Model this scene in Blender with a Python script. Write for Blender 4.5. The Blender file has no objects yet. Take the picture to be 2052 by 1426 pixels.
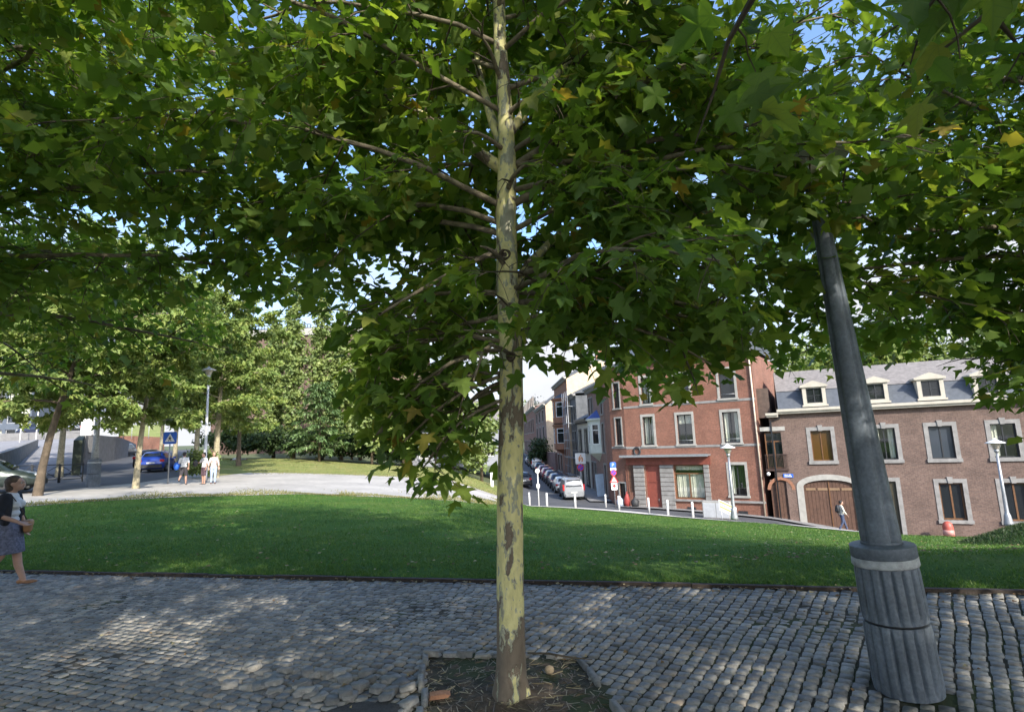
import bpy, bmesh, math, random
import numpy as np
from mathutils import Vector, Matrix, Euler
from math import sin, cos, pi, radians, tan, atan2, sqrt, hypot

random.seed(11)
RNG = np.random.default_rng(7)
SC = bpy.context.scene
COL = SC.collection

# ------------------------------------------------------------------ camera
CAM_H = 1.95
FPX, CX, CY = 1100.0, 1026.0, 713.0          # focal length and centre in photograph pixels
RHO, PITCH = math.atan(.04), math.atan(167 / 1100)
_r0, _u0 = np.array([1., 0, 0]), np.array([0, -sin(PITCH), cos(PITCH)])
CFW = np.array([0, cos(PITCH), sin(PITCH)])
CR = cos(RHO) * _r0 - sin(RHO) * _u0
CU = sin(RHO) * _r0 + cos(RHO) * _u0
CPOS = np.array([0, 0, CAM_H])
cam_d = bpy.data.cameras.new('camera')
cam = bpy.data.objects.new('camera', cam_d)
COL.objects.link(cam)
cam_d.sensor_width = 36.0
cam_d.lens = FPX / 2052 * 36
cam_d.clip_start = .05
cam_d.clip_end = 6000
_m = Matrix((( CR[0], CU[0], -CFW[0], 0), (CR[1], CU[1], -CFW[1], 0), (CR[2], CU[2], -CFW[2], CAM_H), (0, 0, 0, 1)))
cam.matrix_world = _m
SC.camera = cam

# ------------------------------------------------------------------ sky and sun
SUN_AZ, SUN_EL = radians(153), radians(32)
world = bpy.data.worlds.new('World')
SC.world = world
world.use_nodes = True
wn = world.node_tree
bg = wn.nodes['Background']
sky = wn.nodes.new('ShaderNodeTexSky')
sky.sky_type = 'NISHITA'
sky.sun_disc = False
sky.sun_elevation = SUN_EL
sky.sun_rotation = SUN_AZ
sky.air_density = 1.0
sky.dust_density = 2.0
sky.ozone_density = 4.0
# thin white cloud, thickest towards the horizon
_tc = wn.nodes.new('ShaderNodeTexCoord')
_sep = wn.nodes.new('ShaderNodeSeparateXYZ'); wn.links.new(_tc.outputs['Generated'], _sep.inputs[0])
_nz = wn.nodes.new('ShaderNodeTexNoise'); _nz.inputs['Scale'].default_value = 3.2; _nz.inputs['Detail'].default_value = 6
_mp = wn.nodes.new('ShaderNodeMapping'); _mp.inputs['Scale'].default_value = (1, 1, 2.6)
wn.links.new(_tc.outputs['Generated'], _mp.inputs[0]); wn.links.new(_mp.outputs[0], _nz.inputs['Vector'])
_ma = wn.nodes.new('ShaderNodeMath'); _ma.operation = 'MULTIPLY_ADD'
wn.links.new(_sep.outputs[2], _ma.inputs[0]); _ma.inputs[1].default_value = -1.35; wn.links.new(_nz.outputs['Fac'], _ma.inputs[2])
_cr = wn.nodes.new('ShaderNodeValToRGB')
_cr.color_ramp.elements[0].position = .0; _cr.color_ramp.elements[1].position = .36
wn.links.new(_ma.outputs[0], _cr.inputs[0])
_mx = wn.nodes.new('ShaderNodeMix'); _mx.data_type = 'RGBA'
wn.links.new(_cr.outputs[0], _mx.inputs[0]); wn.links.new(sky.outputs[0], _mx.inputs[6]); _mx.inputs[7].default_value = (2.25, 2.3, 2.45, 1)
wn.links.new(_mx.outputs[2], bg.inputs[0])
bg.inputs[1].default_value = .15
sun_d = bpy.data.lights.new('sun', 'SUN')
sun_d.energy = 2.3
sun_d.angle = radians(.55)
sun_d.color = (1, .94, .84)
sun = bpy.data.objects.new('sun', sun_d)
COL.objects.link(sun)
SUN = Vector((sin(SUN_AZ) * cos(SUN_EL), cos(SUN_AZ) * cos(SUN_EL), sin(SUN_EL)))
sun.rotation_euler = SUN.to_track_quat('Z', 'Y').to_euler()
vs = SC.view_settings
vs.view_transform = 'Standard'
vs.look = 'None'
vs.exposure = 1.5
vs.gamma = 1
vs.use_curve_mapping = False
SC.cycles.max_bounces = 8
SC.cycles.diffuse_bounces = 4
SC.cycles.transmission_bounces = 4
SC.cycles.transparent_max_bounces = 6

# ------------------------------------------------------------------ helpers
def ray(px, py):
    return CFW + CR * (px - CX) / FPX + CU * (CY - py) / FPX

def at(px, py, Y):
    """world point seen at that pixel of the photograph, at distance Y along the view axis on the ground"""
    d = ray(px, py)
    return CPOS + d * Y / d[1]

def gnd(px, py, z=0.):
    d = ray(px, py)
    return CPOS + d * (z - CAM_H) / d[2]

def proj(P):
    q = np.asarray(P) - CPOS
    z = q @ CFW
    return CX + FPX * (q @ CR) / z, CY - FPX * (q @ CU) / z, z

def link(o, parent=None):
    COL.objects.link(o)
    if parent is not None:
        o.parent = parent
    return o

def tag(o, label=None, cat=None, group=None, kind=None):
    if label: o['label'] = label
    if cat: o['category'] = cat
    if group: o['group'] = group
    if kind: o['kind'] = kind
    return o

def thing(name, label, cat, loc=(0, 0, 0), rotz=0., group=None):
    o = bpy.data.objects.new(name, None)
    o.empty_display_size = .2
    o.location = tuple(float(a) for a in loc)
    o.rotation_euler = (0, 0, rotz)
    link(o)
    return tag(o, label, cat, group)

def copy_tree(o, parent=None):
    c = o.copy()
    COL.objects.link(c)
    c.parent = parent
    for ch in list(o.children):
        copy_tree(ch, c)
    return c

def mesh_np(name, V, F, mats, smooth=False, mi=None):
    """V (n,3), F (m,k) with k = 3 or 4"""
    me = bpy.data.meshes.new(name)
    V = np.ascontiguousarray(V, dtype=np.float32)
    F = np.ascontiguousarray(F, dtype=np.int32)
    k = F.shape[1]
    me.vertices.add(len(V)); me.vertices.foreach_set('co', V.ravel())
    me.loops.add(F.size); me.loops.foreach_set('vertex_index', F.ravel())
    me.polygons.add(len(F)); me.polygons.foreach_set('loop_start', np.arange(0, F.size, k, dtype=np.int32))
    if mi is not None:
        me.polygons.foreach_set('material_index', np.asarray(mi, dtype=np.int32))
    if smooth:
        me.polygons.foreach_set('use_smooth', np.ones(len(F), dtype=bool))
    for m in (mats if isinstance(mats, (list, tuple)) else [mats]):
        me.materials.append(m)
    me.update(calc_edges=True)
    return me

def obj_np(name, V, F, mats, parent=None, smooth=False, mi=None):
    return link(bpy.data.objects.new(name, mesh_np(name, V, F, mats, smooth, mi)), parent)

def rotz(a):
    return np.array([[cos(a), -sin(a), 0], [sin(a), cos(a), 0], [0, 0, 1]])

class MB:
    """collects faces; build() links them as one mesh object"""
    def __init__(s):
        s.v, s.f, s.m, s.sm = [], [], [], []
    def add(s, V, F, m=0, sm=False):
        b = len(s.v)
        s.v += [tuple(float(c) for c in p) for p in V]
        for f in F:
            s.f.append(tuple(b + i for i in f)); s.m.append(m); s.sm.append(sm)
        return s
    def box(s, x0, x1, y0, y1, z0, z1, m=0, T=None):
        V = np.array([(x, y, z) for z in (z0, z1) for y in (y0, y1) for x in (x0, x1)], float)
        if T is not None:
            V = V @ np.asarray(T[0]).T + np.asarray(T[1])
        return s.add(V, [(0, 2, 3, 1), (4, 5, 7, 6), (0, 1, 5, 4), (2, 6, 7, 3), (0, 4, 6, 2), (1, 3, 7, 5)], m)
    def bevbox(s, x0, x1, y0, y1, z0, z1, b, m=0):
        """box with a chamfered outline on x/z seen from -y"""
        P = [(x0 + b, z0), (x1 - b, z0), (x1, z0 + b), (x1, z1 - b), (x1 - b, z1), (x0 + b, z1), (x0, z1 - b), (x0, z0 + b)]
        return s.prism(P, y0, y1, m)
    def prism(s, P, y0, y1, m=0):
        n = len(P)
        V = [(x, y0, z) for x, z in P] + [(x, y1, z) for x, z in P]
        F = [tuple(range(n)), tuple(range(2 * n - 1, n - 1, -1))]
        F += [(i, n + i, n + (i + 1) % n, (i + 1) % n) for i in range(n)]
        return s.add(V, F, m)
    def slab(s, P, z0, z1, m=0):
        n = len(P)
        V = [(x, y, z0) for x, y in P] + [(x, y, z1) for x, y in P]
        F = [tuple(range(n - 1, -1, -1)), tuple(range(n, 2 * n))]
        F += [(i, (i + 1) % n, n + (i + 1) % n, n + i) for i in range(n)]
        return s.add(V, F, m)
    def quad(s, a, b, c, d, m=0):
        return s.add([a, b, c, d], [(0, 1, 2, 3)], m)
    def lathe(s, prof, n=16, c=(0, 0, 0), m=0, sm=True, sx=1, sy=1):
        V, F = [], []
        for r, z in prof:
            for k in range(n):
                a = 2 * pi * k / n
                V.append((c[0] + sx * r * cos(a), c[1] + sy * r * sin(a), c[2] + z))
        for i in range(len(prof) - 1):
            for k in range(n):
                k2 = (k + 1) % n
                F.append((i * n + k, i * n + k2, (i + 1) * n + k2, (i + 1) * n + k))
        s.add(V, F, m, sm)
        b = len(s.v) - len(V)
        for i, rev in ((0, True), (len(prof) - 1, False)):
            if prof[i][0] > 1e-4:
                f = [b + i * n + k for k in range(n)]
                s.f.append(tuple(f[::-1] if rev else f)); s.m.append(m); s.sm.append(False)
        return s
    def tube(s, pts, rad, n=6, m=0, cap=True, sm=True):
        V, F = tube_vf(pts, rad, n)
        s.add(V, F, m, sm)
        if cap:
            b = len(s.v) - len(V)
            s.f.append(tuple(b + k for k in range(n))[::-1]); s.m.append(m); s.sm.append(False)
            s.f.append(tuple(b + (len(pts) - 1) * n + k for k in range(n))); s.m.append(m); s.sm.append(False)
        return s
    def ball(s, c, r, n=10, k=6, m=0, sc=(1, 1, 1)):
        pr = [(max(1e-5, r * sin(pi * i / k)), -r * cos(pi * i / k)) for i in range(k + 1)]
        V, F = [], []
        for q, z in pr:
            for j in range(n):
                a = 2 * pi * j / n
                V.append((c[0] + sc[0] * q * cos(a), c[1] + sc[1] * q * sin(a), c[2] + sc[2] * z))
        for i in range(k):
            for j in range(n):
                j2 = (j + 1) % n
                F.append((i * n + j, i * n + j2, (i + 1) * n + j2, (i + 1) * n + j))
        return s.add(V, F, m, True)
    def mesh(s, name, mats):
        me = bpy.data.meshes.new(name)
        me.from_pydata(s.v, [], s.f)
        for m in (mats if isinstance(mats, (list, tuple)) else [mats]):
            me.materials.append(m)
        me.polygons.foreach_set('material_index', s.m)
        me.polygons.foreach_set('use_smooth', s.sm)
        me.update()
        return me
    def build(s, name, mats, parent=None, loc=None, rot=None):
        o = link(bpy.data.objects.new(name, s.mesh(name, mats)), parent)
        if loc is not None: o.location = loc
        if rot is not None: o.rotation_euler = rot
        return o

def tube_vf(pts, rad, n):
    P = np.asarray(pts, float)
    if np.isscalar(rad): rad = [rad] * len(P)
    V = []
    T = np.gradient(P, axis=0) if len(P) > 2 else np.repeat((P[1] - P[0])[None], 2, 0)
    T /= np.linalg.norm(T, axis=1)[:, None] + 1e-9
    a = np.array([1., 0, 0]) if abs(T[0][0]) < .8 else np.array([0, 1., 0])
    for i in range(len(P)):
        a = a - T[i] * (a @ T[i]); a /= np.linalg.norm(a) + 1e-9
        b = np.cross(T[i], a)
        for k in range(n):
            t = 2 * pi * k / n
            V.append(P[i] + rad[i] * (cos(t) * a + sin(t) * b))
    F = []
    for i in range(len(P) - 1):
        for k in range(n):
            k2 = (k + 1) % n
            F.append((i * n + k, i * n + k2, (i + 1) * n + k2, (i + 1) * n + k))
    return V, F

# ------------------------------------------------------------------ materials
MATS = {}
def nodes(name):
    m = bpy.data.materials.new(name)
    m.use_nodes = True
    t = m.node_tree
    return m, t, t.nodes['Principled BSDF']

def N(t, kind, **kw):
    n = t.nodes.new('ShaderNode' + kind)
    for k, v in kw.items():
        if k in n.inputs.keys(): n.inputs[k].default_value = v
        else: setattr(n, k, v)
    return n

def ramp(t, fac, stops, interp='LINEAR'):
    r = t.nodes.new('ShaderNodeValToRGB')
    r.color_ramp.interpolation = interp
    e = r.color_ramp.elements
    while len(e) < len(stops): e.new(.5)
    for el, (p, c) in zip(e, stops):
        el.position = p; el.color = (*c, 1)
    t.links.new(fac, r.inputs[0])
    return r.outputs[0]

def mixc(t, fac, a, b, mode='MIX'):
    n = t.nodes.new('ShaderNodeMix'); n.data_type = 'RGBA'; n.blend_type = mode
    for s, v in ((n.inputs[0], fac), (n.inputs[6], a), (n.inputs[7], b)):
        if hasattr(v, 'is_linked') or hasattr(v, 'links'): t.links.new(v, s)
        elif isinstance(v, (int, float)): s.default_value = v
        else: s.default_value = (*v, 1)
    return n.outputs[2]

def mat(name, col, rough=.7, var=.25, scale=6., bump=0., metal=0., spec=.5, world=False, fine=0., coat=0.):
    """plain surface: colour with two scales of noise, optional relief"""
    key = name
    if key in MATS: return MATS[key]
    m, t, b = nodes(name)
    if world: src = N(t, 'NewGeometry').outputs['Position']
    else: src = N(t, 'TexCoord').outputs['Object']
    nz = N(t, 'TexNoise', Scale=scale, Detail=5., Roughness=.6)
    t.links.new(src, nz.inputs['Vector'])
    lo = tuple(c * (1 - var) for c in col); hi = tuple(min(1, c * (1 + var)) for c in col)
    c = ramp(t, nz.outputs['Fac'], [(.3, lo), (.7, hi)])
    if fine:
        n2 = N(t, 'TexNoise', Scale=scale * 11, Detail=3.)
        t.links.new(src, n2.inputs['Vector'])
        c = mixc(t, fine, c, ramp(t, n2.outputs['Fac'], [(.35, (.25,) * 3), (.65, (1.0,) * 3)]), 'MULTIPLY')
    t.links.new(c, b.inputs['Base Color'])
    b.inputs['Roughness'].default_value = rough
    b.inputs['Metallic'].default_value = metal
    b.inputs['Specular IOR Level'].default_value = spec
    b.inputs['Coat Weight'].default_value = coat
    if bump:
        bp = N(t, 'Bump', Strength=bump, Distance=.02)
        n3 = N(t, 'TexNoise', Scale=scale * 5, Detail=6.)
        t.links.new(src, n3.inputs['Vector'])
        t.links.new(n3.outputs['Fac'], bp.inputs['Height'])
        t.links.new(bp.outputs[0], b.inputs['Normal'])
    MATS[key] = m
    return m

def brick_mat(name, c1, c2, mortar, var=.42):
    m, t, b = nodes(name)
    tc = N(t, 'TexCoord').outputs['Object']
    sep = N(t, 'SeparateXYZ'); t.links.new(tc, sep.inputs[0])
    add = N(t, 'Math', operation='ADD'); t.links.new(sep.outputs[0], add.inputs[0]); t.links.new(sep.outputs[1], add.inputs[1])
    cmb = N(t, 'CombineXYZ'); t.links.new(add.outputs[0], cmb.inputs[0]); t.links.new(sep.outputs[2], cmb.inputs[1])
    br = N(t, 'TexBrick', Scale=1.)
    br.inputs['Color1'].default_value = (*c1, 1); br.inputs['Color2'].default_value = (*c2, 1); br.inputs['Mortar'].default_value = (*mortar, 1)
    br.inputs['Mortar Size'].default_value = .006
    br.inputs['Brick Width'].default_value = .225; br.inputs['Row Height'].default_value = .075
    br.inputs['Bias'].default_value = -.1
    t.links.new(cmb.outputs[0], br.inputs['Vector'])
    n1 = N(t, 'TexNoise', Scale=.8, Detail=6., Roughness=.65); t.links.new(tc, n1.inputs['Vector'])
    n2 = N(t, 'TexNoise', Scale=9., Detail=3.); t.links.new(tc, n2.inputs['Vector'])
    c = mixc(t, .8, br.outputs['Color'], ramp(t, n1.outputs['Fac'], [(.3, (1 - var,) * 3), (.7, (1.15,) * 3)]), 'MULTIPLY')
    c = mixc(t, .8, c, ramp(t, n2.outputs['Fac'], [(.3, (.7,) * 3), (.7, (1.2,) * 3)]), 'MULTIPLY')
    t.links.new(c, b.inputs['Base Color'])
    b.inputs['Roughness'].default_value = .9
    bp = N(t, 'Bump', Strength=.5, Distance=.008)
    t.links.new(br.outputs['Fac'], bp.inputs['Height']); bp.invert = True
    t.links.new(bp.outputs[0], b.inputs['Normal'])
    return m

def glass_dark(name='window_glass', col=(.015, .018, .02), rough=.04):
    if name in MATS: return MATS[name]
    m, t, b = nodes(name)
    b.inputs['Base Color'].default_value = (*col, 1)
    b.inputs['Roughness'].default_value = rough
    b.inputs['Specular IOR Level'].default_value = .8
    nz = N(t, 'TexNoise', Scale=1.2, Detail=1.)
    t.links.new(N(t, 'TexCoord').outputs['Object'], nz.inputs['Vector'])
    bp = N(t, 'Bump', Strength=.06, Distance=.05); t.links.new(nz.outputs['Fac'], bp.inputs['Height'])
    t.links.new(bp.outputs[0], b.inputs['Normal'])
    MATS[name] = m
    return m

def glass_clear(name='clear_glass', refl=.16):
    if name in MATS: return MATS[name]
    m, t, b = nodes(name)
    out = t.nodes['Material Output']
    tr = N(t, 'BsdfTransparent'); tr.inputs[0].default_value = (.92, .95, .94, 1)
    gl = N(t, 'BsdfGlossy', Roughness=.03)
    mx = N(t, 'MixShader'); mx.inputs[0].default_value = refl
    t.links.new(tr.outputs[0], mx.inputs[1]); t.links.new(gl.outputs[0], mx.inputs[2])
    t.links.new(mx.outputs[0], out.inputs[0])
    MATS[name] = m
    return m

def leaf_mat(name, stops, trans, tw=.42, rough=.5):
    """leaf blade: diffuse front, sunlight shining through, colour differing from leaf to leaf"""
    m, t, b = nodes(name)
    out = t.nodes['Material Output']
    g = N(t, 'NewGeometry'); oi = N(t, 'ObjectInfo')
    ad = N(t, 'Math', operation='ADD'); t.links.new(g.outputs['Random Per Island'], ad.inputs[0]); t.links.new(oi.outputs['Random'], ad.inputs[1])
    fr = N(t, 'Math', operation='FRACT'); t.links.new(ad.outputs[0], fr.inputs[0])
    c = ramp(t, fr.outputs[0], stops)
    nz = N(t, 'TexNoise', Scale=.9, Detail=2.); t.links.new(g.outputs['Position'], nz.inputs['Vector'])
    c = mixc(t, .7, c, ramp(t, nz.outputs['Fac'], [(.35, (.75, .8, .8)), (.65, (1.25, 1.15, .95))]), 'MULTIPLY')
    t.links.new(c, b.inputs['Base Color'])
    b.inputs['Roughness'].default_value = rough
    b.inputs['Specular IOR Level'].default_value = .35
    tl = N(t, 'BsdfTranslucent')
    ct = mixc(t, 1., c, trans, 'MULTIPLY')
    t.links.new(ct, tl.inputs[0])
    mx = N(t, 'MixShader'); mx.inputs[0].default_value = tw
    t.links.new(b.outputs[0], mx.inputs[1]); t.links.new(tl.outputs[0], mx.inputs[2])
    t.links.new(mx.outputs[0], out.inputs[0])
    MATS[name] = m
    return m

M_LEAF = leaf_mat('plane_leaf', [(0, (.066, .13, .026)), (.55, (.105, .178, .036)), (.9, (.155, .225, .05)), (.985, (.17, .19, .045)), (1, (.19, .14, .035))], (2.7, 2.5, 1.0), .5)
def near_leaf_mat():
    """the same blade with its veins, drawn in the leaf's own coordinates"""
    m = M_LEAF.copy(); m.name = 'plane_leaf_veined'; t = m.node_tree
    b = t.nodes['Principled BSDF']; tl = [n for n in t.nodes if n.type == 'BSDF_TRANSLUCENT'][0]
    sep = N(t, 'SeparateXYZ'); t.links.new(N(t, 'TexCoord').outputs['Object'], sep.inputs[0])
    def mth(op, a, c, d=None):
        n = N(t, 'Math', operation=op)
        for s_, v in zip(n.inputs, (a, c, d)):
            if v is None: continue
            if isinstance(v, (int, float)): s_.default_value = v
            else: t.links.new(v, s_)
        return n.outputs[0]
    ax = mth('ABSOLUTE', sep.outputs[0], 0.)
    y = sep.outputs[1]
    d = ax
    for a in (35, 80):
        d = mth('MINIMUM', d, mth('ABSOLUTE', mth('SUBTRACT', mth('MULTIPLY', ax, cos(radians(a))), mth('MULTIPLY', mth('SUBTRACT', y, .02), sin(radians(a)))), 0.))
    for y0 in (.3, .48, .64):
        d = mth('MINIMUM', d, mth('MULTIPLY', mth('ABSOLUTE', mth('SUBTRACT', mth('MULTIPLY', ax, .64), mth('MULTIPLY', mth('SUBTRACT', y, y0), .77)), 0.), 2.2))
    f = ramp(t, d, [(.006, (1, 1, 1)), (.022, (0, 0, 0))])
    for sh, key, k in ((b, 'Base Color', (1.7, 1.65, 1.6)), (tl, 'Color', (.55, .6, .6))):
        src = sh.inputs[key].links[0].from_socket
        t.links.new(mixc(t, f, src, mixc(t, 1., src, k, 'MULTIPLY')), sh.inputs[key])
    return m
M_LEAF_NEAR = near_leaf_mat()
M_LEAF_FAR = leaf_mat('plane_leaf_sunny', [(0, (.15, .23, .055)), (.6, (.23, .31, .085)), (1, (.32, .37, .12))], (1.2, 1.15, .7), .3, .6)  # plane leaf again, with sunlit brightness put into its colour
M_CONIFER = leaf_mat('conifer_needles', [(0, (.09, .16, .06)), (1, (.17, .25, .10))], (1.2, 1.3, .8), .2)
M_POPLAR = leaf_mat('poplar_leaf', [(0, (.14, .20, .06)), (1, (.25, .31, .11))], (1.3, 1.3, .8), .25)
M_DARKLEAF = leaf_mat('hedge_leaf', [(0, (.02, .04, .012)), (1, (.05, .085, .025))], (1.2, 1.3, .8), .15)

def bark_mat():
    m, t, b = nodes('plane_bark')
    tc = N(t, 'TexCoord').outputs['Object']
    mp = N(t, 'Mapping'); mp.inputs['Scale'].default_value = (1, 1, .42)
    t.links.new(tc, mp.inputs[0])
    w = N(t, 'TexNoise', Scale=9., Detail=4.); t.links.new(mp.outputs[0], w.inputs['Vector'])
    mv = mixc(t, .12, mp.outputs[0], w.outputs['Color'])
    n1 = N(t, 'TexNoise', Scale=8.5, Detail=4.5, Roughness=.6); t.links.new(mv, n1.inputs['Vector'])
    n2 = N(t, 'TexNoise', Scale=24., Detail=4., Roughness=.6); t.links.new(mv, n2.inputs['Vector'])
    sep = N(t, 'SeparateXYZ'); t.links.new(tc, sep.inputs[0])
    # old bark stays on near the foot, so the flaking threshold rises towards the ground
    mr = N(t, 'MapRange'); t.links.new(sep.outputs[2], mr.inputs[0])
    mr.inputs[1].default_value = .25; mr.inputs[2].default_value = 1.2; mr.inputs[3].default_value = -.085; mr.inputs[4].default_value = 0.03
    ad = N(t, 'Math', operation='ADD'); t.links.new(n1.outputs['Fac'], ad.inputs[0]); t.links.new(mr.outputs[0], ad.inputs[1])
    c = ramp(t, ad.outputs[0], [(0, (.16, .13, .095)), (.43, (.20, .155, .11)), (.442, (.12, .09, .06)), (.452, (.33, .32, .23)), (.48, (.40, .39, .28)), (.488, (.66, .60, .27)), (.60, (.70, .63, .31)), (.608, (.42, .42, .31)), (.67, (.34, .33, .24)), (1, (.16, .13, .09))])
    c = mixc(t, .55, c, ramp(t, n2.outputs['Fac'], [(.3, (.62, .6, .55)), (.55, (1.05, 1.05, 1.0)), (.75, (1.1, 1.1, 1.05))]), 'MULTIPLY')
    t.links.new(c, b.inputs['Base Color'])
    b.inputs['Roughness'].default_value = .85
    bp = N(t, 'Bump', Strength=.9, Distance=.014)
    mxh = N(t, 'Math', operation='MULTIPLY_ADD'); t.links.new(n2.outputs['Fac'], mxh.inputs[0]); mxh.inputs[1].default_value = .35
    rh = ramp(t, ad.outputs[0], [(.40, (1, 1, 1)), (.44, (.55,) * 3), (.49, (.2,) * 3), (.6, (.2,) * 3), (.62, (.5,) * 3)])
    t.links.new(rh, mxh.inputs[2]); t.links.new(mxh.outputs[0], bp.inputs['Height'])
    t.links.new(bp.outputs[0], b.inputs['Normal'])
    return m
M_BARK = bark_mat()
M_TWIG = mat('twig_bark', (.09, .07, .045), .9, .35, 9)
M_BRANCH = mat('branch_bark', (.20, .165, .11), .9, .5, 14, .4)
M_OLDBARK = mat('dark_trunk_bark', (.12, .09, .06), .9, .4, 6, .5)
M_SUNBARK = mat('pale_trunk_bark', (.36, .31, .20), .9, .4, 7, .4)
M_STONE = mat('pale_dressed_stone', (.36, .345, .31), .85, .18, 3, .2)
M_GREYSTONE = mat('grey_dressed_stone', (.26, .25, .235), .85, .22, 3, .2)
M_RED = brick_mat('red_brick', (.29, .122, .078), (.235, .098, .062), (.27, .21, .17))
M_BROWN = brick_mat('brown_brick', (.19, .122, .095), (.148, .096, .076), (.215, .185, .16))
M_PURPLE = brick_mat('purple_brick', (.27, .15, .12), (.22, .125, .10), (.30, .26, .23))
M_ORANGE = brick_mat('orange_brick', (.36, .155, .085), (.31, .13, .07), (.38, .28, .2))
M_SLATE = mat('slate_roof', (.08, .09, .105), .7, .2, 5, .3)
M_TILEROOF = mat('grey_tile_roof', (.21, .19, .175), .8, .25, 4, .3)
M_CREAM = mat('cream_render', (.48, .44, .36), .9, .12, 2)
M_BEIGE = mat('beige_gable_render', (.60, .46, .32), .9, .15, 2)
M_WHITE = mat('white_paint', (.76, .75, .72), .5, .08, 4)
M_DARKFRAME = mat('dark_window_frame', (.03, .032, .035), .5, .2, 5)
M_BROWNFRAME = mat('brown_wood_frame', (.16, .075, .03), .55, .3, 6)
M_DOORWOOD = mat('brown_door_wood', (.105, .055, .035), .6, .25, 5)
M_REDPAINT = mat('red_door_paint', (.23, .06, .04), .55, .15, 5)
M_GLASS = glass_dark()
M_CLEAR = glass_clear()
M_CURTAIN = mat('cream_curtain', (.62, .60, .48), .95, .12, 5)
M_GALV = mat('galvanised_steel', (.38, .39, .40), .45, .15, 12, 0, .6)
M_BLACK = mat('black_rubber', (.02, .02, .02), .8, .2, 8)
M_CHROME = mat('pale_alloy', (.55, .55, .56), .35, .1, 10, 0, .8)
M_POST = mat('blue_grey_post_paint', (.14, .165, .19), .5, .35, 4, .25, 0., .5, False, .35)
M_POSTWORN = mat('worn_pale_post_paint', (.38, .39, .38), .7, .35, 14, .3)
M_CONCRETE = mat('grey_concrete', (.22, .215, .21), .9, .2, 2, .3)
M_BLUE = mat('traffic_blue', (.03, .13, .55), .4, .06, 5)
M_TRED = mat('traffic_red', (.55, .04, .04), .4, .06, 5)
M_GREY = mat('light_grey_metal', (.50, .51, .52), .45, .1, 6)
# ------------------------------------------------------------------ terrain
_TU = np.array([-1.3, -.93, -.6, -.4, -.12, .02, .2, .45, .61, .78, 1.3])
_TY = np.array([8.5, 15, 22, 30, 36, 45, 60, 100, 300])
_TZ = np.array([
    [0, .25, .5, .6, .7, .9, 1.3, 2.6, 6],
    [0, .2, .5, .6, .7, .9, 1.3, 2.6, 6],
    [0, .02, .12, .25, .4, .62, 1.0, 2.4, 6],
    [0, -.1, -.15, -.08, 0, .1, .95, 1.7, 4],
    [0, -.3, -.6, -.85, -.95, -.9, -.5, 0, 1],
    [0, -.6, -1.2, -1.9, -2.4, -3.3, -3.35, -2.9, -1.5],
    [0, -.75, -1.5, -2.35, -3.0, -3.75, -3.5, -2.9, -1.5],
    [0, -1.0, -1.9, -3.0, -4.0, -4.4, -4.4, -4, -3],
    [0, -1.15, -2.2, -3.6, -5.0, -5.2, -5.2, -5, -4],
    [0, -1.3, -2.45, -4.2, -5.3, -5.4, -5.4, -5, -4],
    [0, -1.5, -2.8, -4.8, -5.6, -5.6, -5.6, -5, -4]])

def kerb_y(x):
    return 7.97 - .235 * np.asarray(x, float)

def H(x, y):
    x = np.asarray(x, float); y = np.asarray(y, float)
    yy = np.clip(y, 8.5, 300)
    u = np.clip(x / np.maximum(y, 3.), -1.3, 1.3)
    i = np.clip(np.searchsorted(_TU, u, 'right') - 1, 0, len(_TU) - 2)
    j = np.clip(np.searchsorted(_TY, yy, 'right') - 1, 0, len(_TY) - 2)
    a = (u - _TU[i]) / (_TU[i + 1] - _TU[i]); b = (yy - _TY[j]) / (_TY[j + 1] - _TY[j])
    z = (_TZ[i, j] * (1 - a) + _TZ[i + 1, j] * a) * (1 - b) + (_TZ[i, j + 1] * (1 - a) + _TZ[i + 1, j + 1] * a) * b
    k = np.clip((y - kerb_y(x)) / 2.5, 0, 1)
    return z * k * k * (3 - 2 * k)

def Hf(x, y):
    return float(H(x, y))

def xy(px, py, Y):
    p = at(px, py, Y)
    return (p[0], p[1])

def on_ground(px, py, y0=10.):
    """the point of the terrain seen at that pixel"""
    d = ray(px, py); d = d / d[1]
    Y = np.linspace(y0, 140, 2600)
    k = CAM_H + d[2] * Y - H(d[0] * Y, Y)
    i = np.argmax(k < 0) if (k < 0).any() else np.argmin(k)
    return (d[0] * Y[i], Y[i])

def resample(P, n):
    P = np.asarray(P, float)
    # smooth through the points (Catmull-Rom by chord parameter, then even steps)
    s = np.concatenate([[0], np.cumsum(np.linalg.norm(np.diff(P, axis=0), axis=1))])
    t = np.linspace(0, s[-1], n)
    return np.stack([np.interp(t, s, P[:, k]) for k in range(P.shape[1])], 1)

def loft(name, A, B, n, m, off, material, jitter=0.):
    """ground sheet between two border lines, draped on the terrain"""
    A = resample(A, n); B = resample(B, n)
    T = np.linspace(0, 1, m)[:, None, None]
    P = A[None] * (1 - T) + B[None] * T
    X, Y = P[..., 0].ravel(), P[..., 1].ravel()
    Z = H(X, Y) + off
    V = np.stack([X, Y, Z], 1)
    idx = np.arange(n * m).reshape(m, n)
    F = np.stack([idx[:-1, :-1], idx[:-1, 1:], idx[1:, 1:], idx[1:, :-1]], -1).reshape(-1, 4)
    o = obj_np(name, V, F, material, None, True)
    return tag(o, kind='structure')

def axis_steps(lim, start=.6, g=1.12):
    v = [0.]; d = start
    while v[-1] < lim:
        v.append(v[-1] + d); d *= g if v[-1] > 12 else 1.
    return np.array(v)

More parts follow.
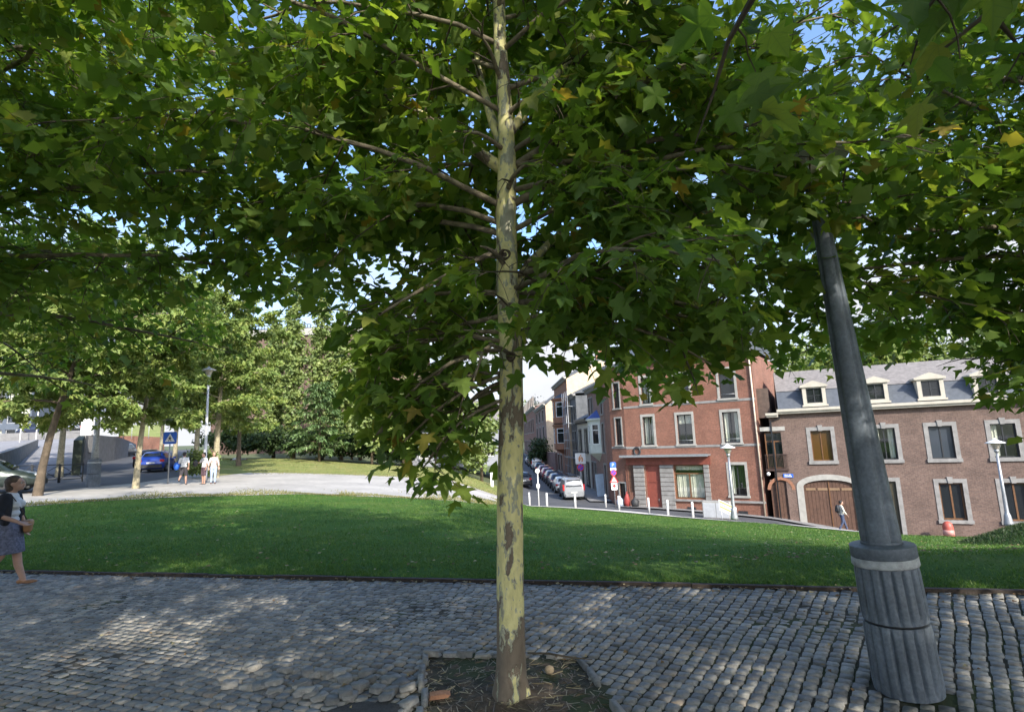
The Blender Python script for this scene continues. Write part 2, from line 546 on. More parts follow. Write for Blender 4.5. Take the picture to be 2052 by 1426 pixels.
def lawn_mat(name, stops, sc=.5):
    m, t, b = nodes(name)
    pos = N(t, 'NewGeometry').outputs['Position']
    n1 = N(t, 'TexNoise', Scale=sc, Detail=6., Roughness=.65); t.links.new(pos, n1.inputs['Vector'])
    n2 = N(t, 'TexNoise', Scale=28., Detail=4., Roughness=.7); t.links.new(pos, n2.inputs['Vector'])
    c = ramp(t, n1.outputs['Fac'], stops)
    c = mixc(t, .85, c, ramp(t, n2.outputs['Fac'], [(.3, (.45, .45, .4)), (.5, (.9, .95, .85)), (.72, (1.5, 1.45, 1.2))]), 'MULTIPLY')
    t.links.new(c, b.inputs['Base Color'])
    b.inputs['Roughness'].default_value = .95
    b.inputs['Specular IOR Level'].default_value = .1
    bp = N(t, 'Bump', Strength=.9, Distance=.04); t.links.new(n2.outputs['Fac'], bp.inputs['Height']); t.links.new(bp.outputs[0], b.inputs['Normal'])
    return m

M_LAWN = lawn_mat('lawn_grass', [(.28, (.042, .10, .024)), (.45, (.07, .145, .03)), (.6, (.095, .16, .036)), (.72, (.15, .18, .06)), (.8, (.19, .17, .08))])
M_DRYGRASS = lawn_mat('dry_sunny_grass', [(.3, (.20, .25, .075)), (.55, (.28, .29, .11)), (.7, (.36, .32, .17))], .6)
M_GRAVEL = mat('pale_dolomite_gravel', (.46, .43, .385), .95, .2, .35, .35, world=True, fine=.22)
M_ASPHALT = mat('asphalt', (.085, .088, .095), .9, .2, .7, .25, world=True, fine=.2)
M_PALEROAD = mat('pale_concrete_road', (.27, .265, .27), .9, .2, .5, .25, world=True, fine=.15)
M_PALEPATH = mat('pale_path_paving', (.55, .52, .47), .9, .15, 1, .2, world=True)
M_EARTH = mat('bare_soil', (.11, .082, .056), 1., .4, 5, .9, world=True, fine=.5)
M_TERRAIN = mat('far_terrain', (.10, .12, .05), 1., .3, .2, 0, world=True)
M_BED = mat('sandy_joint_bed', (.058, .052, .038), 1., .5, 9, .6, world=True, fine=.4)
_t = M_BED.node_tree; _b = _t.nodes['Principled BSDF']; _src = _b.inputs['Base Color'].links[0].from_socket
_n = N(_t, 'TexNoise', Scale=1.3, Detail=5.); _t.links.new(N(_t, 'NewGeometry').outputs['Position'], _n.inputs['Vector'])
_t.links.new(mixc(_t, ramp(_t, _n.outputs['Fac'], [(.48, (0, 0, 0)), (.6, (.8, .8, .8))]), _src, (.045, .065, .018)), _b.inputs['Base Color'])
M_TARMAC = mat('dark_tarmac_patch', (.055, .053, .05), .95, .25, 12, .7, world=True, fine=.4)

def terrain():
    a = axis_steps(2500)
    xs = np.concatenate([-a[:0:-1], a])
    ys = np.concatenate([-axis_steps(300)[:0:-1], a])
    X, Y = np.meshgrid(xs, ys)
    Z = H(X, np.maximum(Y, 1.)) - .22
    n, m = len(xs), len(ys)
    V = np.stack([X.ravel(), Y.ravel(), Z.ravel()], 1)
    idx = np.arange(n * m).reshape(m, n)
    F = np.stack([idx[:-1, :-1], idx[:-1, 1:], idx[1:, 1:], idx[1:, :-1]], -1).reshape(-1, 4)
    tag(obj_np('ground', V, F, M_TERRAIN, None, True), kind='structure')
terrain()

# borders between the sheets
KX = np.linspace(-18, 14, 40)
KERB = [(x, kerb_y(x) + .10) for x in KX]
_lp = [on_ground(*q) for q in ((20, 1017), (60, 1014), (180, 1005), (350, 996), (600, 990), (800, 997), (900, 1003))]
L_LEFT = [(_lp[0][0] - 14, _lp[0][1] - 2)] + _lp + [xy(985, 1008, 29)]
L_RIGHT = [xy(*q) for q in ((1048, 1008, 41), (1130, 1014, 39.5), (1250, 1022, 36.5), (1400, 1034, 33.5), (1540, 1045, 30.5), (1700, 1055, 26.5), (1850, 1065, 24), (2052, 1068, 22), (2450, 1075, 20))]
LAWN_FAR = L_LEFT + L_RIGHT
loft('lawn', KERB, LAWN_FAR, 150, 70, 0, M_LAWN)
_mp = [on_ground(*q) for q in ((20, 992), (75, 988), (180, 976), (280, 967), (340, 958), (420, 946))]
M_LINE = [(_mp[0][0] - 14, _mp[0][1] - 1)] + _mp + [xy(*q) for q in ((500, 937, 42), (600, 940, 43), (700, 946, 44), (800, 952, 44), (900, 960, 43), (1000, 985, 43))]
loft('gravel', L_LEFT + [xy(1040, 1008, 40)], M_LINE, 120, 30, .012, M_GRAVEL)
STRIP_FAR = [xy(*q) for q in ((425, 912, 66), (520, 916, 60), (600, 920, 58), (700, 927, 56), (800, 935, 55), (900, 944, 54), (1000, 952, 52))]
loft('grass_strip', [xy(*q) for q in ((410, 947, 36), (500, 937, 42), (600, 940, 43), (700, 946, 44), (800, 952, 44), (900, 960, 43), (1000, 985, 43))], STRIP_FAR, 80, 20, .02, M_DRYGRASS)
loft('road', M_LINE[:6] + [on_ground(405, 949)],
     [xy(-900, 905, 90), xy(-100, 905, 90), xy(75, 905, 90), xy(180, 905, 92), xy(280, 905, 95), xy(340, 905, 100), xy(400, 905, 110)], 60, 40, .008, M_ASPHALT)
loft('road', L_RIGHT, [xy(985, 900, 160), xy(1060, 900, 165), xy(1270, 1000, 50), xy(1420, 1020, 47), xy(1560, 1040, 43), xy(1720, 1050, 40), xy(1900, 1060, 38), xy(2100, 1060, 36), xy(2600, 1060, 33)], 120, 60, .008, M_ASPHALT)
tag(MB().quad((-60, -16, -.10), (60, -16, -.10), (60, -1.2, -.10), (-60, -1.2, -.10)).build('road', M_PALEROAD), kind='structure')  # unseen road added behind the camera, pale to bounce sun under the crowns
def offset_line(P, d):
    P = resample(P, 60); T = np.gradient(P, axis=0); T /= np.linalg.norm(T, axis=1)[:, None]
    return P + np.stack([-T[:, 1], T[:, 0]], 1) * d
_LR = resample(L_RIGHT, 60)
loft('path', offset_line(L_RIGHT, -.05), offset_line(L_RIGHT, 1.7), 90, 5, .05, M_PALEPATH)

# ------------------------------------------------------------------ sett pavement
PIT = [(-.93, 5.5), (.5, 5.32), (.86, 3.2), (-.6, 3.2)]            # bare soil round the plane tree
def in_poly(x, y, P):
    c = False; j = len(P) - 1
    for i in range(len(P)):
        if (P[i][1] > y) != (P[j][1] > y) and x < (P[j][0] - P[i][0]) * (y - P[i][1]) / (P[j][1] - P[i][1]) + P[i][0]:
            c = not c
        j = i
    return c

def sett_mat():
    m, t, b = nodes('grey_sett_stone')
    g = N(t, 'NewGeometry'); oi = N(t, 'ObjectInfo')
    ad = N(t, 'Math', operation='ADD'); t.links.new(g.outputs['Random Per Island'], ad.inputs[0]); t.links.new(oi.outputs['Random'], ad.inputs[1])
    fr = N(t, 'Math', operation='FRACT'); t.links.new(ad.outputs[0], fr.inputs[0])
    c = ramp(t, fr.outputs[0], [(0, (.16, .155, .15)), (.35, (.24, .235, .22)), (.7, (.31, .295, .27)), (.92, (.40, .375, .33)), (1, (.32, .26, .2))])
    n1 = N(t, 'TexNoise', Scale=18., Detail=5., Roughness=.7); t.links.new(g.outputs['Position'], n1.inputs['Vector'])
    n2 = N(t, 'TexNoise', Scale=.9, Detail=4.); t.links.new(g.outputs['Position'], n2.inputs['Vector'])
    c = mixc(t, .8, c, ramp(t, n1.outputs['Fac'], [(.3, (.45, .45, .44)), (.7, (1.2, 1.2, 1.18))]), 'MULTIPLY')
    c = mixc(t, .8, c, ramp(t, n2.outputs['Fac'], [(.3, (.72, .7, .66)), (.6, (1.05, 1.05, 1.05))]), 'MULTIPLY')
    t.links.new(c, b.inputs['Base Color'])
    b.inputs['Roughness'].default_value = .62
    bp = N(t, 'Bump', Strength=.5, Distance=.008); t.links.new(n1.outputs['Fac'], bp.inputs['Height']); t.links.new(bp.outputs[0], b.inputs['Normal'])
    return m
M_SETT = sett_mat()

def stone_var(seed, n=8):
    """one worn sett, unit footprint 1 x 1, top at z = 0"""
    r = random.Random(seed)
    base = [(-.5, -.36), (-.36, -.5), (.36, -.5), (.5, -.36), (.5, .36), (.36, .5), (-.36, .5), (-.5, .36)]
    low = [(x * r.uniform(.97, 1.04), y * r.uniform(.97, 1.04)) for x, y in base]
    top = [(x * r.uniform(.92, .99), y * r.uniform(.90, .985)) for x, y in base]
    V = [(x, y, -.30) for x, y in low] + [(x, y, r.uniform(-.03, .02)) for x, y in top]
    F = []
    for i in range(8):
        j = (i + 1) % 8
        F += [(i, j, 8 + j), (i, 8 + j, 8 + i)]
    F += [(8, 8 + i, 8 + i + 1) for i in range(1, 7)]
    return np.array(V), np.array(F)
STONES = [stone_var(i) for i in range(10)]

def in_patch(x, y):
    """round tarmac patch in front, left of the pit"""
    return (x + 1.2) ** 2 / .34 ** 2 + (y - 4.28) ** 2 / .33 ** 2 < 1

def pavement():
    root = tag(thing('pavement', None, None), kind='structure')
    bed = [(x, y) for x, y in ((-18, -1.2), (14, -1.2))]
    A = resample(bed, 60); B = resample([(x, kerb_y(x)) for x in KX], 60)
    T = np.linspace(0, 1, 20)[:, None, None]
    P = A[None] * (1 - T) + B[None] * T
    V = np.concatenate([P.reshape(-1, 2), np.full((1200, 1), -.0245)], 1)
    idx = np.arange(1200).reshape(20, 60)
    F = np.stack([idx[:-1, :-1], idx[:-1, 1:], idx[1:, 1:], idx[1:, :-1]], -1).reshape(-1, 4)
    obj_np('joint_bed', V, F, M_BED, root)
    cx, cy = -10.6, -13.45
    S = []
    r = random.Random(3)
    split = .48                       # left of this line rows run across, right of it they run away from the camera
    def put(x, y, an, w, h):
        if -13 < x < 10.5 and 2.4 < y < kerb_y(x) - .05 and not in_poly(x, y, PIT) and not in_patch(x, y) and hypot(x - 2.87, y - 4.42) > .235:
            wav = .004 * sin(x * 1.7 + y) + .004 * sin(y * 2.3 - x)
            S.append((x, y, r.uniform(-.006, .005) + wav - .012, an + r.uniform(-.07, .07), w - r.uniform(.008, .018), h - r.uniform(.008, .018), r.uniform(-.05, .05), r.uniform(-.05, .05), r.randrange(10)))
    rad = 14.; row = 0
    while rad < 36:
        h = r.uniform(.088, .108); a = -1.0 + r.uniform(0, .1) / rad
        while a < split:
            w = r.uniform(.10, .132); a2 = a + w / rad; am = (a + a2) / 2
            put(cx + (rad + h / 2) * sin(am), cy + (rad + h / 2) * cos(am), -am, w, h)
            a = a2
        rad += h
    a = split
    while a < 2.4:
        da = r.uniform(.094, .110) / 22.; am = a + da / 2
        rad = 14. + r.uniform(0, .1)
        while rad < 36:
            h = r.uniform(.10, .135)
            wob = am + (.010 * sin(rad * 1.9 + a * 9) + .006 * sin(rad * 4.3 - a * 31)) / 22. * .8 + r.uniform(-.007, .007) / 22.
            put(cx + (rad + h / 2) * sin(wob), cy + (rad + h / 2) * cos(wob), -am, da * rad, h)
            rad += h
        a += da
    # heaved and loose setts at the left of the pit
    for k in range(46):
        t = k / 45
        x = -2.5 + 1.5 * t + r.uniform(-.2, .2); y = 5.2 - .5 * t + r.uniform(-.22, .26)
        if in_patch(x, y): continue
        S.append((x, y, r.uniform(.0, .035), r.uniform(0, 3), .13, .11, r.uniform(-.2, .2), r.uniform(-.2, .2), r.randrange(10)))
    # rank by size in the picture
    def key(s):
        px, py, z = proj((s[0], s[1], s[2]))
        return z if (-20 < px < 2072 and py < 1440 and z > 0) else 99 + z
    S.sort(key=key)
    meshes = [mesh_np('cobblestone', V, F, M_SETT) for V, F in STONES]
    for s in S[:300]:
        o = link(bpy.data.objects.new('cobblestone', meshes[s[8]]), root)
        o.location = s[:3]; o.rotation_euler = (s[6], s[7], s[3]); o.scale = (s[4], s[5], .11)
    VV, FF, b = [], [], 0
    for s in S[300:]:
        V, F = STONES[s[8]]
        R = np.array(Euler((s[6], s[7], s[3])).to_matrix())
        VV.append((V * (s[4], s[5], .11)) @ R.T + s[:3]); FF.append(F + b); b += len(V)
    tag(obj_np('cobblestones', np.concatenate(VV), np.concatenate(FF), M_SETT, root), kind='stuff')
    # tarmac patch
    mb = MB(); pts = [(-1.2 + .35 * cos(a) * (1 + .06 * sin(3 * a)), 4.28 + .34 * sin(a)) for a in np.linspace(0, 2 * pi, 28, endpoint=False)]
    mb.slab(pts, -.06, -.012)
    mb.build('tarmac_patch', M_TARMAC, root)
    return root
PAVE = pavement()

def tree_pit():
    root = tag(thing('ground', None, None), kind='structure')
    # soil, slightly mounded to the trunk
    n = 40
    VV, FF = [], []
    for j in range(n):
        for i in range(n):
            u, v = i / (n - 1), j / (n - 1)
            a = np.array(PIT[3]) * (1 - u) + np.array(PIT[2]) * u; b = np.array(PIT[0]) * (1 - u) + np.array(PIT[1]) * u
            p = a * (1 - v) + b * v
            d = hypot(p[0] + .11, p[1] - 4.56)
            VV.append((p[0], p[1], -.035 + .06 * math.exp(-(d / .35) ** 2) + .009 * sin(p[0] * 23 + p[1] * 9) + .008 * sin(p[1] * 31 - p[0] * 14) + random.uniform(-.006, .006)))
    for j in range(n - 1):
        for i in range(n - 1):
            FF.append((j * n + i, j * n + i + 1, (j + 1) * n + i + 1, (j + 1) * n + i))
    obj_np('soil', VV, FF, M_EARTH, root, True)
    r = random.Random(5)
    ed = []
    for (a, b, k) in ((PIT[0], PIT[1], 9), (PIT[1], PIT[2], 7), (PIT[3], PIT[0], 9)):
        for i in range(k):
            if r.random() < .12: continue
            p = np.array(a) + (np.array(b) - np.array(a)) * (i + .5) / k
            L = np.linalg.norm(np.array(b) - np.array(a)) / k
            ed.append((p, atan2(b[1] - a[1], b[0] - a[0]), L))
    for p, an, L in ed:
        V, F = STONES[r.randrange(10)]
        o = obj_np('edging_stone', V * (1, 1, 1), F, M_SETT, root)
        o.location = (p[0] + r.uniform(-.02, .02), p[1], .012 + r.uniform(-.015, .02)); o.rotation_euler = (r.uniform(-.1, .1), r.uniform(-.1, .1), an + r.uniform(-.06, .06))
        o.scale = (L * .94, .055, .16)
    return root
tree_pit()

def kerb():
    root = tag(thing('kerb', None, None), kind='structure')
    m = mat('rusty_dark_edging', (.04, .029, .022), .85, .4, 8, .5)
    x = -17.
    while x < 13:
        x2 = x + 1.2
        a = np.array([x, kerb_y(x)]); b = np.array([x2, kerb_y(x2)])
        mb = MB(); L = np.linalg.norm(b - a); an = atan2(b[1] - a[1], b[0] - a[0])
        mb.box(0, L - .012, -.02, .05, -.12, .022 + random.uniform(-.008, .008))
        o = mb.build('edging_board', m, root, (a[0], a[1], 0), (0, 0, an + random.uniform(-.006, .006)))
        x = x2
    return root
kerb()

# ------------------------------------------------------------------ grass blades and litter
def lawn_blades():
    n = 210000
    A = resample(KERB, 400); B = resample(LAWN_FAR, 400)
    i = RNG.integers(0, 400, n); t = RNG.random(n) ** 2.1
    jit = RNG.normal(0, .06, (n, 2))
    P = A[i] * (1 - t[:, None]) + B[i] * t[:, None] + jit
    d = np.linalg.norm(P, axis=1)
    pt = np.sin(P[:, 0] * .9 + 1.3 * np.sin(P[:, 1] * .7)) * np.sin(P[:, 1] * 1.1 + 1.1 * np.sin(P[:, 0] * .8)) + .4 * np.sin(P[:, 0] * 3.1) * np.sin(P[:, 1] * 2.7)
    keep = ((pt > -.55) | (RNG.random(n) < .3)) & (np.abs(P[:, 0] / P[:, 1]) < 1.1) & (P[:, 1] > kerb_y(P[:, 0]) + .08)
    P = P[keep]; d = d[keep]; n = len(P)
    z = H(P[:, 0], P[:, 1])
    an = RNG.random(n) * 2 * pi
    w = .0022 * d ** .5 * RNG.uniform(.7, 1.4, n); h = RNG.uniform(.025, .062, n) * (.8 + d * .012)
    ln = RNG.normal(0, .03, (n, 2))
    dx, dy = np.cos(an) * w, np.sin(an) * w
    V = np.empty((n, 3, 3))
    V[:, 0] = np.stack([P[:, 0] - dx, P[:, 1] - dy, z - .005], 1)
    V[:, 1] = np.stack([P[:, 0] + dx, P[:, 1] + dy, z - .005], 1)
    V[:, 2] = np.stack([P[:, 0] + ln[:, 0], P[:, 1] + ln[:, 1], z + h], 1)
    m = leaf_mat('grass_blade', [(0, (.06, .13, .024)), (.6, (.095, .185, .036)), (1, (.16, .23, .06))], (1.3, 1.4, .8), .3)
    tag(obj_np('grass', V.reshape(-1, 3), np.arange(3 * n).reshape(-1, 3), m), kind='stuff',
        label='short green lawn grass beyond the sett pavement', cat='grass')
lawn_blades()
def border_blades():
    """rough grass spilling over the border of the gravel, and on the dry strip"""
    n = 42000
    A = resample(L_LEFT + [xy(1040, 1008, 40)], 500); C = resample(M_LINE, 500); D_ = resample(STRIP_FAR, 500); E_ = resample(M_LINE[7:], 500)
    i = RNG.integers(0, 500, n); k = RNG.random(n)
    t = np.abs(RNG.normal(0, .055, n)) * (1 + .8 * np.sin(i * .13) + .5 * np.sin(i * .037))
    P = np.where((k < .5)[:, None], A[i] * (1 - t[:, None]) + C[i] * t[:, None], E_[i] * (1 - (RNG.random(n) * 1.1 - .1)[:, None]) + D_[i] * 0)
    u = RNG.random(n)[:, None] * 1.08 - .08
    P = np.where((k < .5)[:, None], P, E_[i] * (1 - u) + D_[i] * u)
    z = H(P[:, 0], P[:, 1]); an = RNG.random(n) * 2 * pi
    w = .02; h = RNG.uniform(.04, .10, n); ln = RNG.normal(0, .05, (n, 2))
    dx, dy = np.cos(an) * w, np.sin(an) * w
    V = np.empty((n, 3, 3))
    V[:, 0] = np.stack([P[:, 0] - dx, P[:, 1] - dy, z], 1); V[:, 1] = np.stack([P[:, 0] + dx, P[:, 1] + dy, z], 1); V[:, 2] = np.stack([P[:, 0] + ln[:, 0], P[:, 1] + ln[:, 1], z + h], 1)
    m = leaf_mat('dry_grass_blade', [(0, (.14, .17, .05)), (.6, (.24, .23, .09)), (1, (.36, .31, .15))], (1.2, 1.2, .8), .25)
    tag(obj_np('grass', V.reshape(-1, 3), np.arange(3 * n).reshape(-1, 3), m), kind='stuff', label='dry yellowish grass along the border of the pale gravel', cat='grass')
border_blades()
def straw():
    n = 900
    a = RNG.random((n, 2)); A, B_, C, D_ = (np.array(PIT[k]) for k in (3, 2, 0, 1))
    P = (A * (1 - a[:, :1]) + B_ * a[:, :1]) * (1 - a[:, 1:]) + (C * (1 - a[:, :1]) + D_ * a[:, :1]) * a[:, 1:]
    d = np.hypot(P[:, 0] + .11, P[:, 1] - 4.56); z = -.022 + .06 * np.exp(-(d / .35) ** 2)
    an = RNG.random(n) * 2 * pi; L = RNG.uniform(.015, .07, n); w = .003
    c, s_ = np.cos(an), np.sin(an)
    V = np.empty((n, 4, 3))
    for k, (u, v, q) in enumerate(((-1, -1, 0), (1, -1, .012), (1, 1, .014), (-1, 1, .004))):
        V[:, k] = np.stack([P[:, 0] + c * L * u - s_ * w * v, P[:, 1] + s_ * L * u + c * w * v, z + q * RNG.random(n)], 1)
    m, t, bs = nodes('dry_straw'); t.links.new(ramp(t, N(t, 'NewGeometry').outputs['Random Per Island'], [(0, (.10, .07, .04)), (.6, (.22, .17, .09)), (1, (.40, .34, .2))]), bs.inputs['Base Color'])
    tag(obj_np('straw', V.reshape(-1, 3), np.arange(4 * n).reshape(-1, 4), m), kind='stuff', label='bits of dry straw and bark on the soil of the tree pit', cat='litter')
straw()

def litter():
    """dry leaves along the kerb, on the lawn and in the joints"""
    VV, FF, b = [], [], 0
    r = random.Random(8)
    spots = []
    for k in range(420):
        x = r.uniform(-12, 9); spots.append((x, kerb_y(x) - abs(r.gauss(0, .16)) - .03, 0, r.uniform(.03, .07)))
    for k in range(900):
        x = r.uniform(-1, 1); y = 8.5 + 16 * r.random() ** 1.6; X = x * y * .95
        if y > kerb_y(X) + .2: spots.append((X, y, Hf(X, y) + .045, r.uniform(.04, .09)))
    for k in range(300):
        x = r.uniform(-5, 5); y = r.uniform(3.3, 7.6)
        spots.append((x, y, .004, r.uniform(.02, .05)))
    for x, y, z, s in spots:
        a = r.uniform(0, 6.3)
        c, sn = cos(a) * s, sin(a) * s
        q = [(x - c * .5, y - sn * .5, z + .006), (x + sn * .4, y - c * .4, z + .02 * r.random() + .006), (x + c * .6, y + sn * .6, z + .01), (x - sn * .4, y + c * .4, z + .02 * r.random() + .006)]
        VV += q; FF += [(b, b + 1, b + 2), (b, b + 2, b + 3)]; b += 4
    m, t, bs = nodes('dry_leaf')
    c = ramp(t, N(t, 'NewGeometry').outputs['Random Per Island'], [(0, (.12, .06, .03)), (.5, (.22, .14, .06)), (1, (.38, .33, .18))])
    t.links.new(c, bs.inputs['Base Color']); bs.inputs['Roughness'].default_value = .9
    tag(obj_np('fallen_leaves', VV, FF, m), kind='stuff', label='dry fallen leaves scattered along the kerb and the lawn', cat='leaves')
litter()

def mound():
    cx, cy, rx, ry, h = 17.4, 16.6, 4.6, 2.4, .98
    root = thing('shrub_mound', 'low dark green grassy mound at the right lawn edge', 'mound', (cx, cy, Hf(cx, cy)))
    def top(u, v):
        r2 = np.clip(u * u + v * v, 0, 1)
        x, y = cx + u * rx, cy + v * ry
        return H(x, y) - Hf(cx, cy) - .05 + h * (1 - r2) ** 1.3 * (1 + .12 * np.sin(u * 5 + 1) * np.cos(v * 4)) + .02 * np.sin(u * 23) * np.sin(v * 19)
    n = 60
    u, v = np.meshgrid(np.linspace(-1, 1, n), np.linspace(-1, 1, n))
    V = np.stack([u.ravel() * rx, v.ravel() * ry, top(u, v).ravel()], 1)
    idx = np.arange(n * n).reshape(n, n)
    F = np.stack([idx[:-1, :-1], idx[:-1, 1:], idx[1:, 1:], idx[1:, :-1]], -1).reshape(-1, 4)
    rr = (V[F][:, :, 0] / rx) ** 2 + (V[F][:, :, 1] / ry) ** 2
    F = F[(rr < 1.0).any(1)]
    m = lawn_mat('dark_mound_green', [(.3, (.03, .065, .02)), (.55, (.045, .09, .026)), (.75, (.07, .115, .035))])
    obj_np('bank', V, F, m, root, True)
    k = 26000
    a = RNG.random(k) * 2 * pi; r = np.sqrt(RNG.random(k))
    U, W = r * np.cos(a), r * np.sin(a)
    z = top(U, W); P = np.stack([U * rx, W * ry], 1); an = RNG.random(k) * 2 * pi; L = RNG.uniform(.03, .09, k); ln = RNG.normal(0, .04, (k, 2))
    Q = np.empty((k, 3, 3)); dx, dy = np.cos(an) * .012, np.sin(an) * .012
    Q[:, 0] = np.stack([P[:, 0] - dx, P[:, 1] - dy, z - .01], 1); Q[:, 1] = np.stack([P[:, 0] + dx, P[:, 1] + dy, z - .01], 1); Q[:, 2] = np.stack([P[:, 0] + ln[:, 0], P[:, 1] + ln[:, 1], z + L], 1)
    tag(obj_np('foliage', Q.reshape(-1, 3), np.arange(3 * k).reshape(-1, 3), M_DARKLEAF, root), kind='stuff')
mound()

def small_debris():
    mb = MB(); mb.prism([(-.13, 0), (.1, 0), (.14, .03), (.06, .05), (-.11, .045)], -.035, .035)
    o = mb.build('brick_shard', mat('terracotta_shard', (.45, .22, .12), .9, .25, 12, .4), None, (*gnd(880, 1393)[:2], -.01), (.1, 0, .2)); o.scale = (.62, .9, .7)
    tag(o, 'broken terracotta brick shard lying on the soil left of the plane trunk', 'brick')
    mb = MB(); mb.ball((0, 0, .035), .042, 12, 8, 0, (1, .9, .85))
    o = mb.build('pebble', mat('tan_pebble', (.28, .22, .14), .9, .3, 14, .5), None, (*gnd(1101, 1345)[:2], -.02))
    tag(o, 'round tan pebble on the soil right of the plane trunk', 'pebble')
    mb = MB(); mb.tube([(-.3, 0, .02), (-.1, .02, .03), (.12, -.01, .03), (.3, .03, .02)], [.008, .01, .008, .004], 5)
    o = mb.build('fallen_twig', M_TWIG, None, (*gnd(1120, 1320)[:2], 0.0), (0, 0, -.4))
    tag(o, 'thin dark fallen twig lying across the soil behind the pebble', 'twig')
small_debris()
# ------------------------------------------------------------------ leaves
def leaf_tmpl(half, fold=.16, droop=.22):
    """half outline from the stalk to the tip -> folded lobed blade, unit length along y"""
    n = len(half)
    V = [(0, half[0][1], 0), (0, half[-1][1], 0), (0, .30, 0)]; F = []
    for sgn in (1, -1):
        b = len(V) - 1
        V += [(sgn * x, y, 0) for x, y in half[1:-1]]
        ix = [0] + [b + i for i in range(1, n - 1)] + [1]
        for i in range(n - 1):
            t = (ix[i], ix[i + 1], 2)
            F.append(t if sgn > 0 else t[::-1])
    V = np.array(V, float)
    V[:, 2] = fold * np.abs(V[:, 0]) - droop * V[:, 1] ** 2 - .25 * np.maximum(0, np.abs(V[:, 0]) - .3) ** 2 * 4
    return V, np.array(F)[:, ::-1]
LEAF_HI = leaf_tmpl([(0, 0), (.16, -.08), (.40, -.02), (.33, .10), (.26, .19), (.44, .27), (.63, .47), (.44, .47), (.24, .46), (.22, .56), (.25, .70), (.12, .80), (0, 1)])
LEAF_MID = leaf_tmpl([(0, 0), (.38, -.03), (.25, .19), (.62, .46), (.22, .48), (.20, .66), (0, 1)])
LEAF_LO = leaf_tmpl([(0, 0), (.42, .1), (.24, .3), (.6, .5), (0, 1)])
LEAF_THREE = (np.array([(0, 0, 0), (.55, .42, .07), (.2, .5, .02), (0, 1, -.2), (-.2, .5, .02), (-.55, .42, .07)], float), np.array([(0, 1, 2), (0, 2, 3), (0, 3, 4), (0, 4, 5)]))
LEAF_TINY = (np.array([(0, 0, 0), (.45, .45, .1), (0, 1, -.15), (-.45, .45, .1)], float), np.array([(0, 1, 2), (0, 2, 3)]))

def frames(axis, nrm):
    """orthonormal frames (n,3,3) with columns side, axis, normal"""
    a = axis / (np.linalg.norm(axis, axis=1)[:, None] + 1e-9)
    n = nrm - a * np.sum(a * nrm, 1)[:, None]
    n /= np.linalg.norm(n, axis=1)[:, None] + 1e-9
    s = np.cross(a, n)
    return np.stack([s, a, n], 2)

def leaves_vf(P, R, size, T, curl=None):
    V0, F0 = T
    k = len(V0)
    L = V0[None] * size[:, None, None]
    if curl is not None:
        L = L.copy(); L[:, :, 2] *= curl[:, None]
    V = np.einsum('nij,nkj->nki', R, L) + P[:, None, :]
    F = F0[None] + (np.arange(len(P)) * k)[:, None, None]
    return V.reshape(-1, 3), F.reshape(-1, F0.shape[1])

HI_MESH = mesh_np('leaf', *LEAF_HI, M_LEAF_NEAR, True)

def unit(v):
    return v / (np.linalg.norm(v) + 1e-9)

def path(p0, az, el, L, n, droop, rng, wob=.12):
    """a bough: n+1 points, starting elevation el, bending down by droop over its length"""
    P = [np.array(p0, float)]
    a = az
    for i in range(n):
        f = i / n
        e = el - droop * f
        a += rng.normal(0, wob)
        P.append(P[-1] + L / n * np.array([cos(e) * sin(a), cos(e) * cos(a), sin(e) + rng.normal(0, wob * .4)]))
    return np.array(P), a

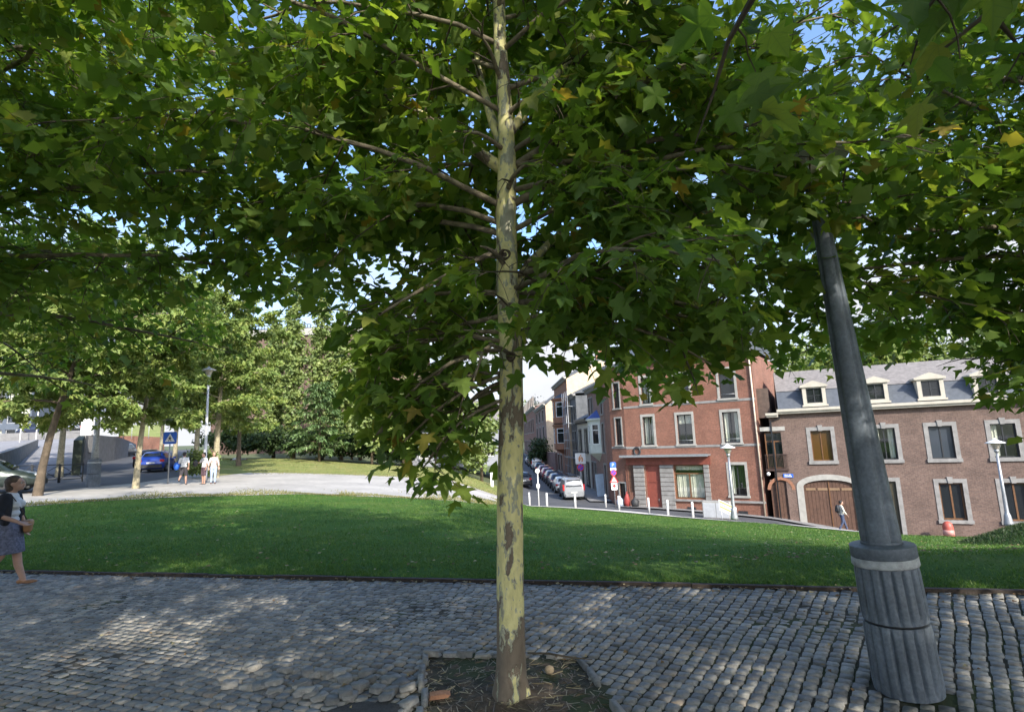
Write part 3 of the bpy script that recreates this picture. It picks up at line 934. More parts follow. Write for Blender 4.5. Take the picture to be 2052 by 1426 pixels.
def plane_tree(label, base, trunk, limbs, seed, zmin, size=.155, hero=300, tmpl=None, leaf_m=None, bark=None, dens=1., group='young plane trees round the square', keepout=True, sub=.42, zmax=99, fine=True, mult=3):
    """trunk: list of (x, y, z, r) relative to base; limbs: (height, azimuth, elevation, length, radius, droop)"""
    rng = np.random.default_rng(seed)
    root = thing('plane_tree', label, 'tree', base, 0, group)
    B = np.array(base, float)
    bark = bark or M_BARK
    T = np.array(trunk, float)
    V, F = tube_vf(T[:, :3], T[:, 3], 20 if fine else 10)
    # a real trunk is not perfectly round
    V = np.array(V)
    c = np.repeat(T[:, :3], 20 if fine else 10, 0)
    rad = V - c
    ang = np.arctan2(rad[:, 1], rad[:, 0])
    V = c + rad * (1 + .045 * np.sin(3 * ang + V[:, 2] * 1.3) + .03 * np.sin(5 * ang - V[:, 2] * 2.1) + .02 * np.sin(V[:, 2] * 9 + ang))[:, None]
    obj_np('trunk', V, F, bark, root, True)
    sites, sdir = [], []
    for (h, az, el, L, r0, dr) in limbs:
        z = h
        k = np.searchsorted(T[:, 2], z) ; k = min(max(k, 1), len(T) - 1)
        f = (z - T[k - 1, 2]) / (T[k, 2] - T[k - 1, 2] + 1e-9)
        p0 = T[k - 1, :3] * (1 - f) + T[k, :3] * f
        n = max(5, int(L / .4))
        P, a1 = path(p0, az, el, L, n, dr, rng)
        low = [i for i in range(2, n + 1) if P[i][2] + B[2] < float(zmin(P[i][0] + B[0], P[i][1] + B[1])) - .1]
        if low and fine:
            n = low[0] - 1
            if n < 2: continue
            P = P[:n + 1]
        mb = MB()
        mb.tube(P, [r0 * (1 - i / n) ** .8 + .006 for i in range(n + 1)], 7 if fine else 4, 0)
        S = np.concatenate([[0], np.cumsum(np.linalg.norm(np.diff(P, axis=0), axis=1))])
        s = L * .09 + .12
        side = 1
        while s < S[-1]:
            q = np.array([np.interp(s, S, P[:, j]) for j in range(3)])
            i = min(np.searchsorted(S, s), n) ; t = unit(P[i] - P[i - 1])
            az2 = atan2(t[0], t[1]) + side * rng.uniform(.6, 1.25)
            L2 = (.30 + .33 * (1 - s / S[-1]) * L * .8 + rng.uniform(0, .25)) * (1 if L > 1 else .7)
            L2 = min(L2, 1.9)
            e2 = math.asin(max(-.9, min(.9, t[2]))) * .5 + rng.uniform(-.75, .65)
            n2 = max(3, int(L2 / .22))
            Q, _ = path(q, az2, e2, L2, n2, rng.uniform(.3, .95), rng, .16)
            e_ = Q[n2 // 2] + B
            f_ = Q[-1] + B
            if e_[2] < float(zmin(e_[0], e_[1])) - .05 or f_[2] < float(zmin(f_[0], f_[1])) - .18 or (keepout and np.linalg.norm(Q[-1] + B - CPOS) < 1.9):
                side = -side; s += sub * rng.uniform(.6, 1.3) * .72
                continue
            S2 = np.concatenate([[0], np.cumsum(np.linalg.norm(np.diff(Q, axis=0), axis=1))])
            mb.tube(Q, [.010 * (1 - i / n2) + .0025 for i in range(n2 + 1)], 3, 1, False)
            s2 = .12; sd = 1
            while s2 < S2[-1]:
                w = np.array([np.interp(s2, S2, Q[:, j]) for j in range(3)])
                j = min(np.searchsorted(S2, s2), n2); t2 = unit(Q[j] - Q[j - 1])
                sites.append(w); sdir.append(t2)
                if rng.random() < .5 * dens:
                    az3 = atan2(t2[0], t2[1]) + sd * rng.uniform(.5, 1.2)
                    L3 = rng.uniform(.18, .5)
                    W, _ = path(w, az3, rng.uniform(-1.0, .55), L3, 3, rng.uniform(.2, .9), rng, .15)
                    f_ = W[-1] + B
                    if fine and f_[2] > float(zmin(f_[0], f_[1])) - .1: mb.tube(W, [.004, .0035, .003, .002], 3, 1, False)
                    for f3 in np.arange(.25, 1.01, .075 / L3 / max(.5, dens)):
                        w3 = W[0] * (1 - f3) + W[-1] * f3
                        sites.append(w3); sdir.append(unit(W[-1] - W[0]))
                    sd = -sd
                s2 += .085 / max(.6, dens)
            side = -side
            s += sub * rng.uniform(.6, 1.3) * .72
        for f in np.linspace(.8, 1, 6):
            sites.append(P[0] * 0 + np.array([np.interp(f * S[-1], S, P[:, j]) for j in range(3)])); sdir.append(unit(P[-1] - P[-2]))
        if fine or r0 > .02:
            mb.build('branch', [bark if r0 > .038 else M_BRANCH, M_TWIG], root)
    P = np.repeat(np.array(sites), mult, 0); D = np.repeat(np.array(sdir), mult, 0)
    n = len(P)
    P = P + rng.normal(0, .07, (n, 3)) * (0 if mult == 1 else 1)
    out = D * .55 + rng.normal(0, .62, (n, 3)); out[:, 2] = -np.abs(rng.normal(.32, .32, n))
    out /= np.linalg.norm(out, axis=1)[:, None]
    P = P + out * rng.uniform(.03, .15, n)[:, None]
    nr = rng.normal(0, .45 if leaf_m is None else .75, (n, 3)); nr[:, 2] = np.abs(nr[:, 2]) + (.75 if leaf_m is None else .3)
    size_ = size * rng.uniform(.55, 1.25, n)
    W = P + B
    keep = W[:, 2] > zmin(W[:, 0], W[:, 1]) + rng.normal(0, .17, n)
    keep &= W[:, 2] < zmax
    if fine: keep &= rng.random(n) < .72
    if zmin is zmin_mid: keep &= ~((W[:, 1] < 4.5) & (np.abs(W[:, 0] / np.maximum(W[:, 1], 1)) < .055) & (W[:, 2] > 2.8) & (W[:, 2] < 6))
    if keepout:
        keep &= np.linalg.norm(W - CPOS, axis=1) > 2.0
        # nothing hangs right in front of the camera at head height
        keep &= ~((np.hypot(W[:, 0], W[:, 1]) < 3.0) & (W[:, 2] < 2.75) & (W[:, 1] > -1))
    P, nr, out, size_ = P[keep], nr[keep], out[keep], size_[keep]
    R = frames(out, nr)
    W = P + B
    n = len(P)
    curl = rng.uniform(.4, 2.2, n)
    sel = np.zeros(n, bool)
    if hero:
        q = W - CPOS
        z = q @ CFW
        px = CX + FPX * (q @ CR) / np.maximum(z, .01); py = CY - FPX * (q @ CU) / np.maximum(z, .01)
        ok = (z > .5) & (px > -60) & (px < 2112) & (py > -60) & (py < 1480)
        sc = np.where(ok, size_ / np.maximum(z, .1), 0)
        idx = np.argsort(-sc)[:hero]
        idx = idx[sc[idx] * FPX / 2.004 > 8]
        sel[idx] = True
        for i in idx:
            o = link(bpy.data.objects.new('leaf', HI_MESH), root)
            M = np.eye(4); M[:3, :3] = R[i] * size_[i]; M[:3, :3] = M[:3, :3] @ np.diag([1, 1, curl[i]]); M[:3, 3] = P[i]
            o.matrix_local = Matrix(M.tolist())
    # leaves farther off are built with fewer faces; all in one mesh
    if tmpl is not None: lods = [(~sel, tmpl)]
    else:
        q = W - CPOS; z = q @ CFW; dist = np.linalg.norm(q, axis=1)
        seen = (z > .3) & (np.abs(q @ CR) < z * 1.1 + .6) & (np.abs(q @ CU) < z * .8 + .6)
        near = ~sel & seen & (dist < 4.6); far = ~sel & seen & (dist >= 4.6) & (dist < 8.6); off = ~sel & ~near & ~far
        lods = [(near, LEAF_MID), (far, LEAF_LO), (off, LEAF_THREE)]
    VV, FF, b = [], [], 0
    for msk, T_ in lods:
        if not msk.any(): continue
        V, F = leaves_vf(P[msk], R[msk], size_[msk], T_, curl[msk])
        VV.append(V); FF.append(F + b); b += len(V)
    tag(obj_np('foliage', np.concatenate(VV), np.concatenate(FF), leaf_m or M_LEAF, root, True), kind='stuff')
    print('tree', label[:30], n, sum(len(f) for f in FF))
    return root

GA = 2.39996
def whorl(n, h0, h1, rmax, seed, top=.35, el0=.35, el1=1.0, rad=.035, az0=0., front=None, prof=None):
    r = random.Random(seed)
    out = []
    for i in range(n):
        f = i / max(1, n - 1)
        h = h0 + (h1 - h0) * f + r.uniform(-.1, .1)
        az = az0 + i * GA + r.uniform(-.25, .25)
        L = rmax * (prof(f) if prof else (1 - (1 - top) * f ** 1.3)) * r.uniform(.85, 1.12)
        if front: L = front(h, az, L)
        out.append((h, az, el0 + (el1 - el0) * f + r.uniform(-.12, .12), L, rad * (1 - .55 * f), .75 - .3 * f))
    return out

def fbm(x, y):
    return .5 * np.sin(x * 1.9 + y * .7) * np.sin(y * 2.3 - x * .4) + .35 * np.sin(x * 4.1 - y * 3.1 + 1)

def bump2(x, y, cx, cy, r):
    return np.exp(-((x - cx) ** 2 + (y - cy) ** 2) / r ** 2)

# --- the plane tree in the middle
def front_mid(h, az, L):
    # boughs towards the camera stay short, as do the lowest
    back = cos(az)                       # azimuth from +y; the camera is at -y
    if back < -.55 and h < 7.5: L = .55
    elif back < -.2 and h < 6: L = min(L, 2.3)
    return L
def gap_left(x, y, z):
    # the gap between this crown and its left neighbour
    return np.maximum(z, np.where(np.abs(x / np.maximum(y, 1) + .40) < .085, 2.0 + .25 * y, 0))
def zmin_mid(x, y):
    z = 2.62 + .25 * fbm(x, y)
    z = z - 1.1 * bump2(x, y, -.5, 4.2, .55) - .4 * bump2(x, y, -1.3, 4.7, .8) - .55 * bump2(x, y, .95, 3.6, .6) - .25 * bump2(x, y, -.1, 4.6, .6)
    z = z + .6 * bump2(x, y, .45, 6.2, .7) 
    return gap_left(x, y, z)
mid_trunk = [(.0, 0, -.08, .165), (-.0, 0, .03, .145), (.0, 0, .12, .122), (.01, 0, .3, .112), (.02, 0, .8, .107), (.043, 0, 1.5, .104), (.08, 0, 2.1, .1), (.103, 0, 2.7, .098), (.102, 0, 3.3, .094),
             (.115, 0, 3.9, .088), (.135, 0, 4.3, .085), (.14, 0, 4.6, .072), (.13, .01, 5.0, .066), (.11, .02, 5.6, .058), (.13, .03, 6.4, .05), (.12, .05, 7.4, .04), (.16, .08, 8.6, .028), (.15, .1, 9.8, .012)]
D = math.radians
mid_limbs = [(3.95, D(-88), .55, 4.2, .022, .65), (3.7, D(-62), .45, 4.6, .022, .6), (4.28, D(-75), .75, 3.6, .05, .35), (4.45, D(-35), 1.15, 3.4, .045, .2), (4.62, D(70), .95, 3.6, .042, .3), (4.3, D(100), .62, 3.4, .03, .5),
             (3.95, D(105), .5, 2.6, .03, .7), (3.15, D(40), .85, 2.6, .04, .6), (3.6, D(-95), -.40, 1.9, .02, .3), (2.75, D(-100), .1, 1.6, .016, .9), (2.65, D(200), .2, 1.0, .014, 1.2), (2.5, D(-110), .0, 1.3, .013, 1.1),
             (2.45, D(-85), -.3, .8, .012, .9), (2.25, D(-100), -.35, .9, .01, .6), (2.3, D(-130), -.3, .9, .01, .7), (2.5, D(-112), -.3, 1.2, .012, .6), (2.7, D(-125), -.15, 1.4, .014, 1.0), (2.4, D(-60), -.2, .9, .012, 1.0),
             (2.85, D(-90), .0, 2.4, .016, .6), (3.0, D(-65), .0, 2.6, .018, .55), (3.1, D(125), .1, 1.9, .018, .8), (2.95, D(105), .0, 1.7, .016, .8), (3.2, D(140), .1, 2.2, .018, .8), (3.1, D(80), .05, 2.2, .018, .6), (3.2, D(60), .05, 2.6, .018, .5)]
mid_limbs += whorl(50, 2.9, 9.6, 5.1, 21, .35, .26, 1.0, .022, .4, front_mid) + [(4.1, D(104), .05, 3.3, .02, .05), (4.35, D(97), .05, 3.5, .02, .0)]
plane_tree('young plane tree with cream and brown flaking bark standing in the soil pit', (-.11, 4.56, 0), mid_trunk, mid_limbs, 5, zmin_mid, .14, dens=1.1, mult=2)

def knot():
    root = [o for o in bpy.data.objects if o.name == 'plane_tree'][0]
    V, F = [], []
    for i in range(22):
        t = 2 * pi * i / 22
        for k, (r, y) in enumerate(((.052, 0.012), (.044, -.012), (.034, -.010), (.024, .004), (.016, -.004))):
            rr = r * (1 + .1 * sin(3 * t + k))
            V.append((rr * cos(t), y, rr * 1.05 * sin(t)))
    F = [(i * 5 + k, i * 5 + k + 1, (i + 1) % 22 * 5 + k + 1, (i + 1) % 22 * 5 + k) for i in range(22) for k in range(4)] + [tuple(i * 5 + 4 for i in range(22))]
    for (x, y, z, sc) in ((.085, -.088, 3.50, 1.0), (.10, -.094, 2.62, .8)):
        o = MB().add(V, F, 0, False).build('branch_scar', mat('dark_branch_scar', (.085, .06, .042), .9, .5, 40, .5), root, (x, y, z)); o.scale = (sc, 1, sc)
knot()

# --- its neighbours in the row, trunks outside the picture, crowns reaching into it
def trunk_simple(h, r, lean=(0, 0), n=9):
    return [(lean[0] * (i / n) ** 1.5, lean[1] * (i / n) ** 1.5, -.1 + (h + .1) * i / n, r * (1.25 if i == 0 else 1) * (1 - .9 * (i / n)) + .008) for i in range(n + 1)]
full = lambda f: .75 + .35 * sin(pi * min(1, f * 1.25)) - .45 * max(0, f - .6)
plane_tree('plane tree right of the tall lamp post with dark low boughs over the lawn', (7.6, 6.0, -.15), trunk_simple(11.5, .15), [(2.7, D(-120), .1, 2.6, .022, .7), (2.9, D(-75), .1, 2.8, .022, .7), (3.1, D(-45), .1, 3.0, .022, .7), (2.6, D(-95), .0, 2.2, .02, .7), (3.3, D(-140), .1, 2.6, .02, .7), (2.8, D(-20), .1, 2.8, .02, .7), (3.5, D(-60), .1, 3.2, .02, .6), (4.1, D(-113), .0, 5.3, .03, .05), (3.6, D(-95), .15, 5.2, .03, .3), (4.2, D(-110), .2, 5., .03, .3), (4.9, D(-85), .2, 5., .03, .3), (5.6, D(-100), .2, 4.6, .03, .3)] + whorl(48, 2.3, 10.8, 5.6, 33, .3, .15, 1.0, .035, 1.1, None, full), 6,
           lambda x, y: np.where(x / np.maximum(y, 1) > .84, 1.8, 2.85) + .25 * fbm(x, y) + .9 * np.clip(5.0 - x, 0, 3) * .25, .145, dens=1., mult=2)
plane_tree('plane tree left of the pavement with boughs reaching over the walking woman', (-7.4, 6.2, 0), trunk_simple(11.5, .15), [(4.2, D(95), .1, 5.2, .03, .3), (4.7, D(110), .15, 5., .03, .3), (5.3, D(80), .2, 5., .03, .3), (6.1, D(105), .2, 4.6, .03, .3)] + whorl(46, 3.1, 10.8, 5.8, 44, .3, .2, 1.0, .035, .3, None, full), 7,
           lambda x, y: gap_left(x, y, 3.25 + .8 * fbm(x * .8, y * .8)), .145, dens=1., mult=2)
plane_tree('plane tree behind the camera whose boughs hang in at the top left', (-2.9, -1.6, 0), trunk_simple(12, .15), whorl(28, 3.2, 11.3, 4.7, 55, .35, .25, 1.0, .035, .3, None, full), 8,
           lambda x, y: 3.25 + .2 * fbm(x, y), .15, dens=.6, mult=2)
plane_tree('plane tree behind the camera whose boughs hang in at the top right', (4.4, -1.7, 0), trunk_simple(12, .15), [(3.15, D(-31), .02, 4.9, .03, .10), (3.4, D(-38), .05, 4.6, .03, .2), (4.15, D(-25), -.03, 5.9, .03, .06)] + whorl(28, 3.2, 11.3, 4.9, 66, .35, .25, 1.0, .035, 1.3, None, full), 9,
           lambda x, y: 3.05 + .2 * fbm(x, y) - .4 * bump2(x, y, 1.9, 2.4, .9), .15, dens=.6, mult=2)
for k, (x, y) in enumerate(((11.6, -2.4), (-10.2, -2.2), (.6, -6.8), (6.6, -6.8), (-5., -6.5))):  # unseen trees added to shade the pavement; back row bare below for light
    plane_tree('plane tree standing behind the camera, out of the picture', (x, y, 0), trunk_simple(12.5, .15), whorl(26, 2.9, 11.8, 5.0, 70 + k, .35, .3, 1.0, .035, 1.3 * k, None, full), 20 + k,
               lambda x, y: np.where(np.asarray(y) < -3.9, 5.6, 2.9) + .2 * fbm(x, y), .32, 0, LEAF_THREE, dens=.45, fine=False, sub=.7, mult=3)

# --- sunlit plane trees along the road on the left
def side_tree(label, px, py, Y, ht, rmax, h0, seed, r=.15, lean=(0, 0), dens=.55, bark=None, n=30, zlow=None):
    p = at(px, py, Y)
    z = Hf(p[0], p[1])
    plane_tree(label, (p[0], p[1], z), trunk_simple(ht, r, lean), whorl(n, h0, ht * .93, rmax, seed, .45, .2, 1.0, .05, seed, None, lambda f: sin(pi * (.18 + .72 * f)) ** .7), seed,
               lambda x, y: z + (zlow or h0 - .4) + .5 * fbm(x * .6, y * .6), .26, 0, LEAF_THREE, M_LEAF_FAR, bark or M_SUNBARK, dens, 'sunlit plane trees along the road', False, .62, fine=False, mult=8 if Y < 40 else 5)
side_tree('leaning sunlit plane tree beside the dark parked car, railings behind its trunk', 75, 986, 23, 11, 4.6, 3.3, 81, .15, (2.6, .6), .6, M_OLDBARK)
side_tree('sunlit plane tree with pale bleached trunk in front of the blue car', 272, 967, 27.5, 10.5, 4.2, 3.2, 82, .135, (.9, .2))
side_tree('sunlit plane tree beside the two standing people, dark hedge behind', 432, 948, 36, 12, 5.0, 3.6, 83, .2, (.3, 0), .6)
side_tree('sunlit plane tree behind the green bush at the road bend', 392, 938, 46, 13, 5.2, 4.2, 84, .22, (.2, 0))
side_tree('tall plane tree beside the fluted grey lamp post, crown over the ramp', 120, 930, 38, 14, 5.4, 5.2, 85, .2, (.4, 0))
side_tree('plane tree at the left picture edge above the ramp wall', -60, 950, 30, 13, 5.2, 3.6, 86, .2)
side_tree('second plane tree of the far avenue behind the crossing sign', 350, 925, 58, 14, 5.2, 4.6, 87, .22)
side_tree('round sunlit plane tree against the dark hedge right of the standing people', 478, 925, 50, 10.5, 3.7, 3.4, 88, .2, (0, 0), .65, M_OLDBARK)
side_tree('plane tree of the far avenue just left of the crossing sign', 322, 918, 70, 14, 5.4, 5, 89, .22)

# ------------------------------------------------------------------ background trees and shrubs
def cloud(label, name, cat, base, blobs, n, leaf, m, trunk=None, seed=1, group=None, flat=.5, crown='crown'):
    """blobs: (dx, dy, dz, rx, ry, rz); leaf clumps through the volume, thicker near the surface"""
    rng = np.random.default_rng(seed)
    root = thing(name, label, cat, base, 0, group)
    vol = np.array([b[3] * b[4] * b[5] for b in blobs]) ** .75
    cnt = (n * vol / vol.sum()).astype(int)
    P, O = [], []
    for b, k in zip(blobs, cnt):
        v = rng.normal(0, 1, (k, 3)); v /= np.linalg.norm(v, axis=1)[:, None]
        rr = rng.random(k) ** .45
        lump = 1 + .22 * np.sin(v[:, 0] * 5 + seed) * np.sin(v[:, 2] * 6 + b[0]) + .15 * np.sin(v[:, 1] * 9 + v[:, 2] * 7)
        P.append(np.array(b[:3]) + v * (rr * lump)[:, None] * np.array(b[3:])); O.append(v)
    P = np.concatenate(P); O = np.concatenate(O)
    # open gaps between clumps
    g = np.sin(P[:, 0] * 2.6 + seed) + np.sin(P[:, 1] * 2.9 + P[:, 2] * 1.1) + np.sin(P[:, 2] * 3.1 - P[:, 0])
    kp = g > -1.15
    P, O = P[kp], O[kp]
    k = len(P)
    ax = O * .6 + rng.normal(0, .6, (k, 3)); ax[:, 2] -= .25
    nr = O * .5 + rng.normal(0, .45, (k, 3)); nr[:, 2] += flat
    V, F = leaves_vf(P, frames(ax, nr), leaf * rng.uniform(.6, 1.3, k), LEAF_TINY)
    tag(obj_np(crown, V, F, m, root), kind='stuff')
    if trunk:
        mb = MB(); h, r = trunk
        mb.tube([(0, 0, -.3), (.05, 0, h * .5), (0, .05, h)], [r * 1.1, r * .8, r * .4], 8)
        mb.build('trunk', M_OLDBARK, root)
    return root

def spot(px, py, Y):
    p = at(px, py, Y)
    return (p[0], p[1], Hf(p[0], p[1]))

def poplar(label, px, Y, h, w, seed):
    b = [(random.Random(seed + i).uniform(-.25, .25), 0, 1.5 + (h - 2) * (i + .5) / 7, w * (1 - abs(i - 2.6) / 7), w * (1 - abs(i - 2.6) / 7), h / 8) for i in range(7)]
    cloud(label, 'poplar', 'tree', spot(px, 915, Y), b, 6500, .38, M_POPLAR, (h * .6, .22), seed, 'slim trees in front of the brick wall')
poplar('slim tall poplar, leftmost in front of the brick wall', 588, 62, 21, 1.5, 3)
poplar('slim poplar right beside the leftmost one, slightly shorter', 645, 64, 20.5, 1.6, 4)
poplar('narrow poplar against the shaded part of the brick wall', 722, 66, 17, 1.5, 5)
poplar('narrow poplar left of the plane trunk behind its leaves', 905, 58, 17, 1.7, 6)
poplar('slim poplar between the round plane tree and the leftmost poplar', 548, 66, 17, 1.5, 8)
poplar('slim poplar just right of the cedar', 684, 65, 18, 1.5, 9)
def cedar():
    root = thing('cedar', 'feathery light green cedar with drooping layered boughs under the poplars', 'tree', spot(640, 922, 56))
    rng = np.random.default_rng(12)
    P, A = [], []
    mb = MB(); mb.tube([(0, 0, -.2), (0, 0, 4), (0, 0, 8)], [.16, .1, .03], 7); mb.build('trunk', M_OLDBARK, root)
    mb = MB()
    for i in range(46):
        z = .8 + 7.2 * i / 46; a = i * GA; L = 3.3 * (1 - i / 50) ** .8 + .3
        Q, _ = path((0, 0, z), a, .25, L, 6, .7, rng, .05)
        mb.tube(Q, [.03 * (1 - k / 7) + .005 for k in range(7)], 3, 0, False)
        for k in range(90):
            f = rng.random() ** .7 * 5.99; j = int(f); q = Q[j] * (1 - f + j) + Q[j + 1] * (f - j)
            P.append(q + rng.normal(0, .16, 3) * (1, 1, .5)); A.append(unit(Q[-1] - Q[0]) + rng.normal(0, .5, 3) - (0, 0, .35))
    mb.build('branch', M_OLDBARK, root)
    P = np.array(P); A = np.array(A); k = len(P)
    nr = rng.normal(0, .3, (k, 3)); nr[:, 2] += 1
    V, F = leaves_vf(P, frames(A, nr), rng.uniform(.25, .5, k), (LEAF_TINY[0] * (.5, 1, 1), LEAF_TINY[1]))
    tag(obj_np('crown', V, F, M_CONIFER, root), kind='stuff')
cedar()
def bushy(label, px, py, Y, w, h, seed, m=None, name='broadleaf_tree', n=3600, leaf=.34, trunk=True, cat='tree', group=None):
    r = random.Random(seed)
    b = [(r.uniform(-.55, .55) * w, r.uniform(-.3, .3) * w, h * r.uniform(.3, .85), w * r.uniform(.35, .6), w * r.uniform(.35, .6), h * r.uniform(.14, .24)) for _ in range(9)]
    b.append((0, 0, h * .55, w * .75, w * .6, h * .38))
    return cloud(label, name, cat, spot(px, py, Y), b, n, leaf, m or M_POPLAR, (h * .6, .14) if trunk else None, seed, group)
bushy('loose pale green tree beside the cedar, grey trunk showing', 745, 925, 56, 2.4, 8, 31)
bushy('light yellowish green tree with hanging sprays in front of the grey house', 808, 936, 55, 1.9, 6.4, 32, M_LEAF_FAR)
bushy('pale feathery tree just left of the plane trunk by the grey house', 965, 948, 52, 2.2, 7.5, 33)
bushy('green tree tucked behind the cedar against the brick wall', 705, 915, 68, 2.6, 8, 34)
bushy('broad green tree behind the light yellowish one', 850, 925, 66, 3.6, 11, 35)
bushy('green leafy bush with bright leaves beside the man in the white shirt', 398, 953, 35, 1.3, 1.9, 37, M_POPLAR, 'bush', 2600, .17, False, 'bush')
bushy('green shrub growing over the garden wall halfway up the street', 1085, 915, 92, 2.6, 5.4, 39, M_DARKLEAF, 'bush', 3000, .3, False, 'bush')
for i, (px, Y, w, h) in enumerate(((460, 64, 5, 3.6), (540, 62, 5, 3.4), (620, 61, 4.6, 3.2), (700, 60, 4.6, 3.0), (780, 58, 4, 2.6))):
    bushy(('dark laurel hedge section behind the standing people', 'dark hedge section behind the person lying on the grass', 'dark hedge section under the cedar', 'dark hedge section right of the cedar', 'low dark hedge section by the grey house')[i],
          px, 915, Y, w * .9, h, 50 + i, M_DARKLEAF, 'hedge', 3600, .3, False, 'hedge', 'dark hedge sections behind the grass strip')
# wooded hill behind the brown house
for i, (px, py, Y, w, h) in enumerate(((1600, 800, 62, 5, 17.), (1680, 800, 66, 6, 21.5), (1760, 800, 64, 5.5, 19), (1850, 800, 60, 6, 18), (1950, 800, 58, 6, 19), (2060, 800, 56, 6, 18))):
    bushy(('small tree on the slope just behind the narrow roof', 'sunlit tree on the slope above the first dormer', 'tree on the slope behind the lamp post', 'tree on the slope above the third dormer', 'big dark tree on the slope behind the roof end', 'tree on the slope at the right picture edge')[i],
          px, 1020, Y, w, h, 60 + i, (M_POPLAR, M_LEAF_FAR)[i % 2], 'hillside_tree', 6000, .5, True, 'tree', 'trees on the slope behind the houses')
for i, (px, Y, w, h) in enumerate(((1062, 190, 7, 17), (1090, 200, 8, 20))):
    bushy(('green tree at the far end of the street', 'darker tree behind the far brick house')[i], px, 905, Y, w, h, 75 + i, (M_POPLAR, M_DARKLEAF)[i], 'hillside_tree', 2600, .7, True, 'tree', 'trees at the street end')
# ------------------------------------------------------------------ buildings
class Front:
    """a facade plane: local x along it (left to right), y into the building, z up"""
    def __init__(s, root_name, label, cat, O, ang, z0, group=None):
        s.O = np.array([O[0], O[1]]); s.a = ang; s.z0 = z0
        s.d = np.array([cos(ang), sin(ang)]); s.n = np.array([-sin(ang), cos(ang)])
        s.root = thing(root_name, label, cat, (O[0], O[1], z0), ang, group)
    def on(s, px, py, y=0.):
        """local (x, z) of the facade point seen at that photograph pixel"""
        r = ray(px, py)
        o = s.O + s.n * y
        t = (o @ s.n) / (r[:2] @ s.n)
        P = CPOS + r * t
        return float((P[:2] - o) @ s.d), float(P[2] - s.z0)
    def rect(s, px0, py0, px1, py1, y=0.):
        """rectangle from its top-left and bottom-right pixels"""
        a = s.on(px0, py0, y); b = s.on(px1, py1, y)
        return [a[0], b[0], b[1], a[1]]

def wall(mb, x0, x1, z0, z1, ops, dep=.22, m=0, y=0.):
    xs = sorted({x0, x1, *[o[0] for o in ops], *[o[1] for o in ops]}); zs = sorted({z0, z1, *[o[2] for o in ops], *[o[3] for o in ops]})
    xs = [x for x in xs if x0 <= x <= x1]; zs = [z for z in zs if z0 <= z <= z1]
    for i in range(len(xs) - 1):
        for j in range(len(zs) - 1):
            cx, cz = (xs[i] + xs[i + 1]) / 2, (zs[j] + zs[j + 1]) / 2
            if any(o[0] < cx < o[1] and o[2] < cz < o[3] for o in ops): continue
            mb.quad((xs[i], y, zs[j]), (xs[i + 1], y, zs[j]), (xs[i + 1], y, zs[j + 1]), (xs[i], y, zs[j + 1]), m)
    for a, b, c, d in ops:
        mb.quad((a, y, c), (a, y + dep, c), (b, y + dep, c), (b, y, c), m)
        mb.quad((a, y, d), (b, y, d), (b, y + dep, d), (a, y + dep, d), m)
        mb.quad((a, y, c), (a, y, d), (a, y + dep, d), (a, y + dep, c), m)
        mb.quad((b, y, c), (b, y + dep, c), (b, y + dep, d), (b, y, d), m)

def shell(mb, x0, x1, z0, z1, dep, m=0, y=.002):
    """side, back and top faces behind a front"""
    mb.quad((x0, y, z0), (x0, y, z1), (x0, dep, z1), (x0, dep, z0), m)
    mb.quad((x1, y, z0), (x1, dep, z0), (x1, dep, z1), (x1, y, z1), m)
    mb.quad((x0, dep, z0), (x0, dep, z1), (x1, dep, z1), (x1, dep, z0), m)
    mb.quad((x0, y, z1), (x1, y, z1), (x1, dep, z1), (x0, dep, z1), m)

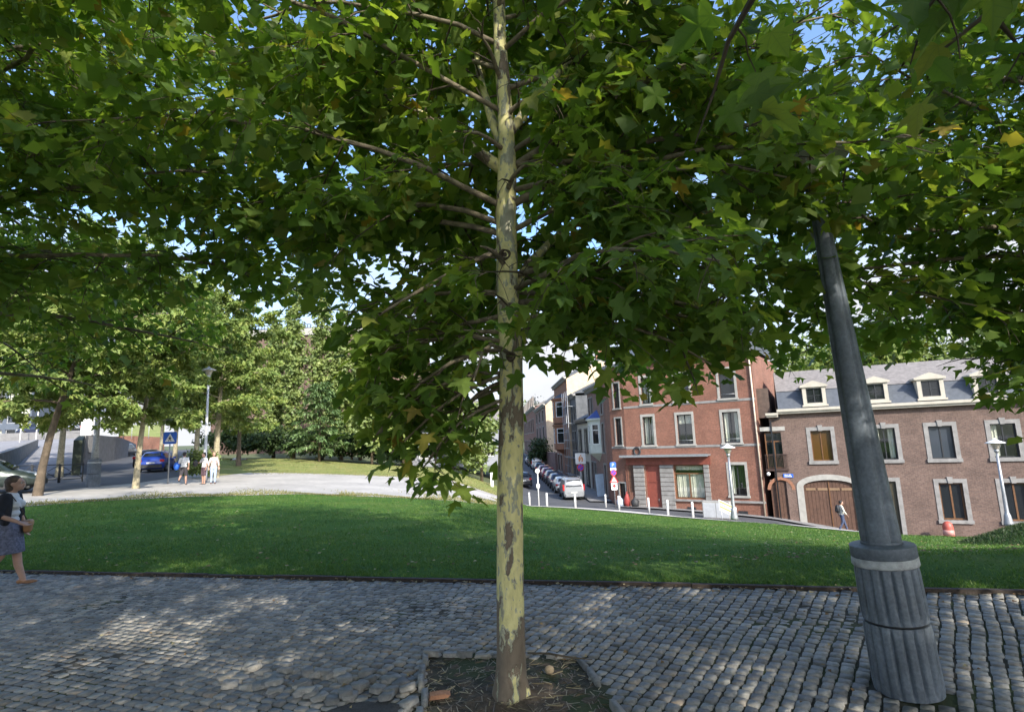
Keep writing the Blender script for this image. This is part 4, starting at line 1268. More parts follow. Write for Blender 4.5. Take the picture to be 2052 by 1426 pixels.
WR = random.Random(17)
def window(root, r, fm=None, nv=2, nh=0, transom=None, y=.14, bar=.06, glass=None, curtain=None, name='window', open_inside=True, yaxis=None):
    """frame with bars and panes in opening r; the pane is a part of the window"""
    x0, x1, z0, z1 = r
    fm = fm or M_DARKFRAME
    if glass is None and curtain is None and name == 'window' and nh == 0:
        k = WR.random(); wd = x1 - x0
        if k < .28: curtain = [(x0 + .07, x0 + wd * WR.uniform(.2, .42), z0 + .08, z1 - .06)]
        elif k < .5: curtain = [(x0 + .07, x0 + wd * .3, z0 + .08, z1 - .06), (x1 - wd * .3, x1 - .07, z0 + .08, z1 - .06)]
        elif k < .62: curtain = [(x0 + .07, x1 - .07, z0 + (z1 - z0) * WR.uniform(.45, .75), z1 - .06)]
        elif k < .8: glass = glass_dark('window_glass_bluish', (.05, .06, .075), .07)
    mb = MB(); y1 = y + .06
    mb.box(x0, x0 + bar, y, y1, z0, z1); mb.box(x1 - bar, x1, y, y1, z0, z1)
    mb.box(x0 + bar, x1 - bar, y, y1, z0, z0 + bar); mb.box(x0 + bar, x1 - bar, y, y1, z1 - bar, z1)
    zt = z1 - bar
    if transom:
        zt = z0 + (z1 - z0) * transom
        mb.box(x0 + bar, x1 - bar, y + .004, y1 - .004, zt - bar * .5, zt + bar * .5)
    for i in range(1, nv):
        x = x0 + (x1 - x0) * i / nv
        mb.box(x - bar * .5, x + bar * .5, y + .002, y1 - .002, z0 + bar, zt - (bar * .5 if transom else 0))
    for i in range(1, nh):
        z = z0 + (z1 - z0) * i / nh
        mb.box(x0 + bar, x1 - bar, y + .012, y1 - .012, z - bar * .3, z + bar * .3)
    w = mb.build(name, fm, root)
    g = MB(); g.quad((x0 + bar * .5, y + .035, z0 + bar * .5), (x1 - bar * .5, y + .035, z0 + bar * .5), (x1 - bar * .5, y + .035, z1 - bar * .5), (x0 + bar * .5, y + .035, z1 - bar * .5))
    g.build('pane', glass or (M_CLEAR if curtain else M_GLASS), w)
    if curtain:
        n = 60
        V, F = [], []
        spans = curtain if isinstance(curtain, list) else [(x0 + bar, x1 - bar, z0 + bar, z1 - bar)]
        for a, b, c, d in spans:
            k = len(V); n = max(12, int((b - a) / .04))
            for i in range(n + 1):
                x = a + (b - a) * i / n; yy = y + .16 + .022 * sin(x * 42) + .012 * sin(x * 17)
                V += [(x, yy, c), (x, yy + .004, d)]
            F += [(k + 2 * i, k + 2 * i + 2, k + 2 * i + 3, k + 2 * i + 1) for i in range(n)]
        obj_np('curtain', V, F, M_CURTAIN, w, True)
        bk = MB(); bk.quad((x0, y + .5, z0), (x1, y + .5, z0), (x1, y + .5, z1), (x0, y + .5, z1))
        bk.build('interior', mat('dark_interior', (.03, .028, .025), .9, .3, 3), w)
    return w

def surround(root, r, w=.2, sill=.14, key=False, m=None, proud=.035, lintel=None, name='stone_surround'):
    x0, x1, z0, z1 = r
    lt = lintel or w
    mb = MB()
    mb.box(x0 - w, x0, -proud, .10, z0, z1); mb.box(x1, x1 + w, -proud, .10, z0, z1)
    mb.box(x0 - w, x1 + w, -proud - .004, .10, z1, z1 + lt)
    mb.box(x0 - w - .04, x1 + w + .04, -proud - .07, .10, z0 - sill, z0)
    if key:
        c = (x0 + x1) / 2
        mb.prism([(c - .10, z1 - .03), (c + .10, z1 - .03), (c + .15, z1 + lt + .12), (c - .15, z1 + lt + .12)], -proud - .05, .02)
    return mb.build(name, m or M_STONE, root)

# --- the red corner house -------------------------------------------------
ANG_R = -atan2(.565, .825)
RO = (16.1 - .825 * 8.7, 40 + .565 * 8.7)           # left end of its sunlit front
red = Front('corner_house', 'tall red brick corner house with stone window frames and a low shopfront', 'house', RO, ANG_R, -4.6)
def red_house():
    f = red; R = f.root
    xr = f.on(1524, 900)[0]
    zt = f.on(1300, 733)[1] + .2
    wins = [f.rect(1283, 760, 1304, 808), f.rect(1287, 835, 1312, 890), f.rect(1356, 838, 1390, 889), f.rect(1438, 742, 1474, 796), f.rect(1446, 826, 1484, 887), f.rect(1460, 931, 1498, 993)]
    # hidden behind leaves but belonging to the row
    wins.append([wins[2][0], wins[2][1], wins[3][2], wins[3][3]])
    for w in (wins[0], wins[3], wins[6]): w[2], w[3] = wins[3][2], wins[3][3]
    zz = (wins[1][2] + wins[4][2]) / 2, (wins[1][3] + wins[4][3]) / 2
    for w in (wins[1], wins[2], wins[4]): w[2], w[3] = zz
    shop = f.rect(1349, 931, 1415, 1000); door = f.rect(1293, 930, 1326, 1012); pan = f.rect(1253, 930, 1273, 986)
    door[2] = .35
    mb = MB()
    wall(mb, 0, xr, 0, zt, wins + [shop, door, pan])
    shell(mb, 0, xr, 0, zt, 9)
    mb.build('wall', M_RED, R)
    for i, w in enumerate(wins):
        surround(R, w, .17, .15, lintel=.2)
        if i in (0, 1):
            window(R, w, nv=2, curtain=[(w[0] + .08, w[0] + (w[1] - w[0]) * .55, w[2] + .1, w[3] - .05), (w[0] + (w[1] - w[0]) * .7, w[1] - .06, w[2] + .1, w[3] - .05)])
        elif i == 5:
            window(R, w, nv=2, curtain=[(w[0] + .06, w[0] + .3, w[2] + .1, w[3] - .05)])
        else:
            window(R, w, nv=1 if i == 3 else 2, bar=.07)
        if i in (2, 4, 3):
            mb = MB(); mb.tube([(w[0] + .02, -.02, w[2] + .28), (w[1] - .02, -.02, w[2] + .28)], .018, 5); mb.build('window_rail', M_GALV, R)
    # string courses
    mb = MB()
    for zc in (wins[3][2] - .2, wins[1][2] - .2):
        mb.box(0, xr, -.03, .02, zc - .07, zc + .10)
    mb.build('string_course', M_GREYSTONE, R)
    # shopfront: dark red band, canopy, rusticated stone piers
    cz = f.on(1330, 912)[1]; xc1 = f.on(1424, 912)[0]
    mb = MB(); mb.box(-.35, xc1, -.75, -.02, cz - .06, cz + .06); mb.box(-.35, xc1, -.78, -.75, cz - .09, cz + .085)
    mb.build('canopy', M_GALV, R)
    mb = MB(); mb.box(-.1, xc1 - .05, -.09, -.012, shop[3] + .02, cz - .12); mb.build('shop_fascia', mat('dark_red_fascia', (.22, .06, .04), .6, .25, 3), R)
    for (a, b) in ((pan[1] + .02, door[0] - .12), (door[1] + .1, shop[0] - .02), (shop[1] + .04, xc1 - .2)):
        z = .5; k = 0
        while z < shop[3] - .05:
            h = min(.34, shop[3] - z)
            mb = MB(); mb.bevbox(a, b, -.12, .02, z + .02, z + h - .02, .015); mb.build('stone_block', M_GREYSTONE, R)
            z += h; k += 1
    mb = MB(); mb.box(0.0, door[0] - .1, -.10, .02, .0, .5); mb.box(door[1] + .1, xr, -.10, .02, 0, .5); mb.build('stone_plinth', M_GREYSTONE, R)
    mb = MB(); mb.box(door[1] + .1, xr, -.14, -.03, shop[2] - .17, shop[2] - .03); mb.build('sill_course', M_GREYSTONE, R)
    window(R, shop, M_BROWNFRAME, 2, 0, .74, bar=.09, curtain=[(shop[0] + .1, shop[1] - .1, shop[2] + .1, shop[2] + (shop[3] - shop[2]) * .72), (shop[0] + .1, shop[1] - .1, shop[2] + (shop[3] - shop[2]) * .84, shop[3] - .08)], name='shop_window')
    mb = MB(); a, b, c, d = door
    mb.box(a, b, .10, .15, c, d); mb.box(a, a + .1, .06, .1, c, d); mb.box(b - .1, b, .06, .1, c, d); mb.box(a + .1, b - .1, .06, .1, d - .1, d); mb.box(a + .1, b - .1, .062, .1, (c + d) * .62, (c + d) * .62 + .08)
    dr = mb.build('door', M_REDPAINT, R)
    mb = MB(); mb.tube([(b - .18, .03, 1.35), (b - .18, .03, 1.6)], .015, 5); mb.build('handle', M_GALV, dr)
    mb = MB(); mb.box(pan[0], pan[1], .08, .12, pan[2], pan[3])
    for k in range(5): mb.box(pan[0], pan[1], .06, .08, pan[2] + k * (pan[3] - pan[2]) / 5, pan[2] + k * (pan[3] - pan[2]) / 5 + .05)
    mb.build('shutter_panel', M_DOORWOOD, R)
    for (px, py) in ((1387, 1019), (1490, 1027)):
        x, z = f.on(px, py); mb = MB(); mb.box(x - .32, x + .32, -.118, -.10, max(.08, z - .2), max(.08, z - .2) + .34)
        for k in range(4): mb.box(x - .3, x + .3, -.13, -.118, max(.08, z - .2) + .03 + .08 * k, max(.08, z - .2) + .06 + .08 * k)
        mb.build('cellar_grate', M_DARKFRAME, R)
    # black ring emblem over the canopy
    x, z = f.on(1277, 904)
    V, F = [], []
    for i in range(28):
        t = 2 * pi * i / 28
        for r, yy in ((.19, -.02), (.19, -.10), (.31, -.10), (.31, -.02)):
            V.append((x + r * cos(t), yy, z + r * 1.22 * sin(t)))
        b = i * 4; c = (i + 1) % 28 * 4
        F += [(b + k, b + (k + 1) % 4, c + (k + 1) % 4, c + k) for k in range(4)]
    obj_np('ring_sign', V, F, M_DARKFRAME, R)
    # eaves, gutter, roof, chimney, rain pipe
    mb = MB(); mb.box(-.25, xr + .02, -.30, .0, zt, zt + .16); mb.box(-.3, xr + .02, -.42, .0, zt + .16, zt + .3)
    mb.build('cornice', M_GREYSTONE, R)
    V = [(-.3, -.4, zt + .3), (xr, -.4, zt + .3), (xr, 4.5, zt + 3.2), (-.3, 4.5, zt + 3.2), (xr, 9, zt + .3), (-.3, 9, zt + .3)]
    rf = MB().add(V, [(0, 1, 2, 3), (3, 2, 4, 5), (0, 3, 5), (1, 4, 2)]).build('roof', M_SLATE, R)
    x, z = f.on(1382, 690)
    mb = MB(); mb.box(x - .7, x + .7, 1.4, 2.1, zt + .8, z + .6); mb.box(x - .78, x + .78, 1.32, 2.18, z + .6, z + .78)
    for k in (-.4, 0, .4): mb.lathe([(.12, 0), (.1, .35)], 8, (x + k, 1.75, z + .78))
    mb.build('chimney', M_RED, rf)
    mb = MB(); mb.tube([(xr - .12, -.1, zt), (xr - .12, -.1, .6)], .055, 8); mb.build('rain_pipe', mat('cream_pipe', (.6, .5, .38), .6, .1, 5), R)
    d2 = np.array([RO[0] - .95, RO[1] + 1.25])
    return xr, zt, d2
RED_X, RED_ZT, RED_C = red_house()

STREET = np.array([-.037, 1.0]) / hypot(.037, 1)
def street_pt(Y):
    return np.array([8.0 - .037 * (Y - 46.5), Y])

def flank(root_front, A, B, z0, zt, cols, zs, material, frame=None):
    """extra wall of the same house between plan points A and B (left to right), in the house's own coordinates"""
    f = root_front; R = f.root
    def loc(P):
        q = np.array(P) - f.O
        return q @ f.d, q @ f.n
    a = loc(A); b = loc(B)
    L = hypot(b[0] - a[0], b[1] - a[1]); an = atan2(b[1] - a[1], b[0] - a[0])
    ops = [[L * c0, L * c1, z[0], z[1]] for c0, c1 in cols for z in zs]
    mb = MB(); wall(mb, 0, L, z0, zt, ops, .2)
    o = mb.build('side_wall', material, R, (a[0], a[1], 0), (0, 0, an))
    for r in ops:
        w = window(o, r, frame or M_DARKFRAME, 2)
        for c in list(w.children):           # keep to thing > part > sub-part
            bpy.data.objects.remove(c)
        s_ = MB(); s_.quad((r[0] + .03, .17, r[2] + .03), (r[1] - .03, .17, r[2] + .03), (r[1] - .03, .17, r[3] - .03), (r[0] + .03, .17, r[3] - .03)); s_.build('pane', M_GLASS, o)
        surround(o, r, .12, .12, m=M_STONE)
    mb = MB(); mb.box(0, L, -.25, 0, zt, zt + .3); mb.build('cornice', M_GREYSTONE, o)
    mb = MB(); mb.box(0, L, -.03, .01, zs[0][0] - .28, zs[0][0] - .13); mb.build('string_course', M_GREYSTONE, o)
    return o
z2 = red.on(1283, 808)[1], red.on(1283, 760)[1]
z1 = red.on(1287, 890)[1], red.on(1287, 835)[1]
flank(red, RED_C, RO, 0, RED_ZT, [(.36, .74)], [z1, (4.6 + 4.15, 4.6 + 6.2), (.5, 2.7)], M_RED)
flank(red, street_pt(48.5), RED_C, 0, RED_ZT, [], [(1, 2)], M_RED)

# --- brown brick house with mansard ---------------------------------------
ANG_B = -atan2(.415, .91)
BO = (17.75, 38.75)
brown = Front('brick_house', 'long brown brick house with slate mansard, dormers and arched garage door', 'house', BO, ANG_B, -5.75)
def arch_pts(x0, x1, z0, zs, rise, n=14):
    """opening outline: straight jambs to zs, then an arc of that rise"""
    c = (x0 + x1) / 2; w = (x1 - x0) / 2
    P = [(x0, z0), (x1, z0)]
    for i in range(n + 1):
        t = pi * i / n
        P.append((c + w * cos(t), zs + rise * sin(t)))
    return P
def brown_house():
    f = brown; R = f.root
    xs = f.on(1568, 900)[0]                       # where the lower bay ends and the main roof starts
    xe = f.on(2052, 880)[0] + 6
    zg = f.on(1700, 822)[1]                       # main gutter
    zl = f.on(1540, 836)[1]                       # gutter of the low bay
    up = [f.rect(1623, 862, 1671, 921), f.rect(1752, 858, 1801, 920), f.rect(1859, 855, 1918, 919)]
    zz0 = np.mean([w[2] for w in up]); zz1 = np.mean([w[3] for w in up])
    pitch = up[2][0] - up[1][0]; ww = up[0][1] - up[0][0]
    up = [[up[0][0], up[0][0] + ww], [up[1][1] - ww, up[1][1]], [up[2][0], up[2][0] + ww * 1.02], [f.on(1988, 880)[0], f.on(1988, 880)[0] + ww]]
    up += [[up[3][0] + pitch, up[3][1] + pitch]]
    up = [[a, b, zz0, zz1] for a, b in up]
    lw = f.rect(1880, 967, 1940, 1042)
    low = [lw, [f.on(2005, 966)[0], f.on(2005, 966)[0] + (lw[1] - lw[0]), lw[2], lw[3]]]
    low.append([low[1][0] + pitch, low[1][1] + pitch, lw[2], lw[3]])
    hall = f.rect(1775, 964, 1808, 1060); hall[0] = hall[1] - 1.25; hall[2] = .12
    gar = [f.on(1613, 1000)[0], f.on(1717, 1000)[0], .03, f.on(1660, 961)[1]]
    dr = [f.on(1547, 1000)[0], f.on(1590, 1000)[0], .15, f.on(1568, 961)[1]]
    bal = f.rect(1531, 866, 1575, 938)
    ops = up + low + [hall, gar, dr, bal]
    mb = MB()
    wall(mb, .02, xs, 0, zl, [o for o in ops if o[0] < xs], .25)
    wall(mb, xs, xe, 0, zg, [o for o in ops if o[0] >= xs], .25)
    shell(mb, .02, xs, 0, zl, 8); shell(mb, xs, xe, 0, zg, 8, 0, .003)
    # brick spandrels over the two arches
    for (a, b, c, d), rise, seg in ((gar, .42, 12), (dr, None, 14)):
        rr = rise if rise else (b - a) / 2
        P = arch_pts(a, b, c, d - rr, rr, seg)[2:]
        for i in range(len(P) - 1):
            (x1, z1), (x2, z2) = P[i], P[i + 1]
            mb.quad((x2, .001, z2), (x1, .001, z1), (x1, .001, d + .001), (x2, .001, d + .001), 0)
            mb.quad((x2, .001, z2), (x2, .25, z2), (x1, .25, z1), (x1, .001, z1), 0)
    mb.build('wall', M_BROWN, R)
    for i, w in enumerate(up):
        surround(R, w, .24, .22, True, M_GREYSTONE)
        if i == 0: window(R, w, M_BROWNFRAME, 2, 0, glass=glass_dark('amber_glass', (.09, .045, .012), .12))
        else: window(R, w, M_DARKFRAME, 2)
    for w in low:
        surround(R, w, .24, .2, True, M_GREYSTONE)
        window(R, w, M_BROWNFRAME, 2, bar=.09)
    surround(R, hall, .24, .02, True, M_GREYSTONE)
    def planked_door(name, r, rise, m, n, arched, y=.12):
        a, b, c, d = r
        fr = MB(); P = arch_pts(a, b, c, d - rise, rise) if arched else [(a, c), (b, c), (b, d), (a, d)]
        fr.prism(P, y + .05, y + .08)
        do = fr.build(name, m, R)
        for i in range(n):
            x0 = a + (b - a) * i / n; x1 = a + (b - a) * (i + 1) / n
            xm = (x0 + x1) / 2; w = (b - a) / 2; t = (xm - (a + b) / 2) / w
            top = d - (rise * (1 - sqrt(max(0, 1 - t * t))) if arched else 0) - .04
            pl = MB(); pl.bevbox(x0 + .008, x1 - .008, y, y + .05, c + .02, top, .008); pl.build('plank', m, do)
        return do
    g = planked_door('garage_door', gar, .42, M_DOORWOOD, 14, True)
    zb = f.on(1660, 980)[1]
    mb = MB()
    for i in range(4):
        a = gar[0] + .12 + (gar[1] - gar[0] - .2) * i / 4; mb.box(a, a + (gar[1] - gar[0]) / 4 - .16, .085, .12, zb - .07, zb + .08)
    mb.build('light_strip', mat('amber_lit_panes', (.26, .17, .10), .4, .1, 5), g)
    mb = MB(); mb.box((gar[0] + gar[1]) / 2 - .03, (gar[0] + gar[1]) / 2 + .03, .07, .115, .1, gar[3] - .1); mb.build('meeting_rail', M_BROWNFRAME, g)
    h = planked_door('hall_door', hall, 0, mat('dark_olive_door', (.07, .06, .035), .5, .2, 5), 5, False)
    mb = MB(); mb.ball((hall[0] + .2, .07, 1.2), .05); mb.build('handle', M_CHROME, h)
    a = planked_door('arched_door', dr, (dr[1] - dr[0]) / 2, M_DOORWOOD, 6, True)
    mb = MB(); mb.box(dr[0] + .45, dr[1] - .45, .09, .118, 1.0, 1.08); mb.build('letter_plate', M_CHROME, a)
    # stone quoins of the garage and ring of the arch
    mb = MB()
    mb.box(gar[0] - .42, gar[0], -.04, .1, .0, gar[3] - .42); mb.box(gar[1], gar[1] + .3, -.04, .1, 0, gar[3] - .42)
    P0 = arch_pts(gar[0], gar[1], 0, gar[3] - .42, .42)[2:]; P1 = arch_pts(gar[0] - .42, gar[1] + .3, 0, gar[3] - .42, .78)[2:]
    n = len(P0)
    V = [(x, -.045, z) for x, z in P0] + [(x, -.045, z) for x, z in P1] + [(x, .1, z) for x, z in P0] + [(x, .004, z) for x, z in P1]
    mb.add(V, [(i, i + 1, n + i + 1, n + i) for i in range(n - 1)] + [(2 * n + i, 2 * n + i + 1, i + 1, i) for i in range(n - 1)] + [(n + i, n + i + 1, 3 * n + i + 1, 3 * n + i) for i in range(n - 1)])
    mb.build('stone_arch', M_STONE, R)
    r = (dr[1] - dr[0]) / 2
    P0 = arch_pts(dr[0], dr[1], .15, dr[3] - r, r)[2:]; P1 = arch_pts(dr[0] - .2, dr[1] + .2, .15, dr[3] - r, r + .2)[2:]; n = len(P0)
    mb = MB(); V = [(x, -.02, z) for x, z in P0] + [(x, -.02, z) for x, z in P1] + [(x, .004, z) for x, z in P1]
    mb.add(V, [(i, i + 1, n + i + 1, n + i) for i in range(n - 1)] + [(n + i, n + i + 1, 2 * n + i + 1, 2 * n + i) for i in range(n - 1)])
    mb.build('brick_arch', M_ORANGE, R)
    mb = MB(); mb.box(dr[1] + .02, gar[0] - .44, -.05, .02, 0, .9); mb.build('stone_base', M_GREYSTONE, R)
    # balcony window of the low bay
    window(R, bal, M_BROWNFRAME, 2, 0, .74, bar=.08)
    zr = f.on(1555, 911)[1]
    mb = MB(); a, b = bal[0] - .12, bal[1] + .18
    mb.box(a, b, -.10, .0, bal[2] - .16, bal[2] - .03)
    for i in range(17):
        x = a + .05 + (b - a - .1) * i / 16; mb.box(x - .012, x + .012, -.07, -.05, bal[2] - .03, zr)
    mb.box(a, b, -.08, -.04, zr, zr + .05)
    mb.build('balcony_railing', mat('dark_brown_railing', (.06, .035, .028), .5, .2, 6), R)
    mb = MB(); mb.box(bal[0] - .25, bal[1] + .2, -.04, .05, bal[3] + .08, bal[3] + .36); mb.build('lintel', M_STONE, R)
    x, z = f.on(1540, 949); mb = MB(); mb.ball((x, -.12, z), .13); mb.box(x - .05, x + .05, -.1, 0, z - .05, z + .05); mb.build('wall_lamp', M_WHITE, R)
    # blue street name plate, two lines of white lettering too small to read
    x0, x1, z0, z1 = f.rect(1569, 949, 1590, 956)
    mb = MB(); mb.box(x0, x1, -.05, -.02, z0, z1); pl = mb.build('street_name_plate', M_BLUE, R)
    mb = MB(); rr = random.Random(4)
    for zc, h in ((z0 + (z1 - z0) * .72, .06), (z0 + (z1 - z0) * .3, .08)):
        x = x0 + .08
        while x < x1 - .1:
            w = rr.uniform(.03, .06); mb.box(x, x + w, -.054, -.05, zc - h / 2, zc + h / 2); x += w + rr.choice((.02, .02, .06))
    mb.build('lettering', M_WHITE, pl)
    # gutters
    mb = MB()
    mb.box(-.1, xs - .04, -.42, .0, zl, zl + .12); mb.box(-.16, xs - .04, -.52, .0, zl + .12, zl + .28)
    mb.build('cornice', M_CREAM, R)
    mb = MB(); mb.box(xs - .02, xe, -.34, 0, zg - .02, zg + .12); mb.box(xs - .1, xe, -.46, 0, zg + .12, zg + .30)
    mb.build('cornice', M_CREAM, R)
    # mansard: steep slate below, paler upper slope
    zk = f.on(1700, 775, .9)[1]; zr_ = f.on(1700, 735, 3.2)[1]
    V = [(xs, -.1, zg + .3), (xe, -.1, zg + .3), (xe, .9, zk), (xs, .9, zk)]
    rf = MB().add(V, [(0, 1, 2, 3)]).add([(xs, -.1, zg + .3), (xs, .9, zk), (xs, 8, zk), (xs, 8, zg)], [(0, 1, 2, 3)]).build('mansard_roof', M_SLATE, R)
    V = [(xs, .82, zk - .02), (xe, .82, zk - .02), (xe, 3.4, zr_), (xs, 3.4, zr_), (xe, 8, zk), (xs, 8, zk)]
    MB().add(V, [(0, 1, 2, 3), (3, 2, 4, 5), (0, 3, 5)]).build('upper_roof', M_TILEROOF, R)
    for px0, py0, px1, py1 in ((1620, 787, 1645, 814), (1742, 780, 1769, 809), (1851, 771, 1881, 800), (1965, 765, 1995, 794)):
        a, b, c, d = f.rect(px0, py0, px1, py1)
        w = .95; a = (a + b) / 2 - w / 2; b = a + w; c = zg + .62; d = c + 1.0
        mb = MB()
        mb.box(a - .22, a, -.06, 1.0, c - .12, d + .08); mb.box(b, b + .22, -.06, 1.0, c - .12, d + .08); mb.box(a, b, -.06, .95, c - .12, c)
        mb.box(a, b, -.06, .2, d, d + .08)
        mb.prism([(a - .36, d + .08), (b + .36, d + .08), (b + .36, d + .2), ((a + b) / 2, d + .52), (a - .36, d + .2)], -.16, 1.6)
        mb.box(a - .3, b + .3, -.14, .0, c - .24, c - .12)
        dm = mb.build('dormer', M_CREAM, R)
        w_ = window(dm, [a, b, c, d], M_DARKFRAME, 2, 2, y=.02)
        for ch in list(w_.children): bpy.data.objects.remove(ch)
        MB().quad((a + .03, .06, c + .03), (b - .03, .06, c + .03), (b - .03, .06, d - .03), (a + .03, .06, d - .03)).build('pane', M_GLASS, dm)
    # dark chimney flank over the low bay
    mb = MB(); mb.box(xs - 1.3, xs - .5, .8, 2.4, zl, zk + .3); mb.box(.3, xs - 1.3, 2.5, 3.0, zl, zl + 1.6); mb.build('chimney', mat('dark_soot_brick', (.10, .07, .055), .9, .3, 4), R)
    mb = MB(); mb.tube([(xs + .02, -.09, zg), (xs + .02, -.09, zl - .1), (.12, -.09, zl - .3), (.12, -.09, .2)], .045, 6); mb.build('rain_pipe', M_DARKFRAME, R)
    return f, gar
brown_house()

# --- the shaded terrace up the street ---------------------------------------
def terrace(name, label, YA, YB, z0, ztop, material, cols, floors, trim, roofm=None, dep=9, out=0., gable=None, frame=None, roof_h=2.2, cornice=True):
    """house whose front runs along the street from YA (near, right) to YB (far, left)"""
    A = street_pt(YB) - np.array([out, 0]); Bp = street_pt(YA) - np.array([out, 0])
    an = atan2(Bp[1] - A[1], Bp[0] - A[0])
    f = Front(name, label, 'house', A, an, z0, None)
    R = f.root; L = float(np.linalg.norm(Bp - A)); h = ztop - z0
    ops = [[L * a, L * b, c, d] for (c, d) in floors for (a, b) in cols]
    mb = MB(); wall(mb, 0, L, -.6, h, ops, .2); shell(mb, 0, L, -.6, h, dep)
    mb.build('wall', material, R)
    if gable:
        mb = MB(); mb.quad((L + .006, 0, -.6), (L + .006, dep, -.6), (L + .006, dep, h), (L + .006, 0, h)); mb.add([(L + .006, 0, h), (L + .006, dep, h), (L + .006, dep / 2, h + roof_h)], [(0, 1, 2)])
        mb.build('gable_wall', gable, R)
    for r in ops:
        surround(R, r, .14, .14, m=trim)
        window(R, r, frame or M_DARKFRAME, 2, 0, .72)
    if cornice:
        mb = MB(); mb.box(-.02, L, -.30, 0, h, h + .14); mb.box(-.02, L, -.45, 0, h + .14, h + .32)
        for i in range(int(L / .5)): mb.box(i * .5 + .1, i * .5 + .25, -.28, 0, h - .2, h)
        mb.build('cornice', trim, R)
    V = [(0, -.4, h + .3), (L, -.4, h + .3), (L, dep / 2, h + .3 + roof_h), (0, dep / 2, h + .3 + roof_h), (L, dep, h + .3), (0, dep, h + .3)]
    rf = MB().add(V, [(0, 1, 2, 3), (3, 2, 4, 5), (0, 3, 5), (1, 4, 2)]).build('roof', roofm or M_SLATE, R)
    mb = MB(); mb.box(L - 1.2, L - .3, dep / 2 - .4, dep / 2 + .4, h + roof_h - .6, h + roof_h + 1.3); mb.build('chimney', M_ORANGE, rf)
    return f, L, h
def zat(px, py, Y):
    return float(at(px, py, Y)[2])

f, L, h = terrace('terraced_house', 'shaded purple brick house with a pale oriel and blue pointed oriel roof', 48.6, 57, -3.9, zat(1205, 775, 50.5), M_PURPLE, [(.06, .16), (.24, .34), (.82, .92)], [(.7, 3.3), (4.4, 6.9), (7.8, 9.6)], M_GREYSTONE)
def oriel(f, x0, x1, z0, z1, dep, m, cap, n=3, capm=None):
    R = f.root
    c = (x0 + x1) / 2; k = .28 * (x1 - x0)
    plan = [(x0, 0), (x0 + k, -dep), (x1 - k, -dep), (x1, 0)]
    mb = MB()
    for i in range(3):
        (ax, ay), (bx, by) = plan[i], plan[i + 1]
        for zz0, zz1 in ((z0, z0 + .8), (z1 - .35, z1)):
            mb.quad((ax, ay, zz0), (bx, by, zz0), (bx, by, zz1), (ax, ay, zz1))
        for t0, t1 in ((0, .17), (.83, 1)):
            p = (ax + (bx - ax) * t0, ay + (by - ay) * t0); q = (ax + (bx - ax) * t1, ay + (by - ay) * t1)
            mb.quad((p[0], p[1], z0 + .8), (q[0], q[1], z0 + .8), (q[0], q[1], z1 - .35), (p[0], p[1], z1 - .35))
    mb.add([(x, y, z0) for x, y in plan], [(0, 1, 2, 3)]); mb.add([(x, y, z1) for x, y in plan], [(3, 2, 1, 0)])
    mb.add([(x, y, z0) for x, y in plan] + [(c, 0, z0 - .8)], [(0, 4, 1), (1, 4, 2), (2, 4, 3)])
    o = mb.build('oriel', m, R)
    for i in range(3):
        (ax, ay), (bx, by) = plan[i], plan[i + 1]
        p = np.array((ax + (bx - ax) * .17, ay + (by - ay) * .17)); q = np.array((ax + (bx - ax) * .83, ay + (by - ay) * .83))
        nn = np.array([q[1] - p[1], -(q[0] - p[0])]); nn = -nn / np.linalg.norm(nn) * .06
        p2, q2 = p + nn, q + nn
        MB().quad((p2[0], p2[1], z0 + .8), (q2[0], q2[1], z0 + .8), (q2[0], q2[1], z1 - .35), (p2[0], p2[1], z1 - .35)).build('pane', M_GLASS, o)
        fr = MB(); an = atan2(q[1] - p[1], q[0] - p[0]); Lw = np.linalg.norm(q - p)
        T = (rotz(an), (p[0], p[1], 0))
        for a, b in ((0, .07), (Lw - .07, Lw)): fr.box(a, b, -.01, .05, z0 + .8, z1 - .35, 0, T)
        for a, b in ((z0 + .8, z0 + .87), (z1 - .42, z1 - .35), (z0 + .8 + (z1 - z0 - 1.15) * .68, z0 + .87 + (z1 - z0 - 1.15) * .68)): fr.box(.07, Lw - .07, -.008, .05, a, b, 0, T)
        fr.build('window_frame', M_WHITE, o)
    mb = MB(); pl = [(x0 - .15, 0), (x0 + k - .1, -dep - .15), (x1 - k + .1, -dep - .15), (x1 + .15, 0)]
    mb.add([(x, y, z1 + .002) for x, y in pl] + [(x, y, z1 + .18) for x, y in pl], [(0, 1, 5, 4), (1, 2, 6, 5), (2, 3, 7, 6), (3, 2, 1, 0), (4, 5, 6, 7)])
    mb.build('oriel_cornice', m, o)
    mb = MB(); mb.add([(x, y, z1 + .182) for x, y in pl] + [(c, 0, z1 + cap)], [(0, 1, 4), (1, 2, 4), (2, 3, 4)]); mb.build('oriel_roof', capm or M_SLATE, o)
    return o
oriel(f, L * .42, L * .74, 4.3, 7.3, .85, mat('pale_green_oriel_paint', (.52, .54, .48), .7, .12, 3), 1.0, 3, mat('blue_lead_roof', (.05, .08, .25), .6, .2, 4))
f, L, h = terrace('terraced_house', 'narrow cream painted house with a heavy dark cornice next to the purple house', 57.05, 65, -3.7, zat(1160, 845, 60), M_CREAM, [(.12, .36), (.62, .86)], [(.6, 2.9), (4.0, 6.4)], M_DARKFRAME)
f, L, h = terrace('terraced_house', 'dark house wrapped in scaffold bars beyond the cream painted house', 65.05, 70, -3.6, zat(1145, 795, 67), mat('dark_slate_cladding', (.10, .105, .11), .8, .3, 2), [(.2, .42), (.6, .82)], [(.6, 2.9), (4.0, 6.2), (7.2, 9.2)], M_GREYSTONE)
mb = MB()
